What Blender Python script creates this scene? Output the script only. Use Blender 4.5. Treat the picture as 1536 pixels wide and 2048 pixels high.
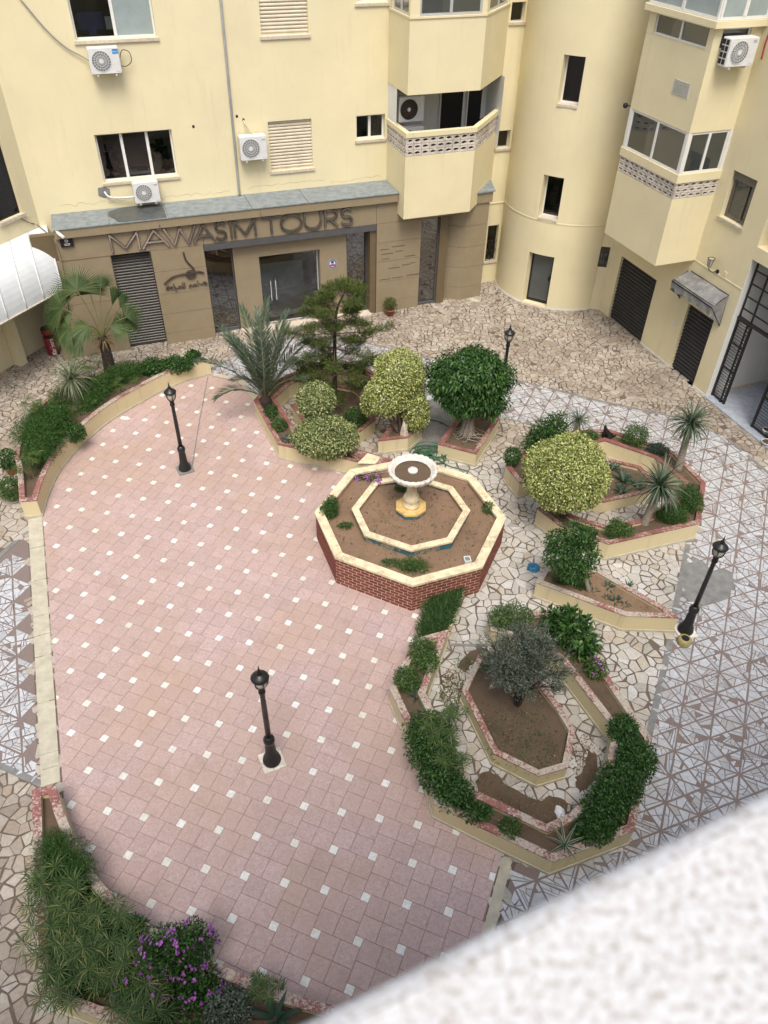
import bpy, bmesh, math, random
import numpy as np
from mathutils import Vector, Matrix, noise
from mathutils.geometry import tessellate_polygon

random.seed(7)
RNG = np.random.default_rng(7)
for o in list(bpy.data.objects):
    bpy.data.objects.remove(o, do_unlink=True)
SC = bpy.context.scene
COL = SC.collection
PI = math.pi

# ------------------------------------------------------------------ camera
CAM_H = 12.918
AX = np.array([[0.99975078, 0.01474354, 0.01676325],      # right
               [0.0223244, -0.6602583, -0.75070673],      # down
               [0.0, 0.75089387, -0.66042289]])           # forward
cd = bpy.data.cameras.new('camera')
cam = bpy.data.objects.new('camera', cd)
COL.objects.link(cam)
m = Matrix.Identity(4)
for r in range(3):
    m[r][0], m[r][1], m[r][2] = AX[0][r], -AX[1][r], -AX[2][r]
m[2][3] = CAM_H
cam.matrix_world = m
cd.sensor_fit = 'VERTICAL'
cd.sensor_height = 36.0
cd.lens = 26.967
cd.clip_start = 0.02
cd.clip_end = 800
cd.dof.use_dof = True
cd.dof.focus_distance = 17.0
cd.dof.aperture_fstop = 4.4
SC.camera = cam

# ------------------------------------------------------------------ sky, sun, exposure
SUN_ELEV, SUN_AZ = math.radians(60), math.radians(176)     # azimuth clockwise from +Y (behind the camera)
w = bpy.data.worlds.new('World')
SC.world = w
w.use_nodes = True
nt = w.node_tree
bg = nt.nodes['Background']
sky = nt.nodes.new('ShaderNodeTexSky')
sky.sky_type = 'NISHITA'
sky.sun_disc = False
sky.sun_elevation = SUN_ELEV
sky.sun_rotation = SUN_AZ
sky.air_density = 1.0
sky.dust_density = 4.5
sky.ozone_density = 0.6
nt.links.new(sky.outputs[0], bg.inputs[0])
bg.inputs[1].default_value = 0.125
sl = bpy.data.lights.new('sun', 'SUN')
sl.energy = 1.5
sl.angle = math.radians(26)
sl.color = (1.0, 0.96, 0.90)
so = bpy.data.objects.new('sun', sl)
COL.objects.link(so)
sd = Vector((math.sin(SUN_AZ) * math.cos(SUN_ELEV), math.cos(SUN_AZ) * math.cos(SUN_ELEV), math.sin(SUN_ELEV)))
so.rotation_euler = sd.to_track_quat('Z', 'Y').to_euler()
so.location = sd * 60
SC.view_settings.view_transform = 'Standard'
SC.view_settings.look = 'None'
SC.view_settings.gamma = 1.0
SC.view_settings.use_curve_mapping = False
SC.view_settings.exposure = 0.68

# ------------------------------------------------------------------ helpers
def px_size(p):
    """projected scale (0 when out of the frame) used to pick which small pieces become objects of their own"""
    v = np.array(p, float) - (0, 0, CAM_H)
    x, y, z = AX @ v
    if z < 0.2: return 0
    u, t = 0.749 * x / z, 0.749 * y / z
    if abs(u) > 0.385 or abs(t) > 0.51: return 0
    return 1.0 / z

class MB:
    """collects polygons for ONE mesh object"""
    def __init__(s): s.v, s.f = [], []
    def poly(s, pts):
        n = len(s.v); s.v += [tuple(p) for p in pts]; s.f.append(tuple(range(n, n + len(pts)))); return s
    def add(s, vs, fs):
        n = len(s.v); s.v += [tuple(p) for p in vs]; s.f += [tuple(i + n for i in f) for f in fs]; return s
    def hexa(s, p):   # 8 points: bottom ring 0-3, top ring 4-7
        return s.add(p, [(3, 2, 1, 0), (4, 5, 6, 7), (0, 1, 5, 4), (1, 2, 6, 5), (2, 3, 7, 6), (3, 0, 4, 7)])
    def box(s, x0, x1, y0, y1, z0, z1, fr=None):
        q = [(x0, y0), (x1, y0), (x1, y1), (x0, y1)]
        p = [(a, b, z0) for a, b in q] + [(a, b, z1) for a, b in q]
        if fr: p = [fr(*k) for k in p]
        return s.hexa(p)
    def prism(s, pts, z0, z1, cap=True, bottom=False):
        n = len(s.v); k = len(pts)
        s.v += [(p[0], p[1], z0) for p in pts] + [(p[0], p[1], z1) for p in pts]
        for i in range(k):
            j = (i + 1) % k; s.f.append((n + i, n + j, n + k + j, n + k + i))
        if cap: s.f.append(tuple(n + k + i for i in range(k)))
        if bottom: s.f.append(tuple(n + i for i in range(k))[::-1])
        return s
    def tube(s, pts, rad, sides=8, caps=True):
        pts = [Vector(p) for p in pts]
        if not hasattr(rad, '__len__'): rad = [rad] * len(pts)
        n0 = len(s.v); up = None
        for i, p in enumerate(pts):
            t = (pts[min(i + 1, len(pts) - 1)] - pts[max(i - 1, 0)])
            t = t.normalized() if t.length > 1e-9 else Vector((0, 0, 1))
            if up is None:
                a = Vector((0, 0, 1)) if abs(t.z) < .9 else Vector((1, 0, 0))
                up = t.cross(a).normalized()
            else:
                up = (up - t * up.dot(t)).normalized()
            b = t.cross(up)
            for k in range(sides):
                an = 2 * PI * k / sides
                s.v.append(tuple(p + (up * math.cos(an) + b * math.sin(an)) * rad[i]))
        for i in range(len(pts) - 1):
            for k in range(sides):
                a = n0 + i * sides + k; b2 = n0 + i * sides + (k + 1) % sides
                s.f.append((a, b2, b2 + sides, a + sides))
        if caps:
            s.f.append(tuple(n0 + k for k in range(sides))[::-1])
            e = n0 + (len(pts) - 1) * sides
            s.f.append(tuple(e + k for k in range(sides)))
        return s
    def lathe(s, prof, c=(0, 0, 0), sides=24, a0=0.0):
        n0 = len(s.v)
        for r, z in prof:
            for k in range(sides):
                an = a0 + 2 * PI * k / sides
                s.v.append((c[0] + r * math.cos(an), c[1] + r * math.sin(an), c[2] + z))
        for i in range(len(prof) - 1):
            for k in range(sides):
                a = n0 + i * sides + k; b = n0 + i * sides + (k + 1) % sides
                s.f.append((a, b, b + sides, a + sides))
        s.f.append(tuple(n0 + k for k in range(sides))[::-1])
        e = n0 + (len(prof) - 1) * sides
        s.f.append(tuple(e + k for k in range(sides)))
        return s

def wloc(o):
    p = Vector((0, 0, 0))
    while o: p = p + o.location; o = o.parent
    return p

def link(name, me, parent=None, mat=None):
    o = bpy.data.objects.new(name, me); COL.objects.link(o)
    if parent: o.parent = parent
    if mat and me and not me.materials: me.materials.append(mat)
    return o

def obj(name, mb, mat, parent=None, loc=None, smooth=False):
    """ONE mesh object from world-space geometry; loc is the origin of a top-level object"""
    off = wloc(parent) if parent else Vector(loc or (0, 0, 0))
    me = bpy.data.meshes.new(name)
    me.from_pydata([(a - off.x, b - off.y, c - off.z) for a, b, c in mb.v], [], mb.f)
    if smooth: me.polygons.foreach_set('use_smooth', [True] * len(me.polygons))
    me.validate()
    o = link(name, me, parent, mat)
    if not parent and loc: o.location = loc
    return o

def npobj(name, V, Fq, mat, parent=None, loc=None, smooth=False):
    """mesh from numpy arrays, faces all with the same vertex count"""
    off = np.array(wloc(parent) if parent else (loc or (0, 0, 0)))
    me = bpy.data.meshes.new(name)
    V = np.asarray(V, float) - off; Fq = np.asarray(Fq, int); k = Fq.shape[1]
    me.vertices.add(len(V)); me.vertices.foreach_set('co', V.ravel())
    me.loops.add(Fq.size); me.loops.foreach_set('vertex_index', Fq.ravel())
    me.polygons.add(len(Fq)); me.polygons.foreach_set('loop_start', np.arange(len(Fq)) * k)
    me.polygons.foreach_set('loop_total', np.full(len(Fq), k))
    if smooth: me.polygons.foreach_set('use_smooth', np.ones(len(Fq), bool))
    me.update(calc_edges=True)
    o = link(name, me, parent, mat)
    if not parent and loc: o.location = loc
    return o

def tag(o, label=None, cat=None, group=None, kind=None):
    if label: o['label'] = label
    if cat: o['category'] = cat
    if group: o['group'] = group
    if kind: o['kind'] = kind
    return o

def thing(name, label, cat, loc=(0, 0, 0), group=None):
    o = bpy.data.objects.new(name, None); COL.objects.link(o)
    o.empty_display_size = .1; o.location = loc
    return tag(o, label, cat, group)

def copy_tree(root, loc, label=None, rz=None, scale=None):
    r = root.copy(); COL.objects.link(r); r.location = loc
    if label: r['label'] = label
    if rz is not None: r.rotation_euler = (0, 0, rz)
    if scale: r.scale = (scale,) * 3
    for ch in list(root.children):
        c = ch.copy(); COL.objects.link(c); c.parent = r
        for g in list(ch.children):
            d = g.copy(); COL.objects.link(d); d.parent = c
    return r

class Frame:
    """a vertical plane's own axes: s along it, o behind it, z up"""
    def __init__(s, c, d, n): s.c, s.d, s.n = np.array(c, float), np.array(d, float), np.array(n, float)
    def __call__(s, a, o, z):
        p = s.c + s.d * a + s.n * o
        return (float(p[0]), float(p[1]), float(z))
    def xy(s, a, o):
        p = s.c + s.d * a + s.n * o
        return (float(p[0]), float(p[1]))
FA = Frame((-3.075, 24.58), (0.93650, 0.35067), (-0.35067, 0.93650))         # shop-front building
FR = Frame((8.8905, 23.1532), (0.35595, -0.93451), (0.93451, 0.35595))       # building on the right
FL = Frame((-10.595, 22.992), (-0.41424, -0.91017), (-0.91017, 0.41424))     # chamfered wing on the left

def offset_poly(pts, d):
    """inset (d > 0) of a CCW polygon with mitred corners"""
    n = len(pts); out = []
    for i in range(n):
        p0, p1, p2 = (np.array(pts[(i + k) % n], float) for k in (-1, 0, 1))
        a = p1 - p0; b = p2 - p1
        a /= np.linalg.norm(a) + 1e-12; b /= np.linalg.norm(b) + 1e-12
        na, nb = np.array((-a[1], a[0])), np.array((-b[1], b[0]))
        mm = na + nb; l = mm @ mm
        mm = mm * (2 / l) if l > .15 else (na + nb) * 2
        k = mm * d
        q = np.linalg.norm(k)
        if q > abs(d) * 2.6: k *= abs(d) * 2.6 / q
        out.append(tuple(p1 + k))
    return out
def area(p):
    return .5 * sum(p[i][0] * p[(i + 1) % len(p)][1] - p[(i + 1) % len(p)][0] * p[i][1] for i in range(len(p)))
def ccw(p): return list(p) if area(p) > 0 else list(p)[::-1]
def inside(p, poly):
    x, y = p[0], p[1]; c = False; n = len(poly); j = n - 1
    for i in range(n):
        xi, yi = poly[i]; xj, yj = poly[j]
        if (yi > y) != (yj > y) and x < (xj - xi) * (y - yi) / (yj - yi) + xi: c = not c
        j = i
    return c
def clip_half(poly, px, py, nx, ny):
    """keep the side where (p - P).n <= 0"""
    out = []; n = len(poly)
    for i in range(n):
        a, b = poly[i], poly[(i + 1) % n]
        da = (a[0] - px) * nx + (a[1] - py) * ny; db = (b[0] - px) * nx + (b[1] - py) * ny
        if da <= 0: out.append(a)
        if (da < 0 < db) or (db < 0 < da):
            t = da / (da - db); out.append((a[0] + (b[0] - a[0]) * t, a[1] + (b[1] - a[1]) * t))
    return out
def smooth_curve(pts, n=6):
    """Catmull-Rom through 2-D or 3-D points"""
    P = [np.array(p, float) for p in pts]; P = [2 * P[0] - P[1]] + P + [2 * P[-1] - P[-2]]
    out = []
    for i in range(1, len(P) - 2):
        for k in range(n):
            t = k / n
            out.append(tuple(.5 * (2 * P[i] + (P[i + 1] - P[i - 1]) * t + (2 * P[i - 1] - 5 * P[i] + 4 * P[i + 1] - P[i + 2]) * t * t + (3 * P[i] - P[i - 1] - 3 * P[i + 1] + P[i + 2]) * t ** 3)))
    out.append(tuple(P[-2])); return out

# ------------------------------------------------------------------ materials
def newmat(name):
    mt = bpy.data.materials.new(name); mt.use_nodes = True
    return mt, mt.node_tree, mt.node_tree.nodes['Principled BSDF']
def coords(t, space):
    if space == 'world':
        return t.nodes.new('ShaderNodeNewGeometry').outputs['Position']
    return t.nodes.new('ShaderNodeTexCoord').outputs['Object']
def ramp(t, src, stops, mode='LINEAR'):
    r = t.nodes.new('ShaderNodeValToRGB'); r.color_ramp.interpolation = mode
    e = r.color_ramp.elements
    while len(e) < len(stops): e.new(.5)
    for k, (p, c) in zip(e, stops):
        k.position = p; k.color = (*c, 1) if len(c) == 3 else c
    t.links.new(src, r.inputs[0]); return r.outputs[0]
def tnoise(t, co, scale, detail=4, rough=.6, dist=0.0):
    n = t.nodes.new('ShaderNodeTexNoise'); n.inputs['Scale'].default_value = scale
    n.inputs['Detail'].default_value = detail; n.inputs['Roughness'].default_value = rough
    n.inputs['Distortion'].default_value = dist
    t.links.new(co, n.inputs['Vector']); return n.outputs['Fac']
def mixc(t, fac, a, b, mode='MIX'):
    n = t.nodes.new('ShaderNodeMix'); n.data_type = 'RGBA'; n.blend_type = mode
    for i, v in ((0, fac), (6, a), (7, b)):
        if hasattr(v, 'is_linked'): t.links.new(v, n.inputs[i])
        elif i == 0: n.inputs[0].default_value = v
        else: n.inputs[i].default_value = (*v, 1)
    return n.outputs[2]
def bump(t, b, h, strength, dist=.01):
    n = t.nodes.new('ShaderNodeBump'); n.inputs['Strength'].default_value = strength
    n.inputs['Distance'].default_value = dist
    t.links.new(h, n.inputs['Height']); t.links.new(n.outputs[0], b.inputs['Normal'])
def piece_random(t):
    g = t.nodes.new('ShaderNodeNewGeometry'); o = t.nodes.new('ShaderNodeObjectInfo')
    a = t.nodes.new('ShaderNodeMath'); a.operation = 'ADD'
    t.links.new(g.outputs['Random Per Island'], a.inputs[0]); t.links.new(o.outputs['Random'], a.inputs[1])
    f = t.nodes.new('ShaderNodeMath'); f.operation = 'FRACT'; t.links.new(a.outputs[0], f.inputs[0])
    return f.outputs[0]
def scl(c, k): return tuple(min(1, x * k) for x in c)

def M_plain(name, c, rough=.6, var=.12, scale=6, bmp=.0, bscale=60, metal=0, spec=.4, space='object'):
    mt, t, b = newmat(name); co = coords(t, space)
    f = tnoise(t, co, scale)
    t.links.new(ramp(t, f, [(.3, scl(c, 1 - var)), (.7, scl(c, 1 + var))]), b.inputs['Base Color'])
    b.inputs['Roughness'].default_value = rough; b.inputs['Metallic'].default_value = metal
    b.inputs['Specular IOR Level'].default_value = spec
    if bmp: bump(t, b, tnoise(t, co, bscale, 3), bmp, .004)
    return mt
def M_stucco(name, c, dirty=(.50, .43, .29), amt=.5, rough=.85):
    """painted render: broad fading, faint vertical runs, fine grain"""
    mt, t, b = newmat(name); co = coords(t, 'world')
    mp = t.nodes.new('ShaderNodeMapping'); mp.inputs['Scale'].default_value = (2.2, 2.2, .22)
    t.links.new(co, mp.inputs['Vector'])
    base = ramp(t, tnoise(t, co, .55, 5), [(.3, scl(c, .93)), (.72, scl(c, 1.05))])
    run = ramp(t, tnoise(t, mp.outputs[0], 2.0, 6, .7), [(.56, (0, 0, 0)), (.82, (amt, amt, amt))])
    col = mixc(t, run, base, dirty)
    spot = ramp(t, tnoise(t, co, 9, 5, .7), [(.66, (0, 0, 0)), (.80, (.30 * amt * 2,) * 3)])
    col = mixc(t, spot, col, dirty)
    t.links.new(col, b.inputs['Base Color']); b.inputs['Roughness'].default_value = rough
    b.inputs['Specular IOR Level'].default_value = .2
    bump(t, b, tnoise(t, co, 90, 4), .25, .004)
    return mt
def M_flaking(name, paint, under, amount, scale=14):
    mt, t, b = newmat(name); co = coords(t, 'world')
    n1 = tnoise(t, co, scale, 8, .75); n2 = tnoise(t, co, 1.3, 3)
    a = t.nodes.new('ShaderNodeMath'); a.operation = 'ADD'; t.links.new(n1, a.inputs[0])
    k = t.nodes.new('ShaderNodeMath'); k.operation = 'MULTIPLY'; k.inputs[1].default_value = .6; t.links.new(n2, k.inputs[0])
    t.links.new(k.outputs[0], a.inputs[1])
    th = 1.02 - amount * .42
    mask = ramp(t, a.outputs[0], [(th - .015, (0, 0, 0)), (th + .03, (1, 1, 1))])
    pc = ramp(t, tnoise(t, co, 5, 5), [(.3, scl(paint, .75)), (.7, scl(paint, 1.25))])
    uc = ramp(t, tnoise(t, co, 22, 5), [(.3, scl(under, .6)), (.65, under)])
    t.links.new(mixc(t, mask, pc, uc), b.inputs['Base Color']); b.inputs['Roughness'].default_value = .8
    b.inputs['Specular IOR Level'].default_value = .2
    bump(t, b, mask, .35, .003)
    return mt
def M_pieces(name, stops, dirt, dirt_amt=.55, dirt_scale=.5, rough=.55, grain=30, vein=None):
    """stones or tiles: each piece its own tone, with stained areas across pieces"""
    mt, t, b = newmat(name); co = coords(t, 'world')
    col = ramp(t, piece_random(t), stops)
    g = ramp(t, tnoise(t, co, grain, 6, .7), [(.3, (.78,) * 3), (.7, (1.12,) * 3)])
    col = mixc(t, 1.0, col, g, 'MULTIPLY')
    if vein:
        v = ramp(t, tnoise(t, co, 6, 8, .7, 2.2), [(.47, (0, 0, 0)), (.5, (.5, .5, .5)), (.53, (0, 0, 0))])
        col = mixc(t, v, col, vein)
    d = ramp(t, tnoise(t, co, dirt_scale, 7, .68, .6), [(.47, (0, 0, 0)), (.75, (dirt_amt,) * 3)])
    col = mixc(t, d, col, dirt)
    t.links.new(col, b.inputs['Base Color']); b.inputs['Roughness'].default_value = rough
    b.inputs['Specular IOR Level'].default_value = .3
    bump(t, b, tnoise(t, co, 45, 4), .12, .004)
    return mt
def M_leaf(name, stops, rough=.5, trans=.25, spec=.35):
    mt, t, b = newmat(name)
    c = ramp(t, piece_random(t), stops)
    t.links.new(c, b.inputs['Base Color']); b.inputs['Roughness'].default_value = rough
    b.inputs['Specular IOR Level'].default_value = spec
    tr = t.nodes.new('ShaderNodeBsdfTranslucent'); t.links.new(c, tr.inputs[0])
    mx = t.nodes.new('ShaderNodeMixShader'); mx.inputs[0].default_value = trans
    out = t.nodes['Material Output']
    t.links.new(b.outputs[0], mx.inputs[1]); t.links.new(tr.outputs[0], mx.inputs[2]); t.links.new(mx.outputs[0], out.inputs[0])
    return mt
def M_glass(name, tint=(.75, .8, .8), refl=1.0, rough=.0, sheen=0.0, sheen_col=(.28, .31, .30)):
    mt, t, b = newmat(name); t.nodes.remove(b)
    fr = t.nodes.new('ShaderNodeFresnel'); fr.inputs[0].default_value = 1.5
    k = t.nodes.new('ShaderNodeMath'); k.operation = 'MULTIPLY'; k.inputs[1].default_value = refl; k.use_clamp = True
    t.links.new(fr.outputs[0], k.inputs[0])
    gl = t.nodes.new('ShaderNodeBsdfGlossy'); gl.inputs['Roughness'].default_value = rough
    tr = t.nodes.new('ShaderNodeBsdfTransparent'); tr.inputs[0].default_value = (*tint, 1)
    mx = t.nodes.new('ShaderNodeMixShader'); t.links.new(k.outputs[0], mx.inputs[0])
    t.links.new(tr.outputs[0], mx.inputs[1]); t.links.new(gl.outputs[0], mx.inputs[2])
    out = mx.outputs[0]
    if sheen:  # even diffuse colour mixed in, in place of reflected light
        df = t.nodes.new('ShaderNodeBsdfDiffuse'); df.inputs[0].default_value = (*sheen_col, 1)
        m2 = t.nodes.new('ShaderNodeMixShader'); m2.inputs[0].default_value = sheen
        t.links.new(out, m2.inputs[1]); t.links.new(df.outputs[0], m2.inputs[2]); out = m2.outputs[0]
    t.links.new(out, t.nodes['Material Output'].inputs[0])
    return mt

MT = {}
MT['wall'] = M_stucco('cream_render', (.735, .66, .43), dirty=(.46, .40, .28), amt=.30)
MT['tower'] = M_stucco('tower_render', (.73, .655, .425), dirty=(.46, .40, .28), amt=.26)
MT['planter'] = M_stucco('planter_paint', (.62, .535, .335), dirty=(.30, .26, .17), amt=.55)
MT['white_render'] = M_stucco('white_render', (.70, .71, .69), dirty=(.4, .4, .38), amt=.4)
MT['clad'] = M_plain('tan_cladding', (.275, .225, .145), .42, .06, 3, .05, 200)
MT['clad_dark'] = M_plain('brown_metal_jamb', (.14, .105, .06), .4, .08, 4)
MT['fascia_bar'] = M_plain('dark_grey_steel', (.09, .09, .095), .45, .1, 5)
MT['slate'] = M_flaking('grey_slate', (.22, .25, .255), (.30, .33, .33), .25, 5)
MT['white_frame'] = M_plain('white_window_frame', (.72, .72, .68), .4, .06, 8)
MT['grey_frame'] = M_plain('aluminium_frame', (.55, .57, .58), .35, .06, 8, metal=.4)
MT['bronze_frame'] = M_plain('brown_window_frame', (.13, .115, .09), .45, .1, 8)
MT['sill'] = M_plain('stone_sill', (.56, .49, .40), .7, .15, 12, .1)
MT['shutter_cream'] = M_plain('cream_roller_shutter', (.62, .56, .43), .5, .1, 3)
MT['shutter_dark'] = M_plain('charcoal_roller_shutter', (.035, .035, .036), .5, .15, 3, spec=.35)
MT['shutter_grey'] = M_plain('grey_roller_shutter', (.075, .072, .065), .42, .12, 3, metal=.3)
MT['glass'] = M_glass('window_glass', (.72, .75, .74), 1.5)
MT['glass_sheen'] = M_glass('sheen_glass', (.7, .74, .72), 2.6, sheen=.13)  # grey-green diffuse share paints in the panes' reflection
MT['glass_shop'] = M_glass('shop_glass', (.6, .62, .62), 4.5)
MT['glass_clear'] = M_glass('door_glass', (.85, .88, .88), 1.8)
MT['door_dark'] = M_plain('grey_tinted_door_glass', (.075, .085, .085), .15, .1, 2, spec=.6)
MT['glass_frost'] = M_plain('frosted_glass', (.30, .36, .36), .25, .1, 2, spec=.6)
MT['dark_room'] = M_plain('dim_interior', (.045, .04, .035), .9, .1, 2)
MT['room'] = M_plain('office_interior', (.52, .42, .30), .9, .08, 2)
MT['white_metal'] = M_plain('white_enamel', (.66, .67, .66), .4, .06, 6, spec=.4)
MT['grey_plastic'] = M_plain('grey_grille', (.20, .21, .21), .5, .1, 10)
MT['black_metal'] = M_plain('black_cast_iron', (.012, .013, .013), .38, .3, 12, .1, 90, spec=.5)
MT['black'] = M_plain('matt_black', (.012, .012, .012), .6, .2, 8)
MT['pipe'] = M_plain('grey_pvc_pipe', (.26, .27, .275), .5, .12, 4)
MT['cream_pipe'] = M_plain('cream_painted_pipe', (.55, .48, .32), .55, .1, 4)
MT['chrome'] = M_plain('brushed_sign_metal', (.52, .51, .49), .22, .15, 6, metal=.9)
MT['chrome_side'] = M_plain('sign_metal_edge', (.16, .13, .11), .35, .15, 6, metal=.6)
MT['breeze'] = M_flaking('grey_breeze_block', (.60, .55, .48), (.48, .43, .37), .35, 20)
MT['concrete'] = M_plain('grey_concrete', (.20, .20, .19), .85, .22, 5, .25, 50, space='world')
MT['kerb'] = M_plain('cream_kerb_stone', (.46, .43, .33), .8, .16, 5, .2, 50, space='world')
MT['mortar'] = M_pieces('brown_mortar', [(0, (.135, .105, .083)), (1, (.158, .124, .10))], (.09, .072, .058), .7, .6, .9)
MT['grout'] = M_plain('tile_grout', (.25, .165, .135), .9, .2, 8, space='world')
MT['crazy'] = M_pieces('broken_cream_marble', [(0, (.29, .25, .205)), (.3, (.41, .365, .30)), (.6, (.475, .435, .365)), (.8, (.35, .285, .215)), (1, (.50, .475, .43))], (.19, .145, .11), .8, .38, .55, 18)
MT['crazy_grey'] = M_pieces('broken_pale_marble', [(0, (.38, .36, .31)), (.3, (.50, .48, .43)), (.6, (.55, .54, .50)), (.82, (.47, .42, .33)), (1, (.60, .59, .57))], (.22, .18, .14), .6, .55, .5, 18)
MT['marble'] = M_pieces('white_marble_slivers', [(0, (.38, .40, .415)), (.3, (.55, .57, .59)), (.75, (.51, .54, .57)), (1, (.44, .42, .39))], (.27, .235, .21), .5, .5, .35, 14, vein=(.40, .42, .45))
MT['marble_mortar'] = M_pieces('pinkish_mortar', [(0, (.215, .17, .152)), (1, (.24, .192, .172))], (.15, .125, .113), .6, .7, .9)
MT['tile_white'] = M_pieces('white_insert_tile', [(0, (.68, .68, .63)), (.5, (.76, .76, .73)), (1, (.66, .64, .56))], (.45, .39, .28), .35, .8, .4, 20)
MT['soil'] = M_pieces('dry_brown_soil', [(0, (.125, .088, .057)), (1, (.125, .088, .057))], (.058, .044, .030), .8, 1.6, .95, 40)
MT['soil_sand'] = M_pieces('sandy_soil', [(0, (.235, .155, .098)), (1, (.235, .155, .098))], (.115, .075, .046), .8, 1.1, .95, 45)
MT['coping'] = M_flaking('red_painted_coping', (.235, .10, .085), (.44, .34, .28), .40, 16)
MT['coping_worn'] = M_flaking('worn_red_coping', (.26, .11, .098), (.52, .45, .37), .60, 18)
MT['cream_coping'] = M_flaking('cream_painted_coping', (.70, .60, .40), (.62, .52, .34), .35, 9)
MT['ochre'] = M_flaking('ochre_painted_stone', (.62, .44, .17), (.60, .50, .30), .3, 8)
MT['blue_paint'] = M_flaking('faded_blue_paint', (.05, .13, .16), (.32, .27, .18), .5, 6)
MT['white_stone'] = M_flaking('white_painted_stone', (.66, .62, .55), (.45, .40, .33), .35, 18)
MT['brick'] = M_pieces('painted_brick', [(0, (.17, .048, .034)), (.5, (.20, .058, .042)), (1, (.23, .072, .052))], (.09, .03, .025), .4, 2.0, .7)
MT['brick_mortar'] = M_plain('cream_brick_mortar', (.55, .42, .32), .9, .12, 12)
MT['trunk'] = M_plain('grey_brown_bark', (.13, .10, .075), .9, .35, 14, .6, 40)
MT['trunk_pale'] = M_plain('pale_grey_bark', (.27, .235, .19), .9, .25, 14, .5, 30)
MT['trunk_dark'] = M_plain('dark_brown_bark', (.045, .033, .026), .9, .4, 16, .6, 40)
MT['hose'] = M_plain('green_hose', (.035, .12, .055), .35, .2, 6)
MT['terracotta'] = M_plain('terracotta', (.30, .11, .06), .8, .15, 8)

def tile_mat():
    mt, t, b = newmat('mottled_pink_tile'); co = coords(t, 'world')
    n = tnoise(t, co, 26, 5, .75, .8)
    col = ramp(t, n, [(.28, (.34, .24, .222)), (.5, (.46, .345, .325)), (.75, (.58, .465, .44))])
    tone = ramp(t, piece_random(t), [(0, (.93,) * 3), (1, (1.05,) * 3)])
    col = mixc(t, 1.0, col, tone, 'MULTIPLY')
    sand = ramp(t, tnoise(t, co, .38, 6, .65, .5), [(.42, (0, 0, 0)), (.68, (.75,) * 3)])
    col = mixc(t, sand, col, (.42, .30, .225))
    dirt = ramp(t, tnoise(t, co, 1.7, 8, .7), [(.54, (0, 0, 0)), (.78, (.55,) * 3)])
    col = mixc(t, dirt, col, (.30, .215, .17))
    t.links.new(col, b.inputs['Base Color']); b.inputs['Roughness'].default_value = .5
    b.inputs['Specular IOR Level'].default_value = .3
    bump(t, b, n, .06, .003)
    return mt
MT['tile'] = tile_mat()
# ------------------------------------------------------------------ ground and paving
tag(obj('ground', MB().poly([(-300, -300, -.004), (300, -300, -.004), (300, 300, -.004), (-300, 300, -.004)]), MT['mortar']), kind='structure')

CRES_IN = smooth_curve([(-8.54, 14.21), (-8.64, 14.84), (-8.70, 15.78), (-8.60, 16.66), (-8.37, 17.47), (-8.11, 18.18), (-7.74, 18.86), (-7.33, 19.45), (-6.84, 20.12), (-6.29, 20.64), (-5.69, 21.02)], 3)
CRES_OUT = smooth_curve([(-5.56, 21.06), (-6.53, 21.20), (-7.56, 20.92), (-8.50, 20.60), (-9.35, 19.75), (-9.85, 18.70), (-10.02, 17.51), (-9.80, 16.13), (-9.49, 15.50), (-8.93, 14.15)], 3)
BL_IN = smooth_curve([(-5.56, 6.73), (-5.29, 6.30), (-4.86, 5.72), (-4.30, 5.12), (-3.66, 4.68), (-3.10, 4.36), (-2.55, 4.11), (-2.0, 3.91), (-1.47, 3.73), (-1.1, 3.63), (-.3, 3.45)], 3)
BL_OUT = [(-.3, 2.6), (-1.6, 2.75), (-2.78, 2.99), (-3.53, 3.22), (-4.52, 3.50), (-4.72, 3.62), (-5.06, 4.49), (-5.56, 5.69), (-5.92, 6.64)]
PLAZA = list(CRES_IN) + [(-5.70, 21.09), (-4.61, 20.71), (-4.03, 19.71), (-3.75, 18.8), (-2.8, 16.9), (-.6, 15.95), (-.7, 15.2), (-1.5, 13.6), (-.9, 12.3), (.7, 11.6), (1.0, 11.3),
         (.85, 10.3), (.95, 9.9), (.45, 8.9), (.75, 8.1), (1.15, 6.7), (2.10, 5.86), (1.91, 5.37), (1.55, 4.3), (1.2, 3.3)] + [(x, y) for x, y in BL_IN[::-1]] + [(-5.69, 7.06)]
MARBLE = [(-5.66, 21.3), (-4.91, 22.6), (-3.02, 23.75), (-1.02, 23.49), (1.28, 22.45), (4.09, 21.17), (6.88, 19.93), (8.46, 19.37), (9.8, 18.42), (10.49, 16.69), (11.6, 14.0), (12.0, 10), (10, 5), (6, 3),
          (1.5, 3.2), (2.15, 5.38), (2.35, 5.81), (4.2, 6.1), (5.19, 8.3), (6.2, 10.61), (6.57, 11.55), (7.48, 13.73), (8.0, 14.3), (8.1, 15.4), (7.7, 16.6), (6.25, 17.5), (5.3, 17.4), (4.37, 18.69), (3.32, 19.09), (1.3, 20.0), (-.5, 20.4), (-2, 20.6), (-3.4, 19.6), (-3.95, 19.7), (-4.58, 20.8)]
BARE = [[(1.75, 7.25), (2.0, 6.85), (2.6, 6.5), (2.9, 6.42), (3.25, 6.6), (3.4, 6.9), (3.1, 7.02), (2.85, 6.95), (2.4, 7.2), (2.05, 7.5)], [(3.65, 7.1), (3.95, 7.35), (4.1, 7.8), (3.95, 7.95), (3.8, 7.6), (3.62, 7.35)], [(1.75, 9.75), (1.95, 10.05), (2.3, 10.3), (2.05, 10.36), (1.75, 10.1), (1.6, 9.85)]]
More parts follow.
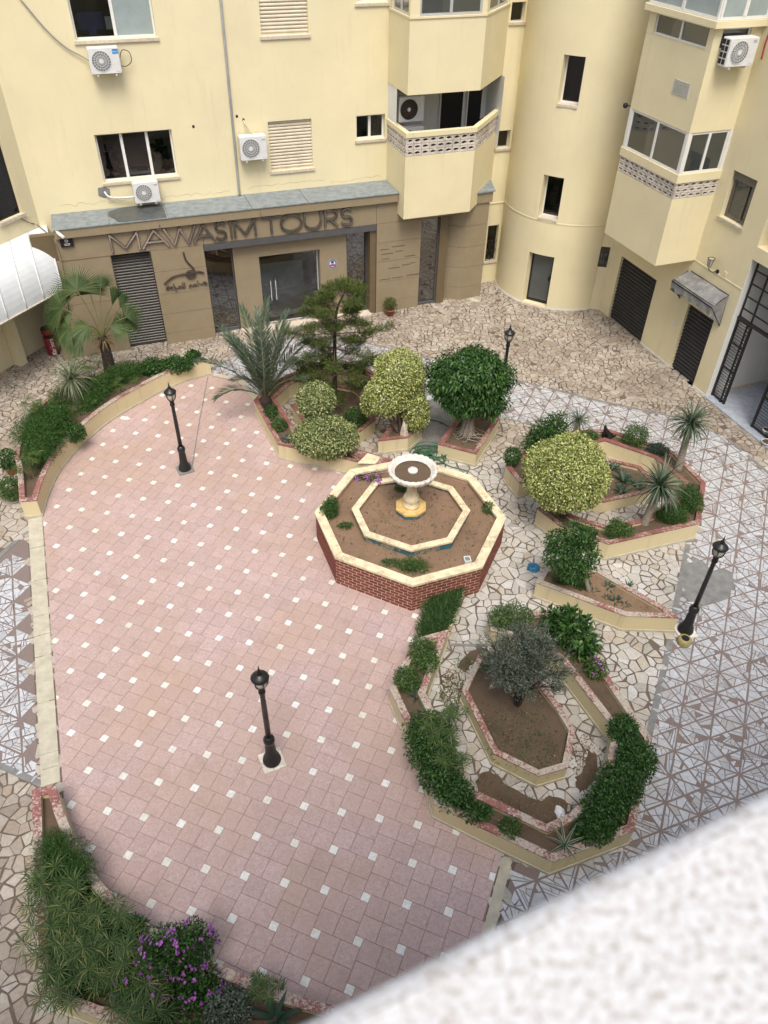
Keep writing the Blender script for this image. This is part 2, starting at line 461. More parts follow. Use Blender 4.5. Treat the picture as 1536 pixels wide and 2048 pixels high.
MARBLE_L = [(-8.72, 13.69), (-9.08, 12.81), (-9.95, 10.7), (-8.7, 8.05), (-6.94, 7.39), (-6.12, 7.07)]
PATCH = [(6.85, 12.1), (7.1, 11.7), (7.45, 11.82), (7.8, 11.85), (8.05, 12.2), (8.35, 12.45), (8.2, 12.8), (7.8, 12.95), (7.55, 13.25), (7.2, 13.05), (7.05, 12.7), (6.75, 12.45)]
SLAB = [(1.05, 20.2), (2.0, 19.6), (2.2, 18.5), (1.45, 17.1), (1.1, 16.9), (.85, 17.6), (1.1, 18.3), (.9, 19.2)]

def strip(path, wid, z0, z1, mb):
    P = [np.array(p, float) for p in path]; lo, hi = [], []
    for i, p in enumerate(P):
        dd = []
        if i: dd.append((p - P[i - 1]) / np.linalg.norm(p - P[i - 1]))
        if i < len(P) - 1: dd.append((P[i + 1] - p) / np.linalg.norm(P[i + 1] - p))
        t = sum(dd); t = t / np.linalg.norm(t); nn = np.array((-t[1], t[0])) * wid / 2 / max(.6, t @ dd[0])
        lo.append(p - nn); hi.append(p + nn)
    for i in range(len(P) - 1): mb.hexa([(*lo[i], z0), (*lo[i + 1], z0), (*hi[i + 1], z0), (*hi[i], z0), (*lo[i], z1), (*lo[i + 1], z1), (*hi[i + 1], z1), (*hi[i], z1)])
    return mb

def piece_mesh(poly, z0, z1, bev=.006):
    """a stone or tile: slightly chamfered top, sides, no bottom"""
    mb = MB(); inn = offset_poly(poly, bev); k = len(poly)
    mb.v = [(x, y, z0) for x, y in poly] + [(x, y, z1 - bev * .6) for x, y in poly] + [(x, y, z1) for x, y in inn]
    for i in range(k):
        j = (i + 1) % k
        mb.f += [(i, j, k + j, k + i), (k + i, k + j, 2 * k + j, 2 * k + i)]
    mb.f.append(tuple(2 * k + i for i in range(k)))
    return mb
def lay(parent, polys, name, mat, limit=300, z0=0.0, z1=.012, jit=.003, hidden=()):
    """the pieces that show largest become objects, the rest one mesh"""
    sc = []
    for p in polys:
        c = np.mean(np.array(p), 0)
        s = px_size((c[0], c[1], 0))
        if any(inside(c, h) for h in hidden): s = 0
        sc.append(s * s * abs(area(p)))
    order = np.argsort(sc)[::-1]
    rest = MB()
    for r, i in enumerate(order):
        p = ccw(polys[i]); dz = random.uniform(-jit, jit)
        mb = piece_mesh(p, z0 - .004, z1 + dz)
        if r < limit and sc[i] > 0:
            c = np.mean(np.array(p), 0)
            me = bpy.data.meshes.new(name)
            me.from_pydata([(a - c[0], b - c[1], cc) for a, b, cc in mb.v], [], mb.f)
            o = link(name, me, parent, mat); o.location = (c[0], c[1], 0)
        else:
            rest.add(mb.v, mb.f)
    if rest.v: tag(obj(name + '_field', rest, mat, parent), kind='stuff')

# --- broken-marble crazy paving (Voronoi stones)
def voronoi_cells(x0, x1, y0, y1, sp, keep):
    nx, ny = int((x1 - x0) / sp) + 1, int((y1 - y0) / sp) + 1
    jx = RNG.uniform(.02, .98, (nx, ny)); jy = RNG.uniform(.02, .98, (nx, ny))
    P = np.stack([x0 + (np.arange(nx)[:, None] + jx) * sp, y0 + (np.arange(ny)[None] + jy) * sp], -1)
    # drop some seeds so that the stones differ in size
    alive = RNG.random((nx, ny)) > .26
    out = []
    for i in range(nx):
        for j in range(ny):
            if not alive[i, j]: continue
            p = P[i, j]
            if not keep(p): continue
            a = [(p[0] - sp * 1.6, p[1] - sp * 1.6), (p[0] + sp * 1.6, p[1] - sp * 1.6), (p[0] + sp * 1.6, p[1] + sp * 1.6), (p[0] - sp * 1.6, p[1] + sp * 1.6)]
            for di in (-2, -1, 0, 1, 2):
                for dj in (-2, -1, 0, 1, 2):
                    u, v = i + di, j + dj
                    if (di or dj) and 0 <= u < nx and 0 <= v < ny and alive[u, v]:
                        q = P[u, v]; mx, my = (p + q) / 2
                        a = clip_half(a, mx, my, q[0] - p[0], q[1] - p[1])
                        if len(a) < 3: break
                if len(a) < 3: break
            if len(a) >= 3: out.append(a)
    return out
def tidy(a, tol=.03):
    """merge short edges"""
    o = []
    for p in a:
        if not o or math.hypot(p[0] - o[-1][0], p[1] - o[-1][1]) > tol: o.append(p)
    if len(o) > 3 and math.hypot(o[0][0] - o[-1][0], o[0][1] - o[-1][1]) < tol: o.pop()
    return o
def keep_crazy(p):
    x, y = p
    if inside(p, PLAZA) or inside(p, MARBLE) or inside(p, MARBLE_L) or inside(p, PATCH) or inside(p, SLAB): return False
    q = np.array(p) - FA.c
    if q @ FA.n > 1.3: return False
    q = np.array(p) - FR.c
    if q @ FR.n > .25: return False
    if (x - 6.50) ** 2 + (y - 28.446) ** 2 < 5.3: return False
    if y < 3.2 and x > -3.6: return False
    return px_size((x, y, 0)) > 0 or px_size((x * .93, y * .97 + .3, 0)) > 0 or px_size((x, y + .8, 0)) > 0
crazy = []
SPLIT_Y = 18.2
for a in voronoi_cells(-13.2, 12.2, 1.8, 18.4, .172, lambda p: p[1] < SPLIT_Y and keep_crazy(p)) + voronoi_cells(-13.2, 12.2, 18.0, 28.6, .138, lambda p: p[1] >= SPLIT_Y and keep_crazy(p)):
    a = tidy(ccw(a), .055)
    if len(a) < 3: continue
    a = [(p[0] + random.uniform(-.011, .011), p[1] + random.uniform(-.011, .011)) for p in a]
    a = offset_poly(a, random.choice((.005, .007, .010, .013, .018)))
    if area(a) < .0035 or random.random() < .006: continue
    crazy.append(a)
cp = obj('crazy_paving', MB().poly([(-14, 1, 0), (13, 1, 0), (13, 29, 0), (-14, 29, 0)]), MT['mortar']); tag(cp, kind='structure')

# --- white marble slivers laid in a star grid
def split(poly, depth, out):
    A = abs(area(poly))
    if depth == 0 or A < .010 or (A < .022 and random.random() < .3): out.append(poly); return
    n = len(poly)
    k = max(range(n), key=lambda i: math.hypot(poly[i][0] - poly[(i + 1) % n][0], poly[i][1] - poly[(i + 1) % n][1]))
    a, b = np.array(poly[k]), np.array(poly[(k + 1) % n])
    c = np.mean(np.array(poly), 0)
    if random.random() < .22:      # a long sliver parallel to the longest edge
        d = b - a; nn = np.array((-d[1], d[0])); nn = nn / np.linalg.norm(nn)
        p = a + (c - a) * random.uniform(.6, 1.15)
        an = random.uniform(-.18, .18)
    else:                          # across it
        nn = (b - a) / np.linalg.norm(b - a); p = a + (b - a) * random.uniform(.32, .68); an = random.uniform(-.7, .7)
    nn = np.array((nn[0] * math.cos(an) - nn[1] * math.sin(an), nn[0] * math.sin(an) + nn[1] * math.cos(an)))
    p1 = clip_half(poly, p[0], p[1], nn[0], nn[1]); p2 = clip_half(poly, p[0], p[1], -nn[0], -nn[1])
    if len(p1) < 3 or len(p2) < 3: out.append(poly); return
    split(p1, depth - 1, out); split(p2, depth - 1, out)
marble = []
E1, E2 = np.array((.92, -.39)) * .585, np.array((.39, .92)) * .57
for i in range(-45, 45):
    for j in range(-45, 45):
        o = np.array((7.13, 8.60)) + E1 * i + E2 * j
        c = o + (E1 + E2) / 2
        if not (inside(c, MARBLE) or inside(c, MARBLE_L) or inside(o, MARBLE) or inside(o + E1 + E2, MARBLE)): continue
        if not (px_size((c[0], c[1], 0)) or px_size((c[0] * .94, c[1] + .3, 0))): continue
        Q = [o, o + E1, o + E1 + E2, o + E2]
        for k in range(4):
            tri = offset_poly(ccw([tuple(Q[k]), tuple(Q[(k + 1) % 4]), tuple(c)]), random.uniform(.008, .014))
            if area(tri) < .01: continue
            parts = []; split(tri, random.choice((2, 2, 3, 3, 4)), parts)
            for p in parts:
                p = tidy(ccw(p), .012)
                if len(p) < 3: continue
                p = offset_poly(p, random.uniform(.004, .011)); cc = np.mean(np.array(p), 0)
                if area(p) < .0018 or (area(p) < .015 and random.random() < .07): continue
                if not (inside(cc, MARBLE) or inside(cc, MARBLE_L)) or inside(cc, PATCH): continue
                marble.append(p)
mp = MB()
for poly in (MARBLE, MARBLE_L):
    for t3 in tessellate_polygon([[Vector((x, y, 0)) for x, y in poly]]):
        mp.poly([(poly[i][0], poly[i][1], .003) for i in t3])
mpo = tag(obj('marble_paving', mp, MT['marble_mortar']), kind='structure')

# --- pink plaza: blocks of four tiles around small white squares
TA, TB = .33, .142
LC = np.array((8.365833, 9.600925)); LM = np.array(((.989148, -.146923), (-.146923, -.989148)))
ih, jh = LM[:, 0], LM[:, 1]
LL = math.hypot(2 * TA, TB)
t1 = (2 * TA * ih + TB * jh) / LL; t2 = (-TB * ih + 2 * TA * jh) / LL
gp = MB()
for t3 in tessellate_polygon([[Vector((x, y, 0)) for x, y in PLAZA]]): gp.poly([(PLAZA[i][0], PLAZA[i][1], .005) for i in t3])
plaza = tag(obj('pink_plaza', gp, MT['grout']), kind='structure')
BOUNDS = [((-8.54, 14.2), (-5.69, 7.06), (-3, 12)), ((-5.70, 21.06), (-4.61, 20.68), (-5, 15)), ((-4.61, 20.71), (-4.03, 19.71), (-6, 15)), ((2.10, 5.86), (1.91, 5.37), (-3, 6))]
def clip_bounds(p):
    for a, b, i in BOUNDS:
        n = np.array((b[1] - a[1], a[0] - b[0])); n = n / np.linalg.norm(n)
        if (np.array(i) - a) @ n > 0: n = -n
        c = np.mean(np.array(p), 0)
        # only clip near that edge
        L = np.array(b) - a; l = np.linalg.norm(L); u = (c - a) @ L / l
        if -.6 < u < l + .6: p = clip_half(p, a[0] + n[0] * -.012, a[1] + n[1] * -.012, n[0], n[1])
        if len(p) < 3: return None
    return p
def sq(c, u0, u1, v0, v1): return [tuple(c + t1 * a + t2 * b) for a, b in ((u0, v0), (u0, v1), (u1, v1), (u1, v0))]
pink, white = [], []
CUTPOLY = [(x, y) for x, y in PLAZA]
for i in range(-22, 22):
    for j in range(-26, 12):
        c = LM @ (np.array((i, j)) - LC) * .675
        g = .003
        cand = [('w', sq(c, -TB / 2 + g, TB / 2 - g, -TB / 2 + g, TB / 2 - g))]
        for u in (0, 1):
            for v in (0, 1):
                cand.append(('p', sq(c, TB / 2 + TA * u + g, TB / 2 + TA * (u + 1) - g, -TB / 2 + TA * v + g, -TB / 2 + TA * (v + 1) - g)))
        for k, p in cand:
            if not any(inside(q, CUTPOLY) for q in p): continue
            p = clip_bounds(p)
            if p is None or abs(area(p)) < .002: continue
            (pink if k == 'p' else white).append(p)
HIDE = []   # planters that cover paving, filled by the planters
def strips():
    st = tag(obj('paving_strip', strip([(-5.66, 21.3), (-4.91, 22.6), (-3.02, 23.75), (-1.02, 23.49), (1.28, 22.45), (4.09, 21.17), (6.88, 19.93), (8.46, 19.37), (9.8, 18.42), (10.49, 16.69), (11.4, 14.4)], .11, -.01, .014, MB()), MT['concrete']), kind='structure')
    tag(obj('paving_strip', strip([(1.3, 20.0), (3.32, 19.09), (4.37, 18.69), (5.2, 18.3)], .09, -.01, .014, MB()), MT['concrete']), kind='structure')
    tag(obj('paving_strip', strip([(7.55, 13.9), (7.48, 13.73), (6.57, 11.55), (6.2, 10.61), (5.10, 8.1)], .13, -.01, .014, MB()), MT['concrete']), kind='structure')
    tag(obj('paving_strip', strip([(-8.70, 13.75), (-9.06, 12.81), (-9.6, 11.5)], .12, -.01, .014, MB()), MT['concrete']), kind='structure')
    tag(obj('paving_strip', strip([(-6.06, 7.05), (-6.94, 7.39), (-8.0, 7.8)], .12, -.01, .014, MB()), MT['concrete']), kind='structure')
strips()
tag(obj('cement_patch', MB().prism(smooth_curve(PATCH + PATCH[:1], 4)[:-1], -.01, .010), MT['concrete']), kind='structure')
for q in BARE:
    q = smooth_curve(q + q[:1], 5)[:-1]; q = [(x + random.uniform(-.03, .03), y + random.uniform(-.03, .03)) for x, y in q]
    tag(obj('soil_patch', MB().prism(ccw(q), -.01, .0165), MT['soil']), kind='structure')
tag(obj('cement_path', MB().prism(ccw(SLAB), -.01, .010), MT['concrete']), kind='structure')
# kerb of long cream slabs along the plaza's left edge
kr = tag(bpy.data.objects.new('plaza_kerb', None), kind='structure'); COL.objects.link(kr)
A, B = np.array((-8.705, 14.16)), np.array((-5.885, 7.04)); L = np.linalg.norm(B - A); D = (B - A) / L; N = np.array((-D[1], D[0]))
cuts = [0, 1.13, 2.27, 3.40, 3.98, 4.58, 5.78, 6.98, 7.30, L]
for a, b in zip(cuts[:-1], cuts[1:]):
    p = [A + D * (a + .012) - N * .165, A + D * (b - .012) - N * .165, A + D * (b - .012) + N * .165, A + D * (a + .012) + N * .165]
    mb = piece_mesh(ccw([tuple(q) for q in p]), -.01, .022 + random.uniform(-.003, .003), .008)
    obj('kerb_slab', mb, MT['kerb'], kr)
for pth in ([(-5.66, 21.16), (-4.62, 20.80)], [(-4.58, 20.76), (-3.96, 19.72)], [(2.20, 5.86), (2.02, 5.37), (1.6, 4.2)]):
    obj('kerb_slab', strip(pth, .17, -.01, .024, MB()), MT['kerb'], kr)
# dark repaired cut across the plaza tiles, from the lamp to the planter tip
tag(obj('pavement_joint', strip([(-5.22, 16.25), (-5.45, 18.5), (-5.66, 20.95)], .03, .008, .0215, MB()), MT['concrete']), kind='structure')
# ------------------------------------------------------------------ planters
def soil_mesh(poly, z, amp=.03, cuts=2):
    bm = bmesh.new()
    vs = [bm.verts.new((x, y, z)) for x, y in poly]
    for t3 in tessellate_polygon([[Vector((x, y, 0)) for x, y in poly]]):
        try: bm.faces.new([vs[i] for i in t3])
        except ValueError: pass
    for _ in range(cuts):
        bmesh.ops.subdivide_edges(bm, edges=[e for e in bm.edges if e.calc_length() > .18], cuts=1, use_grid_fill=False)
        bmesh.ops.triangulate(bm, faces=bm.faces[:])
    for v in bm.verts:
        v.co.z += amp * noise.noise(Vector((v.co.x * 2.1, v.co.y * 2.1, z))) + amp * .6 * noise.noise(Vector((v.co.x * 7, v.co.y * 7, 3)))
    bm.normal_update()
    for f in bm.faces:
        if f.normal.z < 0: f.normal_flip()
    mb = MB(); bm.verts.index_update()
    mb.v = [tuple(v.co) for v in bm.verts]; mb.f = [tuple(v.index for v in f.verts) for f in bm.faces]
    bm.free(); return mb
def ring(mb, outer, inner, z0, z1):
    """solid ring between two loops with the same number of points"""
    n = len(mb.v); k = len(outer)
    mb.v += [(x, y, z0) for x, y in outer] + [(x, y, z1) for x, y in outer] + [(x, y, z1) for x, y in inner] + [(x, y, z0) for x, y in inner]
    for i in range(k):
        j = (i + 1) % k
        for a, b in ((0, 1), (1, 2), (2, 3), (3, 0)):
            mb.f.append((n + a * k + i, n + a * k + j, n + b * k + j, n + b * k + i))
    return mb
def planter(label, pts, h=.52, t=.13, soil=.40, cop='coping', wall='planter', skirt=True, soilm='soil', cat='planter', copt=.03):
    pts = ccw(pts); c = np.mean(np.array(pts), 0)
    root = thing('planter', label, cat, (float(c[0]), float(c[1]), 0))
    inn = offset_poly(pts, t)
    obj('wall', ring(MB(), pts, inn, 0, h - copt), MT[wall], root)
    obj('coping', ring(MB(), offset_poly(pts, -.008), offset_poly(pts, t + .008), h - copt + .001, h), MT[cop], root)
    if skirt: obj('skirting', ring(MB(), offset_poly(pts, -.022), offset_poly(pts, -.001), 0, .075), MT['kerb'], root)
    obj('soil', soil_mesh(offset_poly(pts, t - .01), soil), MT[soilm], root)
    HIDE.append(pts)
    return root
PL = {}
PL['crescent'] = planter('long crescent planter with cream wall and fan palm beside the far pink plaza', list(CRES_IN) + list(CRES_OUT), .56, .12, .45, 'coping_worn')
PL['corner'] = planter('curved planter with purple flowers in the near left corner of the plaza', list(BL_IN) + list(BL_OUT), .56, .13, .42, 'coping_worn')
# garden ring behind the fountain (pine garden): C-shaped bed round a path
PL['pine_ring'] = planter('angular ring planter round the conifer, beside the fountain, holding the date palm',
    [(-.30, 15.96), (-2.91, 16.79), (-3.86, 18.90), (-3.62, 19.75), (-2.95, 20.45), (-2.15, 21.15), (-.90, 21.05), (-.25, 20.50), (-.50, 20.15), (-1.08, 20.46), (-2.06, 20.57), (-2.95, 19.79), (-3.27, 19.07), (-2.69, 17.86), (-2.35, 17.25), (-.98, 16.72)], .52, .11, .41)
PL['pine_bed'] = planter('inner bed with the conifer, enclosed by the angular ring planter',
    [(-.31, 18.2), (-.80, 17.5), (-1.55, 17.45), (-2.3, 17.9), (-2.75, 18.8), (-2.45, 19.7), (-1.75, 20.1), (-.95, 19.85), (-.45, 19.2)], .42, .11, .30, skirt=False)
# narrow red-topped shelf between ring planter and fountain
sh = thing('planter_shelf', 'wedge-shaped wall shelf with red painted top behind the brick fountain', 'wall', (-.2, 16.2, 0))
wed = ccw([(-.30, 15.98), (-1.02, 16.745), (-.84, 16.68), (.26, 16.18), (.30, 16.0)])
obj('wall', MB().prism(wed, 0, .49), MT['planter'], sh)
obj('top', MB().prism(offset_poly(wed, -.006), .491, .525, bottom=True), MT['coping'], sh)
HIDE.append(wed)
PL['box'] = planter('box planter holding the dark round-headed fig tree', [(1.44, 17.05), (2.46, 16.64), (3.24, 18.33), (3.15, 18.72), (2.15, 18.62)], .46, .11, .36)
PL['pent'] = planter('small five-sided planter under the tall variegated shrub', [(-.20, 17.11), (.62, 17.30), (1.02, 17.84), (.80, 18.39), (.24, 18.10)], .48, .10, .38)
# right-hand garden
PL['right_ring'] = planter('large ring planter with two spiky dragon trees, right of the fountain',
    [(3.78, 14.33), (4.22, 13.74), (5.30, 13.11), (7.68, 13.92), (8.28, 15.48), (7.85, 16.80), (6.28, 17.80), (5.25, 17.70), (3.90, 16.85), (3.18, 16.05), (3.46, 15.32), (4.05, 15.62), (4.45, 16.45), (5.51, 17.06), (6.05, 17.26), (7.23, 16.53), (7.72, 15.52), (7.32, 14.74), (6.34, 14.05), (5.41, 13.74), (4.62, 14.10), (4.22, 14.72)], .55, .11, .45)
PL['right_bed'] = planter('inner bed of aloes inside the ring planter with the dragon trees',
    [(5.10, 15.5), (5.55, 16.35), (6.14, 16.66), (6.86, 16.38), (7.04, 15.81), (6.83, 15.30), (5.57, 14.86), (5.12, 14.98)], .36, .10, .27, skirt=False)
PL['wedge'] = planter('pointed planter with small agaves in front of the right lamp post', [(3.77, 12.48), (3.43, 11.87), (5.22, 10.94), (6.35, 10.92), (6.12, 11.22), (4.89, 12.34)], .5, .11, .42, 'coping_worn', soilm='soil_sand')
# near garden with the olive tree
PL['olive_ring'] = planter('large ring planter with leafy shrubs round the olive tree bed, lower right',
    [(.92, 10.26), (.69, 10.17), (.20, 8.92), (.52, 8.10), (.80, 7.25), (.98, 6.58), (1.80, 6.16), (2.87, 5.64), (4.31, 6.19), (5.04, 7.95), (4.48, 9.48), (4.20, 10.25), (3.55, 11.05), (2.27, 10.86), (2.30, 10.45), (3.00, 10.20), (3.65, 9.71), (4.38, 8.15), (4.00, 7.13), (3.29, 6.47), (2.85, 6.26), (1.73, 6.83), (1.42, 7.35), (1.05, 8.39), (.87, 8.84), (1.40, 10.44)], .5, .12, .40, 'coping_worn')
PL['olive_bed'] = planter('inner bed of the olive tree with worn red and white rim', [(2.39, 10.02), (1.99, 9.86), (1.61, 9.02), (2.10, 7.64), (2.87, 7.21), (3.41, 7.39), (3.67, 8.14), (3.48, 8.69), (3.21, 9.20), (2.80, 9.86)], .40, .10, .30, 'coping_worn')
PL['grass'] = planter('narrow bed of strappy grass between brick fountain and ring planter', [(1.02, 11.62), (1.98, 12.26), (1.42, 10.52), (.72, 10.32)], .20, .07, .17, 'cream_coping', skirt=False, copt=.02)
# earth between ring and inner bed is bare paving: low step at the entrance
tag(obj('garden_step', MB().box(1.45, 2.28, 10.40, 10.46, 0, .03), MT['concrete']), kind='structure')

# ------------------------------------------------------------------ brick fountain
FC = (.635, 13.62)
fo = thing('fountain', 'octagonal brick fountain bed with cream rim and white scalloped basin', 'fountain', (FC[0], FC[1], 0))
OUT = [(-1.63, 13.65), (-1.06, 12.16), (.65, 11.36), (2.19, 11.96), (2.89, 13.62), (2.23, 15.14), (.74, 15.85), (-.88, 15.30)]
INN = [(-.74, 13.73), (-.42, 12.84), (.64, 12.37), (1.55, 12.70), (2.02, 13.76), (1.66, 14.62), (.70, 15.05), (-.24, 14.82)]
obj('wall', ring(MB(), offset_poly(OUT, .010), offset_poly(OUT, .15), 0, .80), MT['brick_mortar'], fo)
obj('rim', ring(MB(), offset_poly(OUT, -.02), offset_poly(OUT, .19), .80, .86), MT['cream_coping'], fo)
obj('outer_soil', soil_mesh(offset_poly(OUT, .14), .70, .03, 3), MT['soil_sand'], fo)
obj('inner_wall', ring(MB(), INN, offset_poly(INN, .10), .55, .88), MT['blue_paint'], fo)
obj('inner_rim', ring(MB(), offset_poly(INN, -.03), offset_poly(INN, .13), .88, .93), MT['cream_coping'], fo)
obj('inner_soil', soil_mesh(offset_poly(INN, .09), .80, .02, 3), MT['soil_sand'], fo)
HIDE.append(OUT)
# pedestal and basin
PC = (.64, 13.86)
obj('plinth', MB().lathe([(.37, .78), (.37, .90)], PC + (0,), 8, PI / 8), MT['blue_paint'], fo)
obj('plinth_top', MB().lathe([(.385, .901), (.385, .955), (.36, .965)], PC + (0,), 8, PI / 8), MT['ochre'], fo)
obj('pedestal', MB().lathe([(.20, .966), (.20, 1.02), (.17, 1.05), (.165, 1.12), (.185, 1.16), (.19, 1.22), (.165, 1.28), (.13, 1.33), (.115, 1.45), (.11, 1.62), (.14, 1.70), (.19, 1.76)], PC + (0,), 24), MT['cream_coping'], fo, smooth=True)
bs = MB(); NB = 96
prof = [(.16, 1.74), (.30, 1.78), (.44, 1.86), (.53, 1.95), (.565, 2.02), (.56, 2.07), (.525, 2.085), (.485, 2.07), (.46, 2.00), (.40, 1.965), (.20, 1.955)]
for i, (r, z) in enumerate(prof):
    for k in range(NB):
        an = 2 * PI * k / NB
        lob = abs(math.sin(an * 12)) ** .6
        rr = r * (1 + (.045 * lob - .02 if 2 <= i <= 7 else 0)); zz = z + (.008 * lob if 4 <= i <= 6 else 0)
        bs.v.append((PC[0] + rr * math.cos(an), PC[1] + rr * math.sin(an), zz))
for i in range(len(prof) - 1):
    for k in range(NB):
        a, b = i * NB + k, i * NB + (k + 1) % NB; bs.f.append((a, b, b + NB, a + NB))
bo = obj('basin', bs, MT['white_stone'], fo, smooth=True)
obj('basin_soil', MB().lathe([(.42, 1.96), (.42, 1.985), (.2, 2.0), (.01, 2.0)], PC + (0,), 32), MT['soil'], bo)
obj('spout', MB().lathe([(.115, 1.99), (.12, 2.03), (.10, 2.055), (.06, 2.06), (.055, 2.075), (.02, 2.08)], PC + (0,), 20), MT['white_stone'], bo, smooth=True)
# bricks, one object each on the sides in view
BR_H, BR_L, JO = .068, .200, .021
for k in range(8):
    a, b = np.array(OUT[k]), np.array(OUT[(k + 1) % 8]); Ls = np.linalg.norm(b - a); d = (b - a) / Ls; n = np.array((d[1], -d[0]))
    nb = round(Ls / (BR_L + JO)); bl = Ls / nb
    vis = k in (0, 1, 2, 3, 7)
    rest = MB()
    protos = {}
    for r in range(9):
        z0 = .012 + r * .0875; off = 0 if r % 2 else -.5
        for c in range(nb + 1):
            s0, s1 = max(0, (c + off) * bl + JO / 2), min(Ls, (c + 1 + off) * bl - JO / 2)
            if s1 - s0 < .04: continue
            ln = round(s1 - s0, 3)
            def geo(ln):
                mb = MB(); q = []
                for (u, w_, e) in ((0, .0, 0), (ln, .0, 0)): pass
                hx, hz = ln / 2, BR_H / 2; be = .004
                f0 = [(-hx, -.03, -hz), (hx, -.03, -hz), (hx, -.03, hz), (-hx, -.03, hz)]
                f1 = [(-hx, -be, -hz), (hx, -be, -hz), (hx, -be, hz), (-hx, -be, hz)]
                f2 = [(-hx + be, 0, -hz + be), (hx - be, 0, -hz + be), (hx - be, 0, hz - be), (-hx + be, 0, hz - be)]
                V = f0 + f1 + f2
                mb.v = [(d[0] * x + n[0] * y, d[1] * x + n[1] * y, z) for x, y, z in V]
                for i in range(4):
                    j = (i + 1) % 4; mb.f += [(i, j, 4 + j, 4 + i), (4 + i, 4 + j, 8 + j, 8 + i)]
                mb.f.append((8, 9, 10, 11)); return mb
            ctr = a + d * (s0 + s1) / 2 - n * random.uniform(.001, .0035)
            if vis:
                if ln not in protos:
                    g = geo(ln); me = bpy.data.meshes.new('brick'); me.from_pydata(g.v, [], g.f); me.materials.append(MT['brick']); protos[ln] = me
                o = link('brick', protos[ln], fo)
                o.location = (ctr[0] - FC[0], ctr[1] - FC[1], z0 + BR_H / 2)
            else:
                g = geo(ln); rest.add([(x + ctr[0], y + ctr[1], z + z0 + BR_H / 2) for x, y, z in g.v], g.f)
    if rest.v: tag(obj('brick_course', rest, MT['brick'], fo), kind='stuff')
# paving pieces, now that the planters are known
lay(plaza, pink, 'tile', MT['tile'], 300, .004, .016, .0015, HIDE)
lay(plaza, white, 'white_tile', MT['tile_white'], 300, .004, .0165, .0015, HIDE)
near = [p for p in crazy if p[0][1] < 17.4 and p[0][0] > 0]; far = [p for p in crazy if not (p[0][1] < 17.4 and p[0][0] > 0)]
lay(cp, near, 'stone', MT['crazy_grey'], 200, 0, .012, .003, HIDE)
lay(cp, far, 'stone', MT['crazy'], 100, 0, .012, .003, HIDE)
lay(mpo, marble, 'marble_piece', MT['marble'], 300, .002, .013, .002, HIDE)
print('paving', len(pink), len(white), len(crazy), len(marble))
# ------------------------------------------------------------------ buildings
TOP = 13.2
def wall_holes(fr, o, s0, s1, z0, z1, holes, depth=.22, mb=None):
    mb = mb or MB()
    S = sorted({s0, s1} | {x for h in holes for x in h[:2] if s0 < x < s1})
    Zs = sorted({z0, z1} | {x for h in holes for x in h[2:4] if z0 < x < z1})
    for a, b in zip(S[:-1], S[1:]):
        for c, d in zip(Zs[:-1], Zs[1:]):
            ms, mz = (a + b) / 2, (c + d) / 2
            if any(h[0] < ms < h[1] and h[2] < mz < h[3] for h in holes): continue
            mb.poly([fr(a, o, c), fr(b, o, c), fr(b, o, d), fr(a, o, d)])
    for h in holes:
        a, b, c, d = h[:4]; e = o + (h[4] if len(h) > 4 else depth)
        mb.poly([fr(a, o, c), fr(a, e, c), fr(a, e, d), fr(a, o, d)])
        mb.poly([fr(b, o, c), fr(b, o, d), fr(b, e, d), fr(b, e, c)])
        mb.poly([fr(a, o, d), fr(a, e, d), fr(b, e, d), fr(b, o, d)])
        mb.poly([fr(a, o, c), fr(b, o, c), fr(b, e, c), fr(a, e, c)])
    return mb
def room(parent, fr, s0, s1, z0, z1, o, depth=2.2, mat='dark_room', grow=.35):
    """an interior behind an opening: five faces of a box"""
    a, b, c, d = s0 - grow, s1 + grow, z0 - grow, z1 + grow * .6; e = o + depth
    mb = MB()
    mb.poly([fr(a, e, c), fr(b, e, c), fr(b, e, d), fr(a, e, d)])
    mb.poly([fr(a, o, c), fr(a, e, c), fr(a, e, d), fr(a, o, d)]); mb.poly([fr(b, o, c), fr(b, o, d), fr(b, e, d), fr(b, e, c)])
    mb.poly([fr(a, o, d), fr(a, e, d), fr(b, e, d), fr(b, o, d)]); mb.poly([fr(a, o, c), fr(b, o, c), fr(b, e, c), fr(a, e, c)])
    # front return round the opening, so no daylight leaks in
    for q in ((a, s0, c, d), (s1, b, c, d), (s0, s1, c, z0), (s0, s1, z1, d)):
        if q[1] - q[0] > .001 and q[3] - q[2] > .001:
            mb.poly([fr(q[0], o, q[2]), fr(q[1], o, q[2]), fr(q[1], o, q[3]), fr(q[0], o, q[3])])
    return obj('interior', mb, MT[mat], parent)
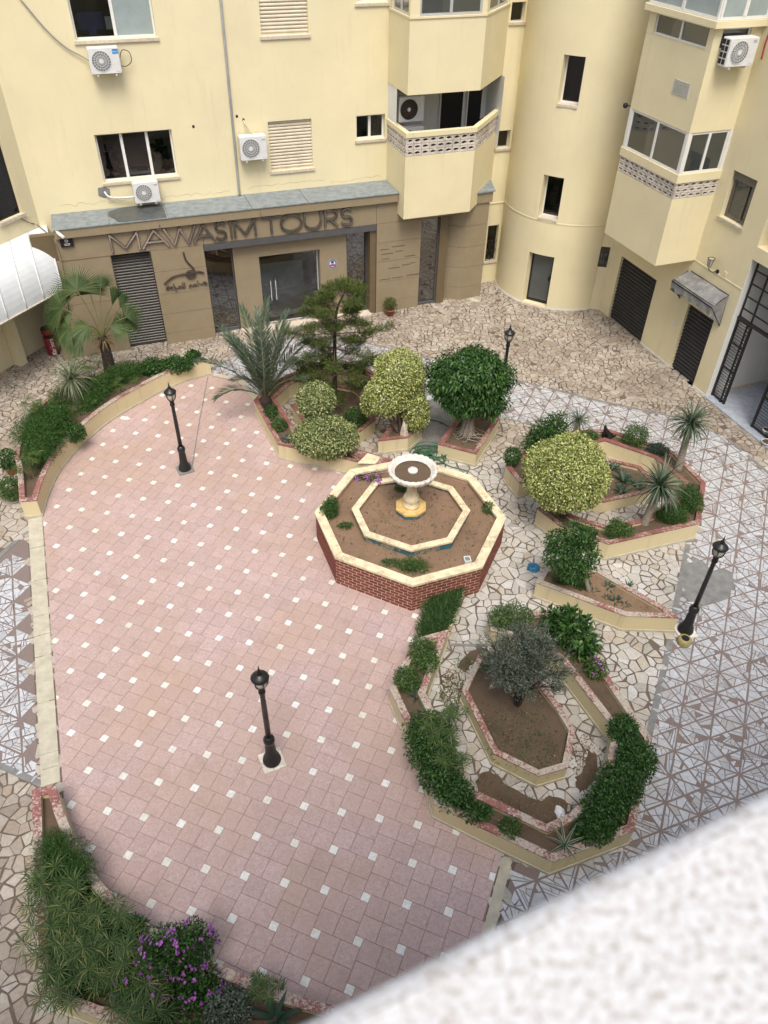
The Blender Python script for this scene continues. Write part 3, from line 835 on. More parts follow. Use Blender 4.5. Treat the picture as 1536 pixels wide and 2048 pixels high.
def window(parent, fr, s0, s1, z0, z1, o, n=2, fm='white_frame', gm='glass', wf=.055, sill=True, interior='dark_room', depth=.15, sm='sill', rd=2.0, frost=()):
    """frame with n lights; panes and sill are its pieces"""
    mb = MB(); d0, d1 = o + depth, o + depth + .05; g = .002
    mb.box(s0 + g, s0 + wf, d0, d1, z0 + g, z1 - g, fr); mb.box(s1 - wf, s1 - g, d0, d1, z0 + g, z1 - g, fr)
    mb.box(s0 + wf, s1 - wf, d0, d1, z0 + g, z0 + wf, fr); mb.box(s0 + wf, s1 - wf, d0, d1, z1 - wf, z1 - g, fr)
    ws = (s1 - s0) / n
    for k in range(1, n):
        c = s0 + ws * k; mb.box(c - wf * .75, c + wf * .75, d0 - .008, d1 - .002, z0 + wf, z1 - wf, fr)
    f = obj('window', mb, MT[fm], parent)
    for k in range(n):
        a = s0 + ws * k + (wf * .75 if k else wf); b = s0 + ws * (k + 1) - (wf * .75 if k < n - 1 else wf)
        obj('pane', MB().box(a, b, d0 + .02, d0 + .026, z0 + wf, z1 - wf, fr), MT['glass_frost' if k in frost else gm], f)
    if sill: obj('sill', MB().box(s0 - .05, s1 + .05, o - .05, o + depth, z0 - .075, z0 - .002, fr), MT[sm], f)
    if interior: room(parent, fr, s0, s1, z0, z1, o + depth + .07, rd, interior)
    return f
def shutter(parent, fr, s0, s1, z0, z1, o, pitch, mat, name='roller_shutter', depth=.12, bar=.07):
    mb = MB(); k = max(2, int((z1 - z0 - bar) / pitch)); p = (z1 - z0 - bar) / k
    mb.box(s0, s1, o + depth - .012, o + depth + .03, z0, z0 + bar, fr)
    k_ = pitch * .32
    prof = [(0, .0), (.10, -.6 * k_), (.35, -k_), (.65, -.9 * k_), (.84, -.4 * k_), (.90, .35 * k_), (1, .35 * k_)]
    for i in range(k):
        zb = z0 + bar + i * p
        pts = [(zb + t * p, o + depth + e * 1.2) for t, e in prof]
        for (za, oa), (zc, oc) in zip(pts[:-1], pts[1:]):
            mb.poly([fr(s0, oa, za), fr(s1, oa, za), fr(s1, oc, zc), fr(s0, oc, zc)])
        mb.poly([fr(s0, pts[-1][1], pts[-1][0]), fr(s1, pts[-1][1], pts[-1][0]), fr(s1, o + depth, zb + p), fr(s0, o + depth, zb + p)])
    return obj(name, mb, MT[mat], parent)

# --- building with the shop front (upper floors stand 1.15 m behind the shop front)
U = 1.15
ob = thing('office_building', 'cream rendered block above the travel agency with polygonal balcony bay', 'building', FA(0, U, 0))
HA = [(-5.44, -3.30, 8.66, 10.2), (-5.50, -3.30, 4.97, 6.31), (-.38, 1.0, 4.84, 6.30), (-.37, 1.03, 8.56, 10.2), (2.48, 3.45, 5.54, 6.27), (2.50, 3.50, 9.27, 10.2),
      (7.58, 8.06, 8.62, 9.15), (7.55, 8.05, 4.88, 5.45), (7.58, 8.02, .84, 2.20), (3.56, 7.46, 5.10, 7.14, .9), (3.8, 7.2, 9.3, 11.0, .9)]
obj('wall', wall_holes(FA, U, -7.62, 8.9, 3.3, TOP, [h for h in HA if h[3] > 3.3 and h[2] > 3]), MT['wall'], ob)
obj('wall', wall_holes(FA, U - .004, 6.9, 8.9, 0, 3.3, [HA[8]]), MT['wall'], ob)
obj('string_course', MB().box(7.46, 8.6, U - .03, U - .005, 3.0, 3.04, FA), MT['wall'], ob)
window(ob, FA, *HA[0], U, 2, frost=(1,), sill=True, interior='dark_room')
w2 = window(ob, FA, *HA[1], U, 3, interior=None)
window(ob, FA, *HA[4], U, 2)
window(ob, FA, *HA[5], U, 2)
for h in HA[6:8]: window(ob, FA, *h, U, 1, 'grey_frame', wf=.03)
window(ob, FA, *HA[8], U, 1, 'black_metal', wf=.03)
g = MB()   # wrought-iron grille
s0, s1, z0, z1 = .0 + 7.60, 8.0, .86, 1.62
for a, b in (((s0, z0), (s1, z1)), ((s0, z1), (s1, z0)), (((s0 + s1) / 2, z0), ((s0 + s1) / 2, z1)), ((s0, (z0 + z1) / 2), (s1, (z0 + z1) / 2)), ((s0, z0), (s1, z0)), ((s0, z1), (s1, z1)), ((s0, (z0 + z1) / 2), ((s0 + s1) / 2, z1)), ((s0, (z0 + z1) / 2), ((s0 + s1) / 2, z0)), ((s1, (z0 + z1) / 2), ((s0 + s1) / 2, z1)), ((s1, (z0 + z1) / 2), ((s0 + s1) / 2, z0))):
    g.tube([FA(a[0], U + .02, a[1]), FA(b[0], U + .02, b[1])], .008, 4)
obj('window_grille', g, MT['black_metal'], ob)
for h in (HA[2], HA[3]):
    shutter(ob, FA, h[0], h[1], h[2], h[3], U, .09, 'shutter_cream', 'window_shutter', .10, .05)
    obj('sill', MB().box(h[0] - .05, h[1] + .05, U - .05, U + .085, h[2] - .08, h[2] - .002, FA), MT['sill'], ob)
# room of the three-light window with its two office chairs' wall
MT['office'] = M_plain('warm_office_walls', (.74, .60, .42), .9, .08, 2)
room(ob, FA, *HA[1], U + .22, 2.4, 'office', .5)
room(ob, FA, 3.95, 7.1, 9.4, 10.9, U + .9, 1.5, 'dark_room', .3)
# drain pipe and holes in the render
obj('drain_pipe', MB().tube([FA(-1.42, U - .05, TOP - .5), FA(-1.47, U - .05, 6.5), FA(-1.49, U - .05, 4.3), FA(-1.49, U - .08, 4.24)], .036, 10), MT['pipe'], ob, smooth=True)
for s, z in ((-2.64, 6.33), (-1.31, 6.52), (-1.12, 6.41)):
    o_ = obj('wall_hole', MB().lathe([(.035, -.004), (.04, .004)], (0, 0, 0), 10), MT['black'], ob)
    me = o_.data
    for v in me.vertices:
        q = v.co + Vector(wloc(ob)); x, y, zz = q.x, q.y, q.z
        p = FA(s + x, U + .002 - zz, z + y * 1.2); v.co = Vector(p) - wloc(ob)
# balcony bay: two storeys of polygonal plan
BA = [(3.52, 1.16), (3.52, -.57), (5.90, -.56), (7.52, 1.16)]
def bay_band(fr, pts, z0, z1, t=.12, floor=False, ceil=False):
    mb = MB(); P = [np.array(p) for p in pts]
    inn = []
    for i, p in enumerate(P):
        d = []
        if i > 0: a = p - P[i - 1]; d.append(np.array((-a[1], a[0])) / np.linalg.norm(a))
        if i < len(P) - 1: a = P[i + 1] - p; d.append(np.array((-a[1], a[0])) / np.linalg.norm(a))
        n = sum(d); n = n / (n @ n) * len(d) ** 0 * (1 if len(d) == 1 else 2) if len(d) == 1 else n * (2 / (n @ n))
        inn.append(p + n * t)
    for a, b, c, d in zip(P[:-1], P[1:], inn[:-1], inn[1:]):
        mb.hexa([fr(a[0], a[1], z0), fr(b[0], b[1], z0), fr(d[0], d[1], z0), fr(c[0], c[1], z0), fr(a[0], a[1], z1), fr(b[0], b[1], z1), fr(d[0], d[1], z1), fr(c[0], c[1], z1)])
    if floor: mb.poly([fr(p[0], p[1], z0 + .002) for p in inn]); 
    if ceil: mb.poly([fr(p[0], p[1], z1 - .002) for p in inn])
    return mb
def slab(fr, pts, z0, z1):
    mb = MB(); n = len(pts); mb.v = [fr(p[0], p[1], z0) for p in pts] + [fr(p[0], p[1], z1) for p in pts]
    for i in range(n): mb.f.append((i, (i + 1) % n, n + (i + 1) % n, n + i))
    mb.f += [tuple(range(n))[::-1], tuple(range(n, 2 * n))]; return mb
_blk = {}
def breeze_blocks(parent, fr, p0, p1, z0, z1, rows, width=.262):
    """concrete screen blocks with an eye-shaped hole, one object each"""
    a, b = np.array(p0), np.array(p1); L = np.linalg.norm(b - a); n = max(1, round(L / width)); wd = L / n; ht = (z1 - z0) / rows
    d = (b - a) / L; nn = np.array((-d[1], d[0]))      # towards the inside
    e0 = np.array(fr(*(a + d), 0)) - np.array(fr(*a, 0)); e1 = np.array(fr(*(a + nn), 0)) - np.array(fr(*a, 0))
    mb = MB(); k = 16; outer, hole = [], []
    per = [(-.5, -.5), (-.25, -.5), (0, -.5), (.25, -.5), (.5, -.5), (.5, -.25), (.5, 0), (.5, .25), (.5, .5), (.25, .5), (0, .5), (-.25, .5), (-.5, .5), (-.5, .25), (-.5, 0), (-.5, -.25)]
    for u, v in per:
        outer.append((u * (wd - .012), v * (ht - .012)))
        an = math.atan2(v, u); hx, hy = .36 * wd, .24 * ht
        x, y = math.cos(an), math.sin(an); ex = abs(x) ** .5 * (1 if x > 0 else -1)
        hole.append((hx * ex, hy * y * (1 - .55 * abs(ex) ** 2)))
    for dep in (0, .09):
        for pts in (outer, hole):
            mb.v += [tuple(e0 * x + e1 * dep + np.array((0, 0, y))) for x, y in pts]
    for i in range(k):
        j = (i + 1) % k
        mb.f += [(i, j, k + j, k + i), (2 * k + j, 2 * k + i, 3 * k + i, 3 * k + j), (k + i, k + j, 3 * k + j, 3 * k + i), (j, i, 2 * k + i, 2 * k + j)]
    me = bpy.data.meshes.new('breeze_block'); me.from_pydata(mb.v, [], mb.f); me.materials.append(MT['breeze'])
    off = wloc(parent)
    for r in range(rows):
        for c in range(n):
            q = a + d * (c + .5) * wd; p = fr(q[0], q[1], z0 + (r + .5) * ht)
            o = link('breeze_block', me, parent); o.location = Vector(p) - off
obj('balcony_wall', bay_band(FA, BA, 3.50, 5.44, .12), MT['wall'], ob)
obj('balcony_soffit', slab(FA, [(3.60, 1.2), (3.60, -.48), (5.86, -.47), (7.3, 1.2)], 3.52, 3.60), MT['wall'], ob)
obj('balcony_floor', slab(FA, [(3.60, 2.0), (3.60, -.44), (5.86, -.43), (7.3, 1.2), (7.3, 2.0)], 5.05, 5.12), MT['kerb'], ob)
for p, q in zip(BA[:-1], BA[1:]): breeze_blocks(ob, FA, p, q, 5.445, 5.985, 3)
obj('balcony_rail', bay_band(FA, [(3.50, 1.14), (3.50, -.60), (5.91, -.59), (7.54, 1.14)], 5.99, 6.13, .17), MT['wall'], ob)
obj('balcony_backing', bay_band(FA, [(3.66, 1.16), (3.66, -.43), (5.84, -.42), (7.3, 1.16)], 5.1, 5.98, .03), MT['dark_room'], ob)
obj('bay_wall', bay_band(FA, BA, 7.17, 9.10, .14), MT['wall'], ob)
obj('bay_soffit', slab(FA, [(3.60, 2.04), (3.60, -.46), (5.84, -.45), (7.3, 1.2), (7.3, 2.04)], 7.19, 7.26), MT['white_render'], ob)
obj('bay_sill', bay_band(FA, [(3.50, 1.14), (3.50, -.60), (5.91, -.59), (7.54, 1.14)], 9.10, 9.15, .2), MT['wall'], ob)
# recess behind the lower balcony: white niche with dark glazed doors
nb = MB(); e = 2.05
nb.poly([FA(3.5, e, 5), FA(7.5, e, 5), FA(7.5, e, 7.3), FA(3.5, e, 7.3)])
nb.poly([FA(3.57, U, 5), FA(3.57, e, 5), FA(3.57, e, 7.3), FA(3.57, U, 7.3)]); nb.poly([FA(7.44, U - .3, 5), FA(7.44, U - .3, 7.16), FA(7.44, e, 7.16), FA(7.44, e, 5)])
nb.poly([FA(3.535, U, 6.1), FA(3.535, .35, 6.1), FA(3.535, .35, 7.17), FA(3.535, U, 7.17)])
obj('balcony_niche', nb, MT['white_render'], ob)
for a, b in ((5.75, 6.55), (6.75, 7.25)):
    d_ = obj('balcony_door', MB().box(a - .05, a, e - .07, e - .01, 5.13, 6.75, FA).box(b, b + .05, e - .07, e - .01, 5.13, 6.75, FA).box(a, b, e - .07, e - .01, 6.70, 6.75, FA), MT['white_frame'], ob)
    obj('pane', MB().box(a, b, e - .04, e - .03, 5.13, 6.70, FA), MT['black'], d_)
# glazing of the bay above
for (p, q), n in zip(zip(BA[:-1], BA[1:]), (2, 2, 2)):
    a, b = np.array(p), np.array(q); L = np.linalg.norm(b - a); d = (b - a) / L; nn = np.array((-d[1], d[0]))
    c = FA.xy(*a); f2 = Frame(c, np.array(FA.xy(*(a + d))) - c, np.array(FA.xy(*(a + nn))) - c)
    mar = (.25, .18) if L > 2 else (.3, .12)
    if L > 2.3 and n == 2 and abs(d[0]) > .95: mar = (.30, .16)
    window(ob, f2, mar[0], L - mar[1], 9.155, 10.5, .0, n, 'grey_frame', 'glass_sheen', .06, sill=False, interior=None, depth=.03)
    for a_, b_ in ((0, mar[0] - .003), (L - mar[1] + .003, L)): obj('bay_pier', MB().box(a_, b_, .0, .12, 9.155, 10.5, f2), MT['wall'], ob)
obj('bay_wall', bay_band(FA, BA, 10.505, 12.4, .14), MT['wall'], ob)
obj('bay_ceiling', slab(FA, [(3.60, 2.0), (3.60, -.42), (5.84, -.42), (7.3, 1.2), (7.3, 2.0)], 10.52, 10.58), MT['white_render'], ob)
obj('bay_floor', slab(FA, [(3.64, 2.04), (3.64, -.40), (5.82, -.39), (7.28, 1.2), (7.28, 2.04)], 8.75, 8.80), MT['dark_room'], ob)
# gutter pipe beside the bay
obj('drain_pipe', MB().tube([FA(7.50, 1.08, 3.55), FA(7.46, 1.0, 3.45), FA(7.42, 1.0, 3.3), FA(7.42, 1.02, .02)], .03, 8), MT['cream_pipe'], ob, smooth=True)

# --- shop front
sf = thing('shopfront', 'tan clad travel agency shop front with glass door and slate ledge', 'shop', FA(0, 0, 0))
obj('ledge_core', MB().box(-7.20, 3.50, -.12, U - .005, 4.02, 4.19, FA), MT['clad'], sf)
for a, b in ((-7.22, -5.60), (-5.59, -3.90), (-3.89, -1.35), (-1.34, .45), (.46, 3.51)):
    obj('slate_slab', MB().box(a, b - .006, -.16, U - .004, 4.192, 4.222 + random.uniform(-.003, .003), FA), MT['slate'], sf)
for a, b in ((-7.20, -4.2), (-4.19, -1.1), (-1.09, 3.50)):
    obj('fascia_panel', MB().box(a, b - .008, -.13, -.09, 3.93, 4.188, FA), MT['clad'], sf)
# sign band and cladding panels between joints
def panel(s0, s1, z0, z1, o=0.0, t=.04, mat='clad'):
    return obj('cladding_panel', MB().box(s0 + .005, s1 - .005, o, o + t, z0 + .005, z1 - .005, FA), MT[mat], sf)
obj('backing_wall', MB().box(-7.9, -5.80, .06, .3, 0, 4.0, FA).box(-4.60, -2.98, .05, .3, 0, 4.0, FA).box(-5.80, -4.60, .05, .3, 3.23, 4.0, FA).box(-2.98, 2.80, .05, .3, 3.24, 4.0, FA).box(2.80, 4.42, .05, .3, 0, 4.0, FA).box(4.42, 5.5, .05, .3, 3.2, 4.0, FA), MT['clad_dark'], sf)
panel(-7.25, -4.60, 3.22, 3.93); panel(-4.60, -2.95, 3.22, 3.93); panel(-2.95, 2.78, 3.22, 3.93); panel(2.78, 5.45, 3.22, 3.93)
for z0, z1 in ((.0, .40), (.40, 1.08), (1.08, 1.76), (1.76, 2.52), (2.52, 3.22)): panel(-4.60, -2.98, z0, z1)
for z0, z1 in ((.0, .41), (.41, 1.16), (1.16, 1.89), (1.89, 2.56), (2.56, 3.22)): panel(2.80, 4.42, z0, z1)
for z0, z1 in ((.0, .9), (.9, 1.8), (1.8, 2.6), (2.6, 3.22)): panel(-7.9, -5.80, z0, z1, .02)
obj('fascia_bar', MB().box(-2.97, 2.78, -.03, .3, 3.02, 3.215, FA), MT['fascia_bar'], sf)
# recessed entrance
R0 = .35
mb = MB()
for a, b, c, d in ((-2.05, -1.22, 0, 3.02), (.86, 1.80, 0, 3.02), (-1.22, .86, 2.50, 3.02)): mb.box(a, b, R0 - .1, R0 + .1, c, d, FA)
obj('portal', mb, MT['clad'], sf)
obj('portal_jamb', MB().box(2.58, 2.79, .045, R0 + .1, 0, 3.02, FA).box(-3.0, -2.97, .045, R0 + .1, 0, 3.02, FA), MT['clad_dark'], sf)
for a, b in ((-2.95, -2.07), (1.82, 2.56)):
    f = obj('shop_window', MB().box(a, a + .03, R0, R0 + .06, .12, 3.0, FA).box(b - .03, b, R0, R0 + .06, .12, 3.0, FA).box(a, b, R0 - .04, R0 + .08, 0, .12, FA), MT['fascia_bar'], sf)
    obj('pane', MB().box(a + .03, b - .03, R0 + .02, R0 + .03, .12, 3.0, FA), MT['glass_shop'], f)
    room(sf, FA, a, b, .1, 3.0, R0 + .12, 2.0, 'dark_room', .1)
gd = obj('glass_door', MB().box(-1.20, -1.17, R0 + .12, R0 + .16, .02, 2.49, FA).box(.80, .845, R0 + .12, R0 + .16, .02, 2.49, FA).box(-1.17, .80, R0 + .12, R0 + .16, 2.45, 2.49, FA), MT['grey_frame'], sf)
for a, b in ((-1.165, -.78), (-.77, .795)): obj('pane', MB().box(a, b, R0 + .135, R0 + .147, .03, 2.44, FA), MT['glass_clear'], gd)
obj('handle', MB().tube([FA(-.86, R0 + .06, .85), FA(-.86, R0 + .06, 1.55)], .011, 8).tube([FA(-.69, R0 + .06, .85), FA(-.69, R0 + .06, 1.55)], .011, 8).tube([FA(-.86, R0 + .06, .95), FA(-.86, R0 + .14, .95)], .01, 6).tube([FA(-.86, R0 + .06, 1.45), FA(-.86, R0 + .14, 1.45)], .01, 6).tube([FA(-.69, R0 + .06, .95), FA(-.69, R0 + .14, .95)], .01, 6).tube([FA(-.69, R0 + .06, 1.45), FA(-.69, R0 + .14, 1.45)], .01, 6), MT['white_metal'], gd)
MT['shop_floor'] = M_plain('pale_shop_floor', (.60, .60, .57), .25, .08, 2)
MT['lamp_on'] = None
ir = MB(); e = R0 + 4.0; z = 2.9
ir.poly([FA(-3.0, e, 0), FA(2.6, e, 0), FA(2.6, e, z), FA(-3.0, e, z)]).poly([FA(-1.9, R0 + .2, 0), FA(-1.9, e, 0), FA(-1.9, e, z), FA(-1.9, R0 + .2, z)]).poly([FA(1.7, R0 + .2, 0), FA(1.7, R0 + .2, z), FA(1.7, e, z), FA(1.7, e, 0)]).poly([FA(-1.9, R0 + .2, z), FA(-1.9, e, z), FA(1.7, e, z), FA(1.7, R0 + .2, z)])
obj('interior', ir, MT['room'], sf)
obj('shop_floor', MB().poly([FA(-1.9, R0 + .1, .012), FA(1.7, R0 + .1, .012), FA(1.7, e, .012), FA(-1.9, e, .012)]), MT['shop_floor'], sf)
obj('counter', MB().box(-.9, .9, R0 + 2.6, R0 + 3.0, .012, 1.05, FA).box(-1.0, 1.0, R0 + 2.52, R0 + 3.08, 1.05, 1.1, FA), MT['white_metal'], sf)
obj('threshold', MB().box(-2.06, 2.6, -.15, R0 - .1, 0, .05, FA), MT['sill'], sf)
# corner window and the angled clad pillar under the bay
f = obj('shop_window', MB().box(4.44, 4.48, .14, .22, .10, 3.2, FA).box(5.10, 5.14, .14, .22, .10, 3.2, FA).box(4.44, 5.14, .10, .24, 0, .10, FA), MT['fascia_bar'], sf)
obj('pane', MB().box(4.48, 5.10, .17, .18, .10, 3.2, FA), MT['glass_shop'], f)
obj('window_jamb', MB().box(5.145, 5.44, .03, .30, 0, 3.2, FA), MT['clad_dark'], sf)
room(sf, FA, 4.44, 5.14, .1, 3.2, .3, 1.6, 'dark_room', .05)
PIL = [(5.45, .42), (6.10, .02), (6.98, .10), (7.28, .80), (5.45, .95)]
for z0, z1 in ((0, .5), (.5, 1.25), (1.25, 2.0), (2.0, 2.75), (2.75, 3.5)):
    obj('cladding_panel', slab(FA, offset_poly(ccw(PIL), 0), z0 + .005, z1 - .005), MT['clad'], sf)
obj('pillar_core', slab(FA, offset_poly(ccw(PIL), .03), 0, 3.7), MT['clad_dark'], sf)
obj('fascia_panel', slab(FA, [(5.46, .10), (6.05, -.02), (7.05, .05), (7.36, .85), (5.46, .95)], 3.505, 3.85), MT['clad'], sf)
obj('ledge', slab(FA, [(5.46, .05), (6.05, -.07), (7.10, .0), (7.42, 1.0), (5.46, .95)], 3.855, 3.90), MT['slate'], sf)
shutter(sf, FA, -5.78, -4.62, .0, 3.22, .05, .092, 'shutter_grey', depth=.16)

# --- stair tower
TC, TR = (6.50, 28.446), 2.37
tw = thing('stair_tower', 'round cream stair tower with dark doorway and two slot windows', 'tower', (TC[0], TC[1], 0))
TH = [(-130.6, -107.7, .06, 1.95), (-127.6, -110.4, 3.22, 4.61), (-125.7, -109.2, 6.76, 8.10), (-125.7, -109.2, 10.4, 11.7)]
def tp(a, r, z): return (TC[0] + r * math.cos(math.radians(a)), TC[1] + r * math.sin(math.radians(a)), z)
angs = sorted(set(np.arange(-201.5, -68.9, 2.5).tolist()) | {x for h in TH for x in h[:2]}); zz = sorted({0, TOP} | {x for h in TH for x in h[2:]})
mb = MB(); idx = {}
def vtx(a, z):
    if (a, z) not in idx: idx[(a, z)] = len(mb.v); mb.v.append(tp(a, TR, z))
    return idx[(a, z)]
for a, b in zip(angs[:-1], angs[1:]):
    for c, d in zip(zz[:-1], zz[1:]):
        if any(h[0] < (a + b) / 2 < h[1] and h[2] < (c + d) / 2 < h[3] for h in TH): continue
        mb.f.append((vtx(a, c), vtx(b, c), vtx(b, d), vtx(a, d)))
obj('wall', mb, MT['tower'], tw, smooth=True)
obj('tower_return', MB().poly([tp(-69, TR, 0), (7.25, 26.9, 0), (7.25, 26.9, TOP), tp(-69, TR, TOP)]), MT['tower'], tw)
for a, b, c, d in TH:
    q = TR - .30; rv = MB()
    rv.poly([tp(a, TR, c), tp(a, TR, d), tp(a, q, d), tp(a, q, c)]).poly([tp(b, TR, c), tp(b, q, c), tp(b, q, d), tp(b, TR, d)])
    rv.poly([tp(a, TR, d), tp(b, TR, d), tp(b, q, d), tp(a, q, d)]).poly([tp(a, TR, c), tp(a, q, c), tp(b, q, c), tp(b, TR, c)])
    obj('reveal', rv, MT['tower'], tw)
rg = MB(); n0 = 0
for a, b in zip(angs[:-1], angs[1:]):
    rg.hexa([tp(a, TR - .01, 3.10), tp(a, TR + .012, 3.10), tp(b, TR + .012, 3.10), tp(b, TR - .01, 3.10), tp(a, TR - .01, 3.135), tp(a, TR + .012, 3.135), tp(b, TR + .012, 3.135), tp(b, TR - .01, 3.135)])
obj('string_course', rg, MT['tower'], tw)
skl, skr = MB(), MB()
for a, b in zip(angs[:-1], angs[1:]):
    if TH[0][0] <= (a + b) / 2 <= TH[0][1]: continue
    (skl if a < -110 else skr).hexa([tp(a, TR - .01, 0), tp(a, TR + .012, 0), tp(b, TR + .012, 0), tp(b, TR - .01, 0), tp(a, TR - .01, .07), tp(a, TR + .012, .07), tp(b, TR + .012, .07), tp(b, TR - .01, .07)])
obj('skirting', skl, MT['white_render'], tw); obj('skirting', skr, MT['white_render'], tw)
obj('dark_stairwell', MB().lathe([(1.85, 0), (1.85, TOP)], TC + (0,), 32), MT['dark_room'], tw)
for k, (a, b, c, d) in enumerate(TH):
    p, q = np.array(tp(a, TR - .26, 0)[:2]), np.array(tp(b, TR - .26, 0)[:2]); L = np.linalg.norm(q - p); dv = (q - p) / L
    fr = Frame(p, dv, (-dv[1], dv[0]))
    if k:
        f = obj('window', MB().box(.0, .04, 0, .05, c, d, fr).box(L - .04, L, 0, .05, c, d, fr).box(.04, L - .04, 0, .05, c, c + .05, fr).box(.04, L - .04, 0, .05, d - .04, d, fr), MT['white_frame'], tw)
        obj('pane', MB().box(.04, L - .04, .02, .026, c + .05, d - .04, fr), MT['glass'], f)
        obj('sill', MB().box(-.02, L + .02, -.30, -.002, c - .07, c + .004, fr), MT['sill'], f)
    else:
        f = obj('door', MB().box(0, .06, 0, .05, c, d, fr).box(L - .06, L, 0, .05, c, d, fr).box(.06, L - .06, 0, .05, c, c + .10, fr).box(.06, L - .06, 0, .05, d - .06, d, fr), MT['black'], tw)
        obj('pane', MB().box(.06, L - .06, .02, .03, c + .10, d - .06, fr), MT['door_dark'], f)
        obj('handle', MB().tube([fr(L - .09, -.05, .95), fr(L - .09, -.05, 1.15)], .012, 6).box(L - .11, L - .07, -.06, 0, 1.0, 1.1, fr), MT['black'], f)
        obj('threshold', MB().box(-.05, L + .05, -.36, .06, .0, .058, fr), MT['sill'], tw)

# --- building on the right
rb = thing('apartment_building', 'cream apartment block on the right with black roller shutters and angular bay', 'building', FR(0, 0, 0))
HR = [(-2.65, -.63, 0, 2.29), (1.05, 2.25, 0, 2.28), (1.23, 2.18, 5.02, 6.27), (2.88, 5.9, 0, 4.42, 1.0), (2.90, 5.0, 4.78, 6.6, .8)]
obj('wall', wall_holes(FR, 0, -3.30, 9.0, 0, TOP, HR), MT['wall'], rb)
shutter(rb, FR, -2.65, -.63, 0, 2.29, 0, .118, 'shutter_dark', depth=.12)
shutter(rb, FR, 1.05, 2.25, 0, 2.28, 0, .118, 'shutter_dark', depth=.12)
window(rb, FR, *HR[2], 0, 1, 'bronze_frame', 'glass_sheen', .10, sm='kerb', depth=.14)
obj('window_shutter_box', MB().box(1.24, 2.17, .06, .135, 6.05, 6.26, FR), MT['bronze_frame'], rb)
obj('mullion', MB().box(1.80, 1.88, .12, .139, 5.06, 6.0, FR), MT['bronze_frame'], rb)
obj('string_course', MB().box(.80, 2.879, -.014, -.001, 3.53, 3.56, FR), MT['wall'], rb)
room(rb, FR, 2.90, 5.0, 4.78, 6.6, .8, 1.6, 'dark_room', .02)
for a, b in ((-.62, 1.04), (2.26, 2.87)): obj('skirting', MB().box(a, b, -.014, -.001, 0, .07, FR), MT['white_render'], rb)
obj('doorbell', MB().box(.64, .75, -.02, -.001, 1.36, 1.50, FR), MT['white_metal'], rb)
obj('junction_box', MB().box(2.05, 2.17, -.02, -.001, 3.62, 3.74, FR), MT['wall'], rb)
# link wall between tower and block
FK = Frame((7.05, 26.35), (.972, -.233), (.233, .972))
HK = [(.15, .64, 1.61, 2.35), (.10, .46, 5.02, 5.55), (.14, .50, 8.66, 9.13)]
obj('link_wall', wall_holes(FK, 0, -.9, .75, 0, TOP, HK), MT['wall'], rb)
window(rb, FK, *HK[0], 0, 1, 'black_metal', 'glass', .025, sill=False, depth=.06)
gk = MB()
for k in range(4): gk.tube([FK(.15 + .1225 * (k + .5), .03, 1.62), FK(.15 + .1225 * (k + .5), .03, 2.34)], .007, 4)
gk.tube([FK(.15, .03, 1.85), FK(.64, .03, 1.85)], .007, 4).tube([FK(.15, .03, 2.1), FK(.64, .03, 2.1)], .007, 4)
obj('window_grille', gk, MT['black_metal'], rb)
for h in HK[1:]: window(rb, FK, *h, 0, 1, 'grey_frame', 'glass', .03)
# angular bay
BR_ = [(-3.32, .01), (-1.90, -1.47), (.78, -1.43), (.78, .01)]
obj('bay_wall', bay_band(FR, BR_, 3.55, 5.47, .12), MT['wall'], rb)
obj('bay_soffit', slab(FR, [(-3.1, .05), (-1.86, -1.36), (.67, -1.33), (.67, .05)], 3.57, 3.63), MT['wall'], rb)
for p, q in zip(BR_[:-1], BR_[1:]): breeze_blocks(rb, FR, p, q, 5.475, 5.90, 3, .24)
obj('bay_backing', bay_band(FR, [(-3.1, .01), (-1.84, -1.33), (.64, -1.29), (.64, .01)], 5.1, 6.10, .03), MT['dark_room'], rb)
obj('bay_sill', bay_band(FR, [(-3.30, .0), (-1.92, -1.50), (.81, -1.46), (.81, .0)], 5.905, 6.13, .16), MT['wall'], rb)
obj('bay_wall', bay_band(FR, BR_, 7.18, 9.05, .14), MT['wall'], rb)
obj('bay_ceiling', slab(FR, [(-3.1, .05), (-1.86, -1.34), (.66, -1.31), (.66, .05)], 7.20, 7.26), MT['room'], rb)
obj('bay_floor', slab(FR, [(-3.0, .05), (-1.82, -1.30), (.62, -1.27), (.62, .05)], 5.2, 5.26), MT['room'], rb)
def face_frame(fr, p, q):
    a, b = np.array(p), np.array(q); L = np.linalg.norm(b - a); d = (b - a) / L; nn = np.array((-d[1], d[0])); c = np.array(fr.xy(*a))
    return Frame(c, np.array(fr.xy(*(a + d))) - c, np.array(fr.xy(*(a + nn))) - c), L
for k, (p, q) in enumerate(zip(BR_[:-1], BR_[1:])):
    f2, L = face_frame(FR, p, q)
    m0, m1 = ((.2, .12), (.12, .10), (.10, .10))[k]
    window(rb, f2, m0, L - m1, 6.135, 7.17, 0, 2, 'white_frame', 'glass_sheen', .05, sill=False, interior=None, depth=.02)
    for a_, b_ in ((0, m0 - .003), (L - m1 + .003, L)): obj('bay_pier', MB().box(a_, b_, 0, .1, 6.135, 7.175, f2), MT['white_frame'], rb)
    a0, a1 = ((.3, .25), (.30, .22), (.22, .35))[k]
    window(rb, f2, a0, L - a1, 9.075, 9.56, 0, 2 if k == 1 else 1, 'white_frame', 'glass_sheen', .045, sill=False, interior=None, depth=.04)
    for a_, b_, z_ in ((0, a0 - .003, 9.57), (L - a1 + .003, L, 9.57), (a0, L - a1, 9.072)): obj('bay_pier', MB().box(a_, b_, 0, .1, 9.055, z_, f2), MT['wall'], rb)
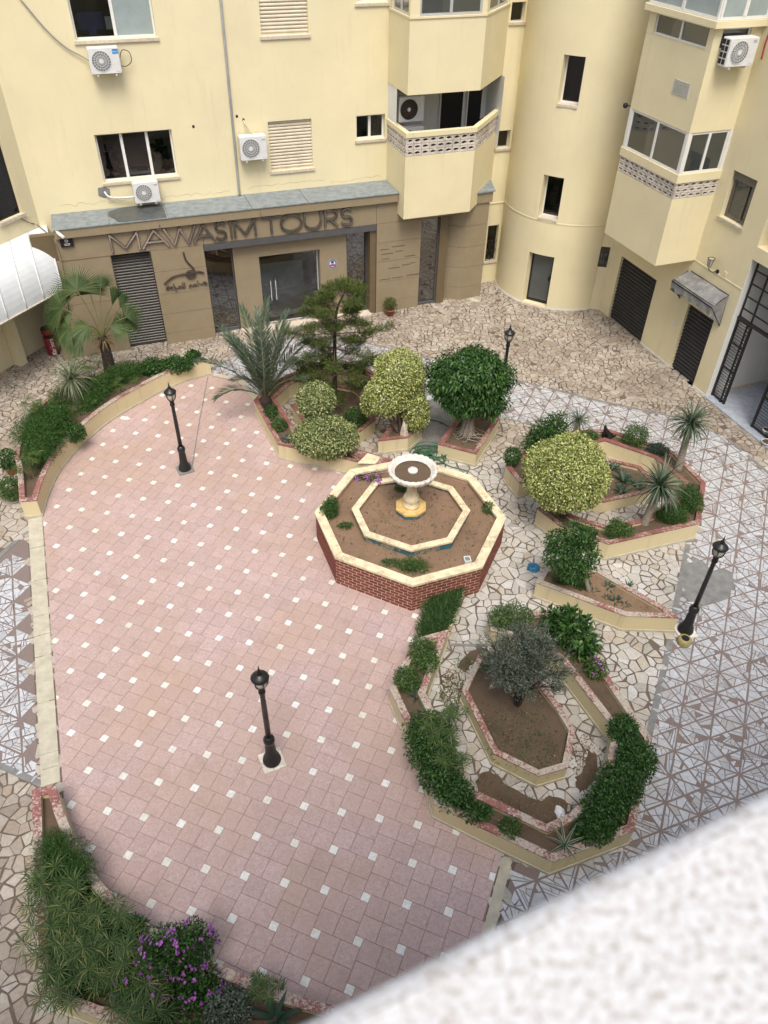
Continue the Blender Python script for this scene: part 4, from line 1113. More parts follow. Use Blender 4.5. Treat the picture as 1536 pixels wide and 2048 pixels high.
obj('bay_back_wall', MB().box(-3.0, .7, -.06, -.01, 5.2, 7.2, FR).box(-3.0, .7, -.06, -.01, 8.8, 12.0, FR), MT['room'], rb)
obj('bay_floor', slab(FR, [(-3.0, .0), (-1.82, -1.30), (.62, -1.27), (.62, .0)], 8.8, 8.86), MT['dark_room'], rb)
obj('bay_ledge', bay_band(FR, [(-3.35, .0), (-1.98, -1.62), (.92, -1.58), (.92, .0)], 9.575, 9.72, .30), MT['wall'], rb)
obj('bay_ledge', slab(FR, [(-3.1, .0), (-1.86, -1.36), (.66, -1.32), (.66, .0)], 9.62, 9.69), MT['wall'], rb)
for k, (p, q) in enumerate(zip([(-3.30, .0), (-1.94, -1.54), (.86, -1.50)], [(-1.94, -1.54), (.86, -1.50), (.86, .0)])):
    f2, L = face_frame(FR, p, q)
    window(rb, f2, .03, L - .03, 9.725, 11.2, 0, 2 if k != 1 else 2, 'white_frame', 'glass_frost', .07, sill=False, interior=None, depth=.0)
obj('bay_wall', bay_band(FR, BR_, 11.22, 12.6, .14), MT['wall'], rb)
# louvred vent in the bay
f2, L = face_frame(FR, BR_[1], BR_[2])
vb = MB()
vb.box(1.63, 1.66, -.02, 0, 7.92, 8.28, f2).box(2.24, 2.27, -.02, 0, 7.92, 8.28, f2)
for k in range(11): vb.box(1.66, 2.24, -.018 + .006 * (k % 2), -.001, 7.93 + k * .031, 7.948 + k * .031, f2)
obj('air_vent', vb, MT['grey_frame'], rb)
# entrance passage behind the gate
pm = MB()
pm.poly([FR(2.885, 0, 0), FR(2.885, 6, 0), FR(2.885, 6, 4.42), FR(2.885, 0, 4.42)]).poly([FR(5.9, 0, 0), FR(5.9, 0, 4.42), FR(5.9, 6, 4.42), FR(5.9, 6, 0)]).poly([FR(2.88, 6, 0), FR(5.9, 6, 0), FR(5.9, 6, 4.42), FR(2.88, 6, 4.42)]).poly([FR(2.88, 1, 4.415), FR(5.9, 1, 4.415), FR(5.9, 6, 4.415), FR(2.88, 6, 4.415)])
obj('passage_wall', pm, MT['white_render'], rb)
MT['passage'] = M_pieces('grey_marble_floor', [(0, (.42, .46, .52)), (1, (.46, .50, .55))], (.25, .28, .32), .6, 1.5, .25, 5, vein=(.2, .22, .26))
obj('passage_floor', MB().box(2.89, 5.89, -.06, 5.99, 0, .05, FR), MT['passage'], rb)
obj('passage_skirting', MB().box(2.887, 2.90, .3, 5.98, .051, .16, FR), MT['sill'], rb)

# --- wing on the left, chamfering the corner
lw = thing('corner_wing', 'cream wall closing the left corner, with dark lattice window', 'building', FL(1.5, 0, 0))
HL = [(.50, 1.35, 4.46, 6.70)]
obj('wall', wall_holes(FL, 0, -.05, 8.0, 3.3, TOP, HL, .2), MT['wall'], lw)
obj('lower_wall', MB().box(-.9, 8.0, .62, .8, 0, 3.3, FL), MT['wall'], lw)
obj('soffit', MB().box(-.05, 8.0, .0, .8, 3.28, 3.297, FL), MT['wall'], lw)
for s in (1.70, 3.4): obj('pier', MB().box(s, s + .28, .30, .615, 0, 3.279, FL), MT['wall'], lw)
lt = MB(); a, b, c, d = .50, 1.35, 4.46, 6.70
lt.box(a, a + .05, .10, .15, c, d, FL).box(b - .05, b, .10, .15, c, d, FL).box(a, b, .10, .15, c, c + .06, FL).box(a, b, .10, .15, d - .06, d, FL)
for k in range(-26, 18):
    x = a + k * .075
    for sg in (1, -1):
        pts = []
        for t in np.linspace(0, 1, 2):
            pass
        # diagonal lath clipped to the opening
        x0, z0_ = (x, c); x1, z1_ = (x + (d - c), d)
        if sg < 0: x0, x1 = x1, x0
        def at(u): return x0 + (x1 - x0) * u, z0_ + (z1_ - z0_) * u
        us = [u for u in np.linspace(0, 1, 60) if a < at(u)[0] < b]
        if len(us) > 1:
            p, q = at(us[0]), at(us[-1]); lt.tube([FL(p[0], .12 + .005 * sg, p[1]), FL(q[0], .12 + .005 * sg, q[1])], .012, 4, caps=False)
obj('lattice', lt, MT['black'], lw)
room(lw, FL, a, b, c, d, .22, 1.2, 'dark_room', .1)
obj('sill', MB().box(a - .06, b + .06, -.06, .10, c - .09, c - .003, FL), MT['sill'], lw)
# ------------------------------------------------------------------ signs
def stroke(mb, fr, pts, wd, o0, o1):
    """flat raised stroke along (s, z) points"""
    for a, b in zip(pts[:-1], pts[1:]):
        a, b = np.array(a, float), np.array(b, float); L = np.linalg.norm(b - a)
        if L < 1e-6: continue
        d = (b - a) / L; n = np.array((-d[1], d[0])) * wd / 2; e = d * wd * .3
        q = [a - n - e, b - n + e, b + n + e, a + n - e]
        mb.hexa([fr(p[0], o1, p[1]) for p in q] + [fr(p[0], o0, p[1]) for p in q])
    return mb
def arc(cx, cz, rx, rz, a0, a1, n=14):
    return [(cx + rx * math.cos(math.radians(a0 + (a1 - a0) * k / n)), cz + rz * math.sin(math.radians(a0 + (a1 - a0) * k / n))) for k in range(n + 1)]
GLY = {
 'M': [[(0, 0), (0, 1), (.5, .15), (1, 1), (1, 0)]], 'A': [[(0, 0), (.5, 1), (1, 0)], [(.22, .32), (.78, .32)]], 'W': [[(0, 1), (.27, 0), (.5, .95), (.73, 0), (1, 1)]],
 'S': [arc(.5, .74, .42, .26, 30, 270) + arc(.5, .25, .46, .25, 90, -150)], 'I': [[(.5, 0), (.5, 1)]], 'T': [[(0, 1), (1, 1)], [(.5, 1), (.5, 0)]],
 'O': [arc(.5, .5, .5, .5, 0, 360, 24)], 'U': [[(0, 1), (0, .42)] + arc(.5, .42, .5, .42, 180, 360) + [(1, 1)]],
 'R': [[(0, 0), (0, 1)] + arc(.45, .73, .5, .27, 90, -90) + [(0, .46)], [(.4, .46), (1, 0)]]}
sg = thing('shop_sign', 'raised metal letters of the shop name across the tan fascia', 'sign', FA(-1.9, -.05, 3.3))
for ch, a, b in (('M', -5.70, -4.90), ('A', -4.80, -4.02), ('W', -4.10, -3.16), ('A', -3.24, -2.60), ('S', -2.56, -2.22), ('I', -2.14, -2.00), ('M', -1.95, -1.30), ('T', -1.06, -.50), ('O', -.46, .22), ('U', .32, .86), ('R', 1.0, 1.42), ('S', 1.54, 1.94)):
    mb = MB()
    for pl in GLY[ch]: stroke(mb, FA, [(a + (b - a) * x, 3.345 + .52 * y) for x, y in pl], .062, -.075, -.001)
    o = obj('letter', mb, MT['chrome_side'], sg)
    face = MB()
    for pl in GLY[ch]: stroke(face, FA, [(a + (b - a) * x, 3.345 + .52 * y) for x, y in pl], .046, -.088, -.076)
    obj('letter_face', face, MT['chrome'], o)
lg = thing('calligraphy_logo', 'metal calligraphic emblem with Arabic script beside the grey shop shutter', 'sign', FA(-3.8, -.02, 2.0))
em = MB()
stroke(em, FA, smooth_curve([(-3.62, 3.06), (-3.60, 2.86), (-3.52, 2.70), (-3.42, 2.56), (-3.36, 2.38), (-3.44, 2.28)], 5), .05, -.05, -.001)
stroke(em, FA, smooth_curve([(-4.36, 2.12), (-4.10, 2.30), (-3.80, 2.36), (-3.5, 2.36), (-3.25, 2.38), (-3.10, 2.33)], 5), .045, -.052, -.002)
stroke(em, FA, arc(-3.50, 2.32, .15, .13, 0, 360, 16), .035, -.048, -.001)
stroke(em, FA, smooth_curve([(-3.60, 2.36), (-3.54, 2.26), (-3.46, 2.36), (-3.40, 2.27)], 5), .03, -.056, -.003)
obj('emblem', em, MT['chrome_side'], lg)
ws = [  # joined letter forms of the two words, right to left
 [(-3.06, 2.00), (-3.12, 1.94), (-3.06, 1.90), (-3.03, 1.96), (-3.12, 2.02), (-3.22, 1.93), (-3.26, 1.98)], [(-3.32, 2.08), (-3.32, 1.92)],
 [(-3.36, 1.92), (-3.39, 1.98), (-3.42, 1.92), (-3.45, 1.98), (-3.48, 1.92), (-3.53, 1.94), (-3.56, 1.99), (-3.60, 1.94), (-3.58, 1.87)],
 [(-3.74, 2.08), (-3.74, 1.92), (-3.80, 1.92), (-3.80, 2.08)], [(-3.80, 1.92), (-3.86, 1.98), (-3.89, 1.92), (-3.92, 1.98), (-3.95, 1.92), (-4.02, 1.92)],
 [(-4.02, 1.92), (-4.05, 1.98)], [(-4.08, 2.08), (-4.08, 1.92)], [(-4.12, 2.0), (-4.22, 1.98), (-4.14, 1.90)], [(-4.26, 1.92), (-4.24, 1.99), (-4.31, 2.0), (-4.33, 1.93), (-4.26, 1.92)]]
tx = MB()
for p in ws: stroke(tx, FA, p, .03, -.04, -.001)
stroke(tx, FA, [(-4.24, 2.05), (-4.27, 2.05)], .02, -.04, -.001); stroke(tx, FA, [(-4.02, 1.85), (-4.06, 1.85)], .02, -.04, -.001)
obj('arabic_script', tx, MT['chrome_side'], lg)

def text_mesh(txt, size, bold=0.0):
    cu = bpy.data.curves.new('lettering', 'FONT'); cu.body = txt; cu.size = size; cu.offset = bold; cu.resolution_u = 2
    to = bpy.data.objects.new('lettering', cu); COL.objects.link(to)
    dg = bpy.context.evaluated_depsgraph_get(); me = to.evaluated_get(dg).to_mesh()
    V = [tuple(v.co) for v in me.vertices]; Fc = [tuple(p.vertices) for p in me.polygons]
    to.evaluated_get(dg).to_mesh_clear(); bpy.data.objects.remove(to); bpy.data.curves.remove(cu)
    return V, Fc
# partner names printed small on the pier: mostly illegible lines
pn = thing('partner_names', 'small dark airline names printed on the tan shop pier', 'print', FA(3.6, -.002, 1.2))
def printline(s, z, ln, h=.045, gap=.55):
    mb = MB(); x = s
    while x < s + ln:
        wd = h * random.uniform(.45, .8)
        mb.box(x, x + wd * .75, -.004, -.001, z, z + h * random.uniform(.7, 1.0), FA); x += wd * (1 + .25)
    return mb
MT['print'] = M_plain('dark_print', (.055, .045, .035), .6, .2, 20)
V, Fc = text_mesh('LUFTHANSA', .085, .002)
obj('printed_name', MB().add([FA(3.93 + x, -.004, 1.24 + y) for x, y, _ in V], Fc), MT['print'], pn)
for s, z, ln in ((2.93, 2.30, .3), (3.36, 2.36, .45), (2.98, 2.14, .4), (3.5, 2.18, .26), (3.0, 1.96, .28), (3.85, 1.96, .38), (3.25, 1.60, .42), (3.75, 1.66, .3), (4.05, 1.70, .2), (2.92, 1.22, .38), (3.40, 1.23, .38)):
    o = obj('printed_name', printline(s, z, ln, .038), MT['print'], pn); tag(o, kind='stuff')
bd = thing('round_badge', 'round blue and white badge on the wall beside the glass door', 'sign', FA(1.29, .25, 1.95))
MT['blue'] = M_plain('badge_blue', (.03, .06, .24), .4, .1, 5); MT['badge_white'] = M_plain('badge_white', (.7, .7, .7), .4, .05, 5); MT['badge_red'] = M_plain('badge_red', (.35, .04, .07), .4, .1, 5)
def disc(fr, s, z, rx, rz, o, n=24): return MB().poly([fr(s + rx * math.cos(2 * PI * k / n), o, z + rz * math.sin(2 * PI * k / n)) for k in range(n)])
obj('disc', disc(FA, 1.29, 1.95, .155, .17, .246), MT['badge_white'], bd)
obj('ring', MB().add(*(lambda pts: (pts, [(k, (k + 1) % 24, 24 + (k + 1) % 24, 24 + k) for k in range(24)]))([FA(1.29 + .145 * math.cos(2 * PI * k / 24), .243, 1.95 + .16 * math.sin(2 * PI * k / 24)) for k in range(24)] + [FA(1.29 + .11 * math.cos(2 * PI * k / 24), .243, 1.95 + .12 * math.sin(2 * PI * k / 24)) for k in range(24)])), MT['blue'], bd)
obj('emblem', MB().box(1.24, 1.34, .238, .242, 1.96, 2.05, FA), MT['blue'], bd)
obj('ribbon', MB().box(1.21, 1.37, .238, .242, 1.87, 1.93, FA), MT['badge_red'], bd)
bk = thing('black_plaque', 'small black plaque with white emblem at the left end of the fascia', 'sign', FA(-6.95, -.03, 3.66))
obj('plate', MB().box(-7.10, -6.74, -.07, -.002, 3.66, 3.93, FA), MT['black'], bk)
mb = MB(); stroke(mb, FA, arc(-6.92, 3.84, .045, .04, 0, 360, 12), .014, -.074, -.071); stroke(mb, FA, [(-6.97, 3.84), (-6.87, 3.84)], .012, -.074, -.071); stroke(mb, FA, [(-7.0, 3.75), (-6.84, 3.75)], .018, -.074, -.071); stroke(mb, FA, [(-6.99, 3.71), (-6.85, 3.71)], .014, -.074, -.071)
obj('emblem', mb, MT['badge_white'], bk)
sc_ = thing('security_camera', 'white bullet security camera under the left end of the slate ledge', 'camera', FA(-7.08, -.2, 4.1))
obj('body', MB().tube([FA(-7.10, -.18, 4.16), FA(-6.94, -.36, 4.04)], [.045, .05], 10), MT['white_metal'], sc_, smooth=True)
obj('bracket', MB().tube([FA(-7.14, -.10, 4.18), FA(-7.08, -.20, 4.15)], .025, 8), MT['white_metal'], sc_)

# ------------------------------------------------------------------ air conditioners
def ac_unit(label, fr, s0, s1, z0, z1, ow, rust=False, side=None, mark=None, cat='air conditioner', feet=True, d=.30, gap=.09):
    """outdoor unit hung on the wall plane o = ow"""
    o1 = ow - gap; o0 = o1 - d; W, Hh = s1 - s0, z1 - z0
    t = thing('air_conditioner', label, cat, fr((s0 + s1) / 2, (o0 + o1) / 2, z0), 'outdoor air conditioner units')
    be = .02
    mb = MB(); ringp = [(s0 + be, z0), (s1 - be, z0), (s1, z0 + be), (s1, z1 - be), (s1 - be, z1), (s0 + be, z1), (s0, z1 - be), (s0, z0 + be)]
    n = len(ringp); mb.v = [fr(a, o0 + .012, c) for a, c in ringp] + [fr(a, o1, c) for a, c in ringp]
    inn = [(s0 + (a - s0) * .975 + .0125 * W, z0 + (c - z0) * .975 + .0125 * Hh) for a, c in ringp]
    mb.v += [fr(a, o0, c) for a, c in inn]
    for i in range(n):
        j = (i + 1) % n; mb.f += [(i, j, n + j, n + i), (2 * n + i, 2 * n + j, j, i)]
    mb.f += [tuple(range(2 * n, 3 * n)), tuple(range(n, 2 * n))[::-1]]
    obj('body', mb, MT['white_metal'], t)
    cs, cz, R = s0 + W * .39, z0 + Hh * .5, Hh * .40
    fan = obj('fan_opening', disc(fr, cs, cz, R, R, o0 - .004, 28), MT['grey_plastic' if not rust else 'trunk_dark'], t)
    gr = MB()
    for k in range(4): gr.tube([fr(cs + R * (k + 1) / 4 * math.cos(2 * PI * j / 24), o0 - .012, cz + R * (k + 1) / 4 * math.sin(2 * PI * j / 24)) for j in range(25)], .005, 4, False)
    for k in range(20):
        a = 2 * PI * k / 20; gr.tube([fr(cs + R * .2 * math.cos(a), o0 - .012, cz + R * .2 * math.sin(a)), fr(cs + R * math.cos(a + .35), o0 - .012, cz + R * math.sin(a + .35))], .004, 4, False)
    obj('grille', gr, MT['white_metal' if not rust else 'trunk'], fan)
    obj('hub', disc(fr, cs, cz, R * .2, R * .2, o0 - .018, 16), MT['white_metal'], fan)
    obj('side_panel', MB().box(s1 - W * .19, s1 - W * .03, o0 - .006, o0 - .001, z0 + .05, z1 - .05, fr), MT['white_metal'], t)
    if feet:
        for s in (s0 + W * .2, s1 - W * .2):
            obj('bracket', MB().box(s - .02, s + .02, o0 + .02, ow - .001, z0 - .06, z0 - .002, fr), MT['white_metal'], t)
    if mark:
        txt, col, bgc, sz = mark
        if bgc: obj('label_plate', MB().box(s1 - W * .21, s1 - W * .02, o0 - .010, o0 - .0065, z1 - Hh * .24, z1 - Hh * .06, fr), MT[bgc], t)
        V, Fc = text_mesh(txt, sz)
        obj('lettering', MB().add([fr(s1 - W * .20 + x, o0 - .012, z1 - Hh * .185 + y) for x, y, _ in V], Fc), MT[col], t)
    return t
MT['label_blue'] = M_plain('bright_blue_label', (.02, .22, .55), .4, .05, 5)
a1 = ac_unit('air conditioner with bright blue label below the top left window', FA, -5.22, -4.41, 7.92, 8.54, U, mark=('Midea', 'badge_white', 'label_blue', .055))
a2 = ac_unit('air conditioner just above the slate ledge, below the three-light window', FA, -4.73, -3.97, 4.40, 5.0, U, mark=('GREE', 'print', None, .05))
a3 = ac_unit('air conditioner between grey drain pipe and cream shutter', FA, -1.37, -.54, 5.35, 6.03, U, mark=('GREE', 'print', None, .05))
a4 = ac_unit('upper air conditioner with rusty fan inside the corner balcony', FA, 3.70, 4.55, 6.13, 6.86, .95, True, feet=False)
a5 = ac_unit('lower air conditioner on the balcony floor, partly hidden by the rail', FA, 3.72, 4.55, 5.30, 5.98, .90, feet=False)
# unit on the side of the right bay, its ends slatted
f2, L2 = face_frame(FR, BR_[2], BR_[3])
a6 = ac_unit('air conditioner hung high on the side of the right bay', f2, .22, 1.06, 8.78, 9.40, 0, mark=('FC', 'print', None, .09))
vg = MB()
for k in range(4):
    for j in range(2): vg.box(.212, .2195, -.33 + j * .13, -.23 + j * .13, 8.83 + k * .14, 8.94 + k * .14, f2)
obj('side_grille', vg, MT['black'], a6)
def cable(name, label, pts, r, mat, cat='cable', n=6, sides=6):
    return tag(obj(name, MB().tube(smooth_curve(pts, n), r, sides), MT[mat], loc=tuple(pts[0]), smooth=True), label, cat)
cable('cable', 'dark cable bundle sagging to the upper left air conditioner', [FA(-6.6, U - .05, 9.7), FA(-6.15, U - .06, 9.0), FA(-5.75, U - .06, 8.55), FA(-5.40, U - .08, 8.33), FA(-5.22, U - .15, 8.22)], .018, 'pipe')
cable('cable', 'loop of black cable beside the air conditioner with blue label', [FA(-4.42, U - .2, 8.2), FA(-4.30, U - .15, 8.42), FA(-4.12, U - .12, 8.36), FA(-4.10, U - .12, 8.15), FA(-4.25, U - .12, 8.03), FA(-4.42, U - .2, 8.06)], .010, 'black')
cable('refrigerant_pipe', 'white insulated pipe from grey wall patch to air conditioner over ledge', [FA(-5.55, U - .01, 4.72), FA(-5.46, U - .10, 4.60), FA(-5.2, U - .12, 4.54), FA(-4.70, U - .2, 4.55)], .03, 'white_metal', 'pipe')
tag(obj('wall_patch', MB().prism([(0, 0), (1, 0), (1, 1), (0, 1)], 0, 1), MT['concrete'], loc=FA(-5.55, U, 4.7)), 'rough grey cement patch in the wall left of the ledge air conditioner', 'wall patch')
wp = bpy.data.objects['wall_patch']; wp.data.clear_geometry()
pp = [(-.18, -.08), (-.02, -.16), (.15, -.10), (.17, .08), (.02, .16), (-.15, .14)]
mm = MB(); mm.v = [FA(-5.56 + a, U - .012, 4.70 + b) for a, b in pp] + [FA(-5.56 + a * 1.1, U + .01, 4.70 + b * 1.1) for a, b in pp]
mm.f = [tuple(range(6))] + [(i, (i + 1) % 6, 6 + (i + 1) % 6, 6 + i) for i in range(6)]
wp.data.from_pydata([tuple(Vector(v) - wp.location) for v in mm.v], [], mm.f)
cable('refrigerant_pipe', 'pale pipe from wall hole down to air conditioner by the drain pipe', [FA(-1.12, U, 6.40), FA(-1.10, U - .1, 6.30), FA(-.98, U - .15, 6.12), FA(-.92, U - .18, 6.03)], .022, 'cream_pipe', 'pipe')
cable('cable', 'red cable running up beside the air conditioner on the right bay', [FR(1.15, -.12, 8.9), FR(1.1, -.09, 9.3), FR(1.15, -.06, 9.8), FR(1.3, -.05, 10.4)], .022, 'badge_red')
cable('cable', 'brown cable slung from lattice window over white awning to shop ledge', [FL(.75, -.03, 4.45), FL(.4, -.06, 4.15), FL(.1, -.06, 3.95), FA(-7.22, -.05, 3.75), FA(-7.24, -.03, 2.6), FA(-7.6, .01, .4)], .014, 'trunk')

# ------------------------------------------------------------------ awnings
aw = thing('barrel_awning', 'white fabric barrel awning on the left corner wing', 'awning', FL(2.5, -.6, 2.4))
MT['awning'] = M_plain('white_awning_fabric', (.66, .70, .71), .55, .06, 2, .05, 150)
mb = MB(); NS = 14; Ls = [-.22, .54, 1.24, 1.96, 2.68, 3.40, 4.12, 4.84]
def awp(L, k):
    a = PI / 2 * k / NS; o = -1.08 * math.sin(a); z = 2.42 + 1.48 * math.cos(a) ** .85
    return FL(L + .98 * math.sin(a), o - .01, z)
for L0, L1 in zip(Ls[:-1], Ls[1:]):
    for k in range(NS): mb.poly([awp(L0, k), awp(L1, k), awp(L1, k + 1), awp(L0, k + 1)])
obj('fabric', mb, MT['awning'], aw, smooth=True)
for L in Ls: obj('rib', MB().tube([tuple(np.array(awp(L, k)) + (0, 0, .008)) for k in range(NS + 1)], .022, 6), MT['white_metal'], aw, smooth=True)
obj('front_bar', MB().tube([awp(Ls[0], NS), awp(Ls[-1], NS)], .03, 6), MT['sill'], aw)
obj('end_panel', MB().poly([awp(Ls[0], k) for k in range(NS + 1)] + [FL(-.22 + .98, -.9, 2.42), FL(-.22, -.01, 2.42)]), MT['awning'], aw)

ra = thing('grey_awning', 'faded grey folding awning with ragged valance above the right roller shutter', 'awning', FR(1.6, -.2, 2.3))
MT['grey_fabric'] = M_flaking('weathered_grey_canvas', (.22, .22, .22), (.33, .33, .30), .45, 5)
MT['dark_stripe'] = M_plain('charcoal_trim', (.035, .035, .037), .7, .15, 8)
s0, s1 = .62, 2.53
fb = [(s, -.50, 2.93) for s in (s0, s1)]
mb = MB(); N = 10
top = [(.77, -.01, 3.20), (2.50, -.01, 3.20)]
for i in range(N):
    u0, u1 = i / N, (i + 1) / N
    def P(u, v):   # u along the wall, v from wall to front bar, sagging a little
        a = np.array(top[0]) * (1 - u) + np.array(top[1]) * u; b = np.array((s0, -.50, 2.90)) * (1 - u) + np.array((s1, -.50, 2.90)) * u
        q = a * (1 - v) + b * v; q[2] += .05 * math.sin(v * PI) - .012 * math.sin(u * 9 + v * 3); return FR(*q)
    for j in range(4): mb.poly([P(u0, j / 4), P(u1, j / 4), P(u1, (j + 1) / 4), P(u0, (j + 1) / 4)])
obj('canopy', mb, MT['grey_fabric'], ra, smooth=True)
vb = MB(); N = 26
for i in range(N):
    u0, u1 = i / N, (i + 1) / N; z0 = 2.62 + .05 * abs(math.sin(u0 * PI * 6.5)) + .03 * math.sin(u0 * 23); z1 = 2.62 + .05 * abs(math.sin(u1 * PI * 6.5)) + .03 * math.sin(u1 * 23)
    a, b = s0 + (s1 - s0) * u0, s0 + (s1 - s0) * u1; w0, w1 = .02 * math.sin(u0 * 30), .02 * math.sin(u1 * 30)
    vb.poly([FR(a, -.505, 2.90), FR(b, -.505, 2.90), FR(b, -.505 + w1, z1), FR(a, -.505 + w0, z0)])
obj('valance', vb, MT['grey_fabric'], ra)
for s, sg_ in ((s1, 1), (s0, -1)):
    ed = .8 if sg_ < 0 else 0
    pts = [(s, -.50, 2.90), (s - sg_ * .02, -.01, 3.20), (s + .0, -.01, 2.24), (s, -.2, 2.42), (s, -.34, 2.30 + .2), (s, -.50, 2.62)]
    obj('side_flap', MB().poly([FR(*p) for p in pts]), MT['grey_fabric'], ra)
obj('trim', MB().tube([FR(s0, -.512, 2.91), FR(s1, -.512, 2.91)], .012, 5).tube([FR(s0, -.47, 2.94), FR(s1, -.47, 2.94)], .012, 5), MT['dark_stripe'], ra)
obj('frame', MB().tube([FR(s0, -.01, 2.24), FR(s0, -.50, 2.88), FR(s1, -.50, 2.88), FR(s1, -.01, 2.24)], .014, 6).tube([FR(.77, -.02, 3.205), FR(2.5, -.02, 3.205), FR(2.53, -.02, 2.24)], .012, 5), MT['dark_stripe'], ra)

# ------------------------------------------------------------------ lantern, gate
ln = thing('wall_lantern', 'small black wall lantern on a bracket above the grey awning', 'lamp', FR(1.72, -.05, 3.65))
obj('bracket', MB().tube(smooth_curve([FR(1.78, -.02, 3.62), FR(1.72, -.12, 3.58), FR(1.64, -.18, 3.62), FR(1.62, -.20, 3.70)], 4), .014, 6).tube([FR(1.80, -.001, 3.62), FR(1.80, -.03, 3.62)], .06, 10), MT['black_metal'], ln)
cx, cy, _ = FR(1.62, -.20, 0)
lf = MB()
for k in range(6):
    a = 2 * PI * k / 6; lf.tube([(cx + .05 * math.cos(a), cy + .05 * math.sin(a), 3.72), (cx + .10 * math.cos(a), cy + .10 * math.sin(a), 3.96)], .008, 4)
for r, z in ((.05, 3.72), (.10, 3.96)): lf.tube([(cx + r * math.cos(2 * PI * k / 12), cy + r * math.sin(2 * PI * k / 12), z) for k in range(13)], .009, 4)
obj('cage', lf, MT['black_metal'], ln)
MT['lamp_glass'] = M_plain('milky_lamp_glass', (.50, .46, .38), .3, .12, 9, spec=.5)
obj('glass', MB().lathe([(.042, 3.73), (.09, 3.94)], (cx, cy, 0), 6), MT['lamp_glass'], ln)

gt = thing('iron_gate', 'tall black iron gate across the passage at the right edge', 'gate', FR(4.3, .22, .05))
def bar(mb, a, b, r=.016): return mb.tube([FR(*a), FR(*b)], r, 4)
for nm, s0, s1 in (('gate_side_panel', 2.92, 3.46), ('gate_leaf', 4.74, 5.86)):
    mb = MB()
    for s in (s0, s1): mb.box(s - .03, s + .03, .19, .25, .055, 2.64, FR)
    for z in (.10, 1.1, 1.9, 2.62): mb.box(s0 + .03, s1 - .03, .20, .24, z - .022, z + .022, FR)
    obj(nm, mb, MT['black_metal'], gt)
    for k in range(26):
        z = .2 + k * .093
        if min(abs(z - q) for q in (1.1, 1.9)) < .04: continue
        obj('gate_bar', bar(MB(), (s0 + .03, .22, z), (s1 - .03, .22, z), .010), MT['black_metal'], gt)
pst = MB()
for s in (3.34,): pst.box(s - .02, s + .02, .16, .20, .055, 2.64, FR)
for k in range(20):
    z = .15 + k * .125; pst.tube([FR(3.34, .18, z), FR(3.45, .2, z + .1)], .008, 4).tube([FR(3.45, .18, z), FR(3.34, .2, z + .1)], .008, 4)
obj('gate_post', pst, MT['black_metal'], gt)
obj('transom', MB().box(2.89, 5.88, .17, .27, 2.645, 2.72, FR), MT['black_metal'], gt)
for z in (2.98, 3.34, 3.72, 4.10): obj('top_bar', MB().box(2.91, 5.88, .205, .235, z - .018, z + .018, FR), MT['black_metal'], gt)
for s in (2.93, 3.40, 4.1, 4.8, 5.5): obj('top_bar', MB().box(s - .022, s + .022, .20, .24, 2.721, 4.40, FR), MT['black_metal'], gt)

# ------------------------------------------------------------------ lamp posts
def lamp_post(label, x, y, plate='white_stone', rz=.35, lean=(0, 0), hgt=1.0, base=True):
    t = thing('lamp_post', label, 'lamp post', (x, y, 0), 'black lamp posts')
    def L(prof): return MB().lathe([(r, z * hgt) for r, z in prof], (x, y, 0), 20)
    if base:
        c, s = math.cos(rz), math.sin(rz); q = [(x + .21 * (a * c - b * s), y + .21 * (a * s + b * c)) for a, b in ((-1, -1), (1, -1), (1, 1), (-1, 1))]
        obj('base_plate', MB().prism(q, 0, .05), MT[plate], t)
    obj('base', L([(.165, .05), (.17, .09), (.15, .11), (.155, .16), (.13, .18), (.135, .22), (.105, .25), (.088, .62), (.083, .66), (.10, .68), (.105, .73), (.10, .78), (.075, .80), (.07, .84)]), MT['black_metal'], t, smooth=True)
    obj('pole', L([(.052, .835), (.050, 1.5), (.044, 2.15), (.06, 2.16), (.062, 2.20), (.05, 2.22), (.055, 2.28), (.045, 2.30)]), MT['black_metal'], t, smooth=True)
    ln_ = obj('lantern', L([(.05, 2.30), (.075, 2.325), (.08, 2.345)]), MT['black_metal'], t)
    fr_ = MB()
    for k in range(6):
        a = 2 * PI * k / 6
        fr_.tube([(x + r * math.cos(a), y + r * math.sin(a), z * hgt) for r, z in ((.08, 2.34), (.118, 2.42), (.135, 2.50), (.13, 2.56))], .010, 5)
    obj('lantern_rib', fr_, MT['black_metal'], ln_)
    obj('glass', L([(.072, 2.345), (.108, 2.42), (.124, 2.50), (.12, 2.555)]), MT['lamp_glass'], ln_, smooth=True)
    obj('cap', L([(.15, 2.555), (.155, 2.575), (.14, 2.60), (.10, 2.64), (.06, 2.665), (.04, 2.68), (.045, 2.70), (.035, 2.73), (.015, 2.75), (.02, 2.775), (.012, 2.80), (.004, 2.88)]), MT['black_metal'], t, smooth=True)
    return t
lamp_post('black lamp post on the pink plaza nearest the crescent planter', -5.39, 16.22, 'concrete', .5, hgt=.96)
lamp_post('black lamp post in the middle foreground of the pink plaza on white plate', -1.97, 7.60, 'white_stone', .45)
lamp_post('black lamp post at the tip of the pointed planter on the marble paving', 6.62, 10.95, 'white_stone', .2)
lamp_post('black lamp post rising behind the dark round-headed fig tree', 3.40, 19.45, 'concrete', .2)
# yellow collar beside the right lamp
yc = thing('floor_box', 'yellow round-fronted meter box at the foot of the right lamp post', 'box', (6.50, 10.62, 0))
MT['yellow'] = M_flaking('weathered_yellow_paint', (.34, .28, .11), (.4, .36, .25), .4, 10)
obj('body', MB().lathe([(.13, 0), (.14, .03), (.14, .16), (.12, .18)], (6.50, 10.62, 0), 20), MT['yellow'], yc, smooth=True)
obj('opening', MB().lathe([(.085, .181), (.085, .184)], (6.50, 10.62, 0), 16), MT['black'], yc)

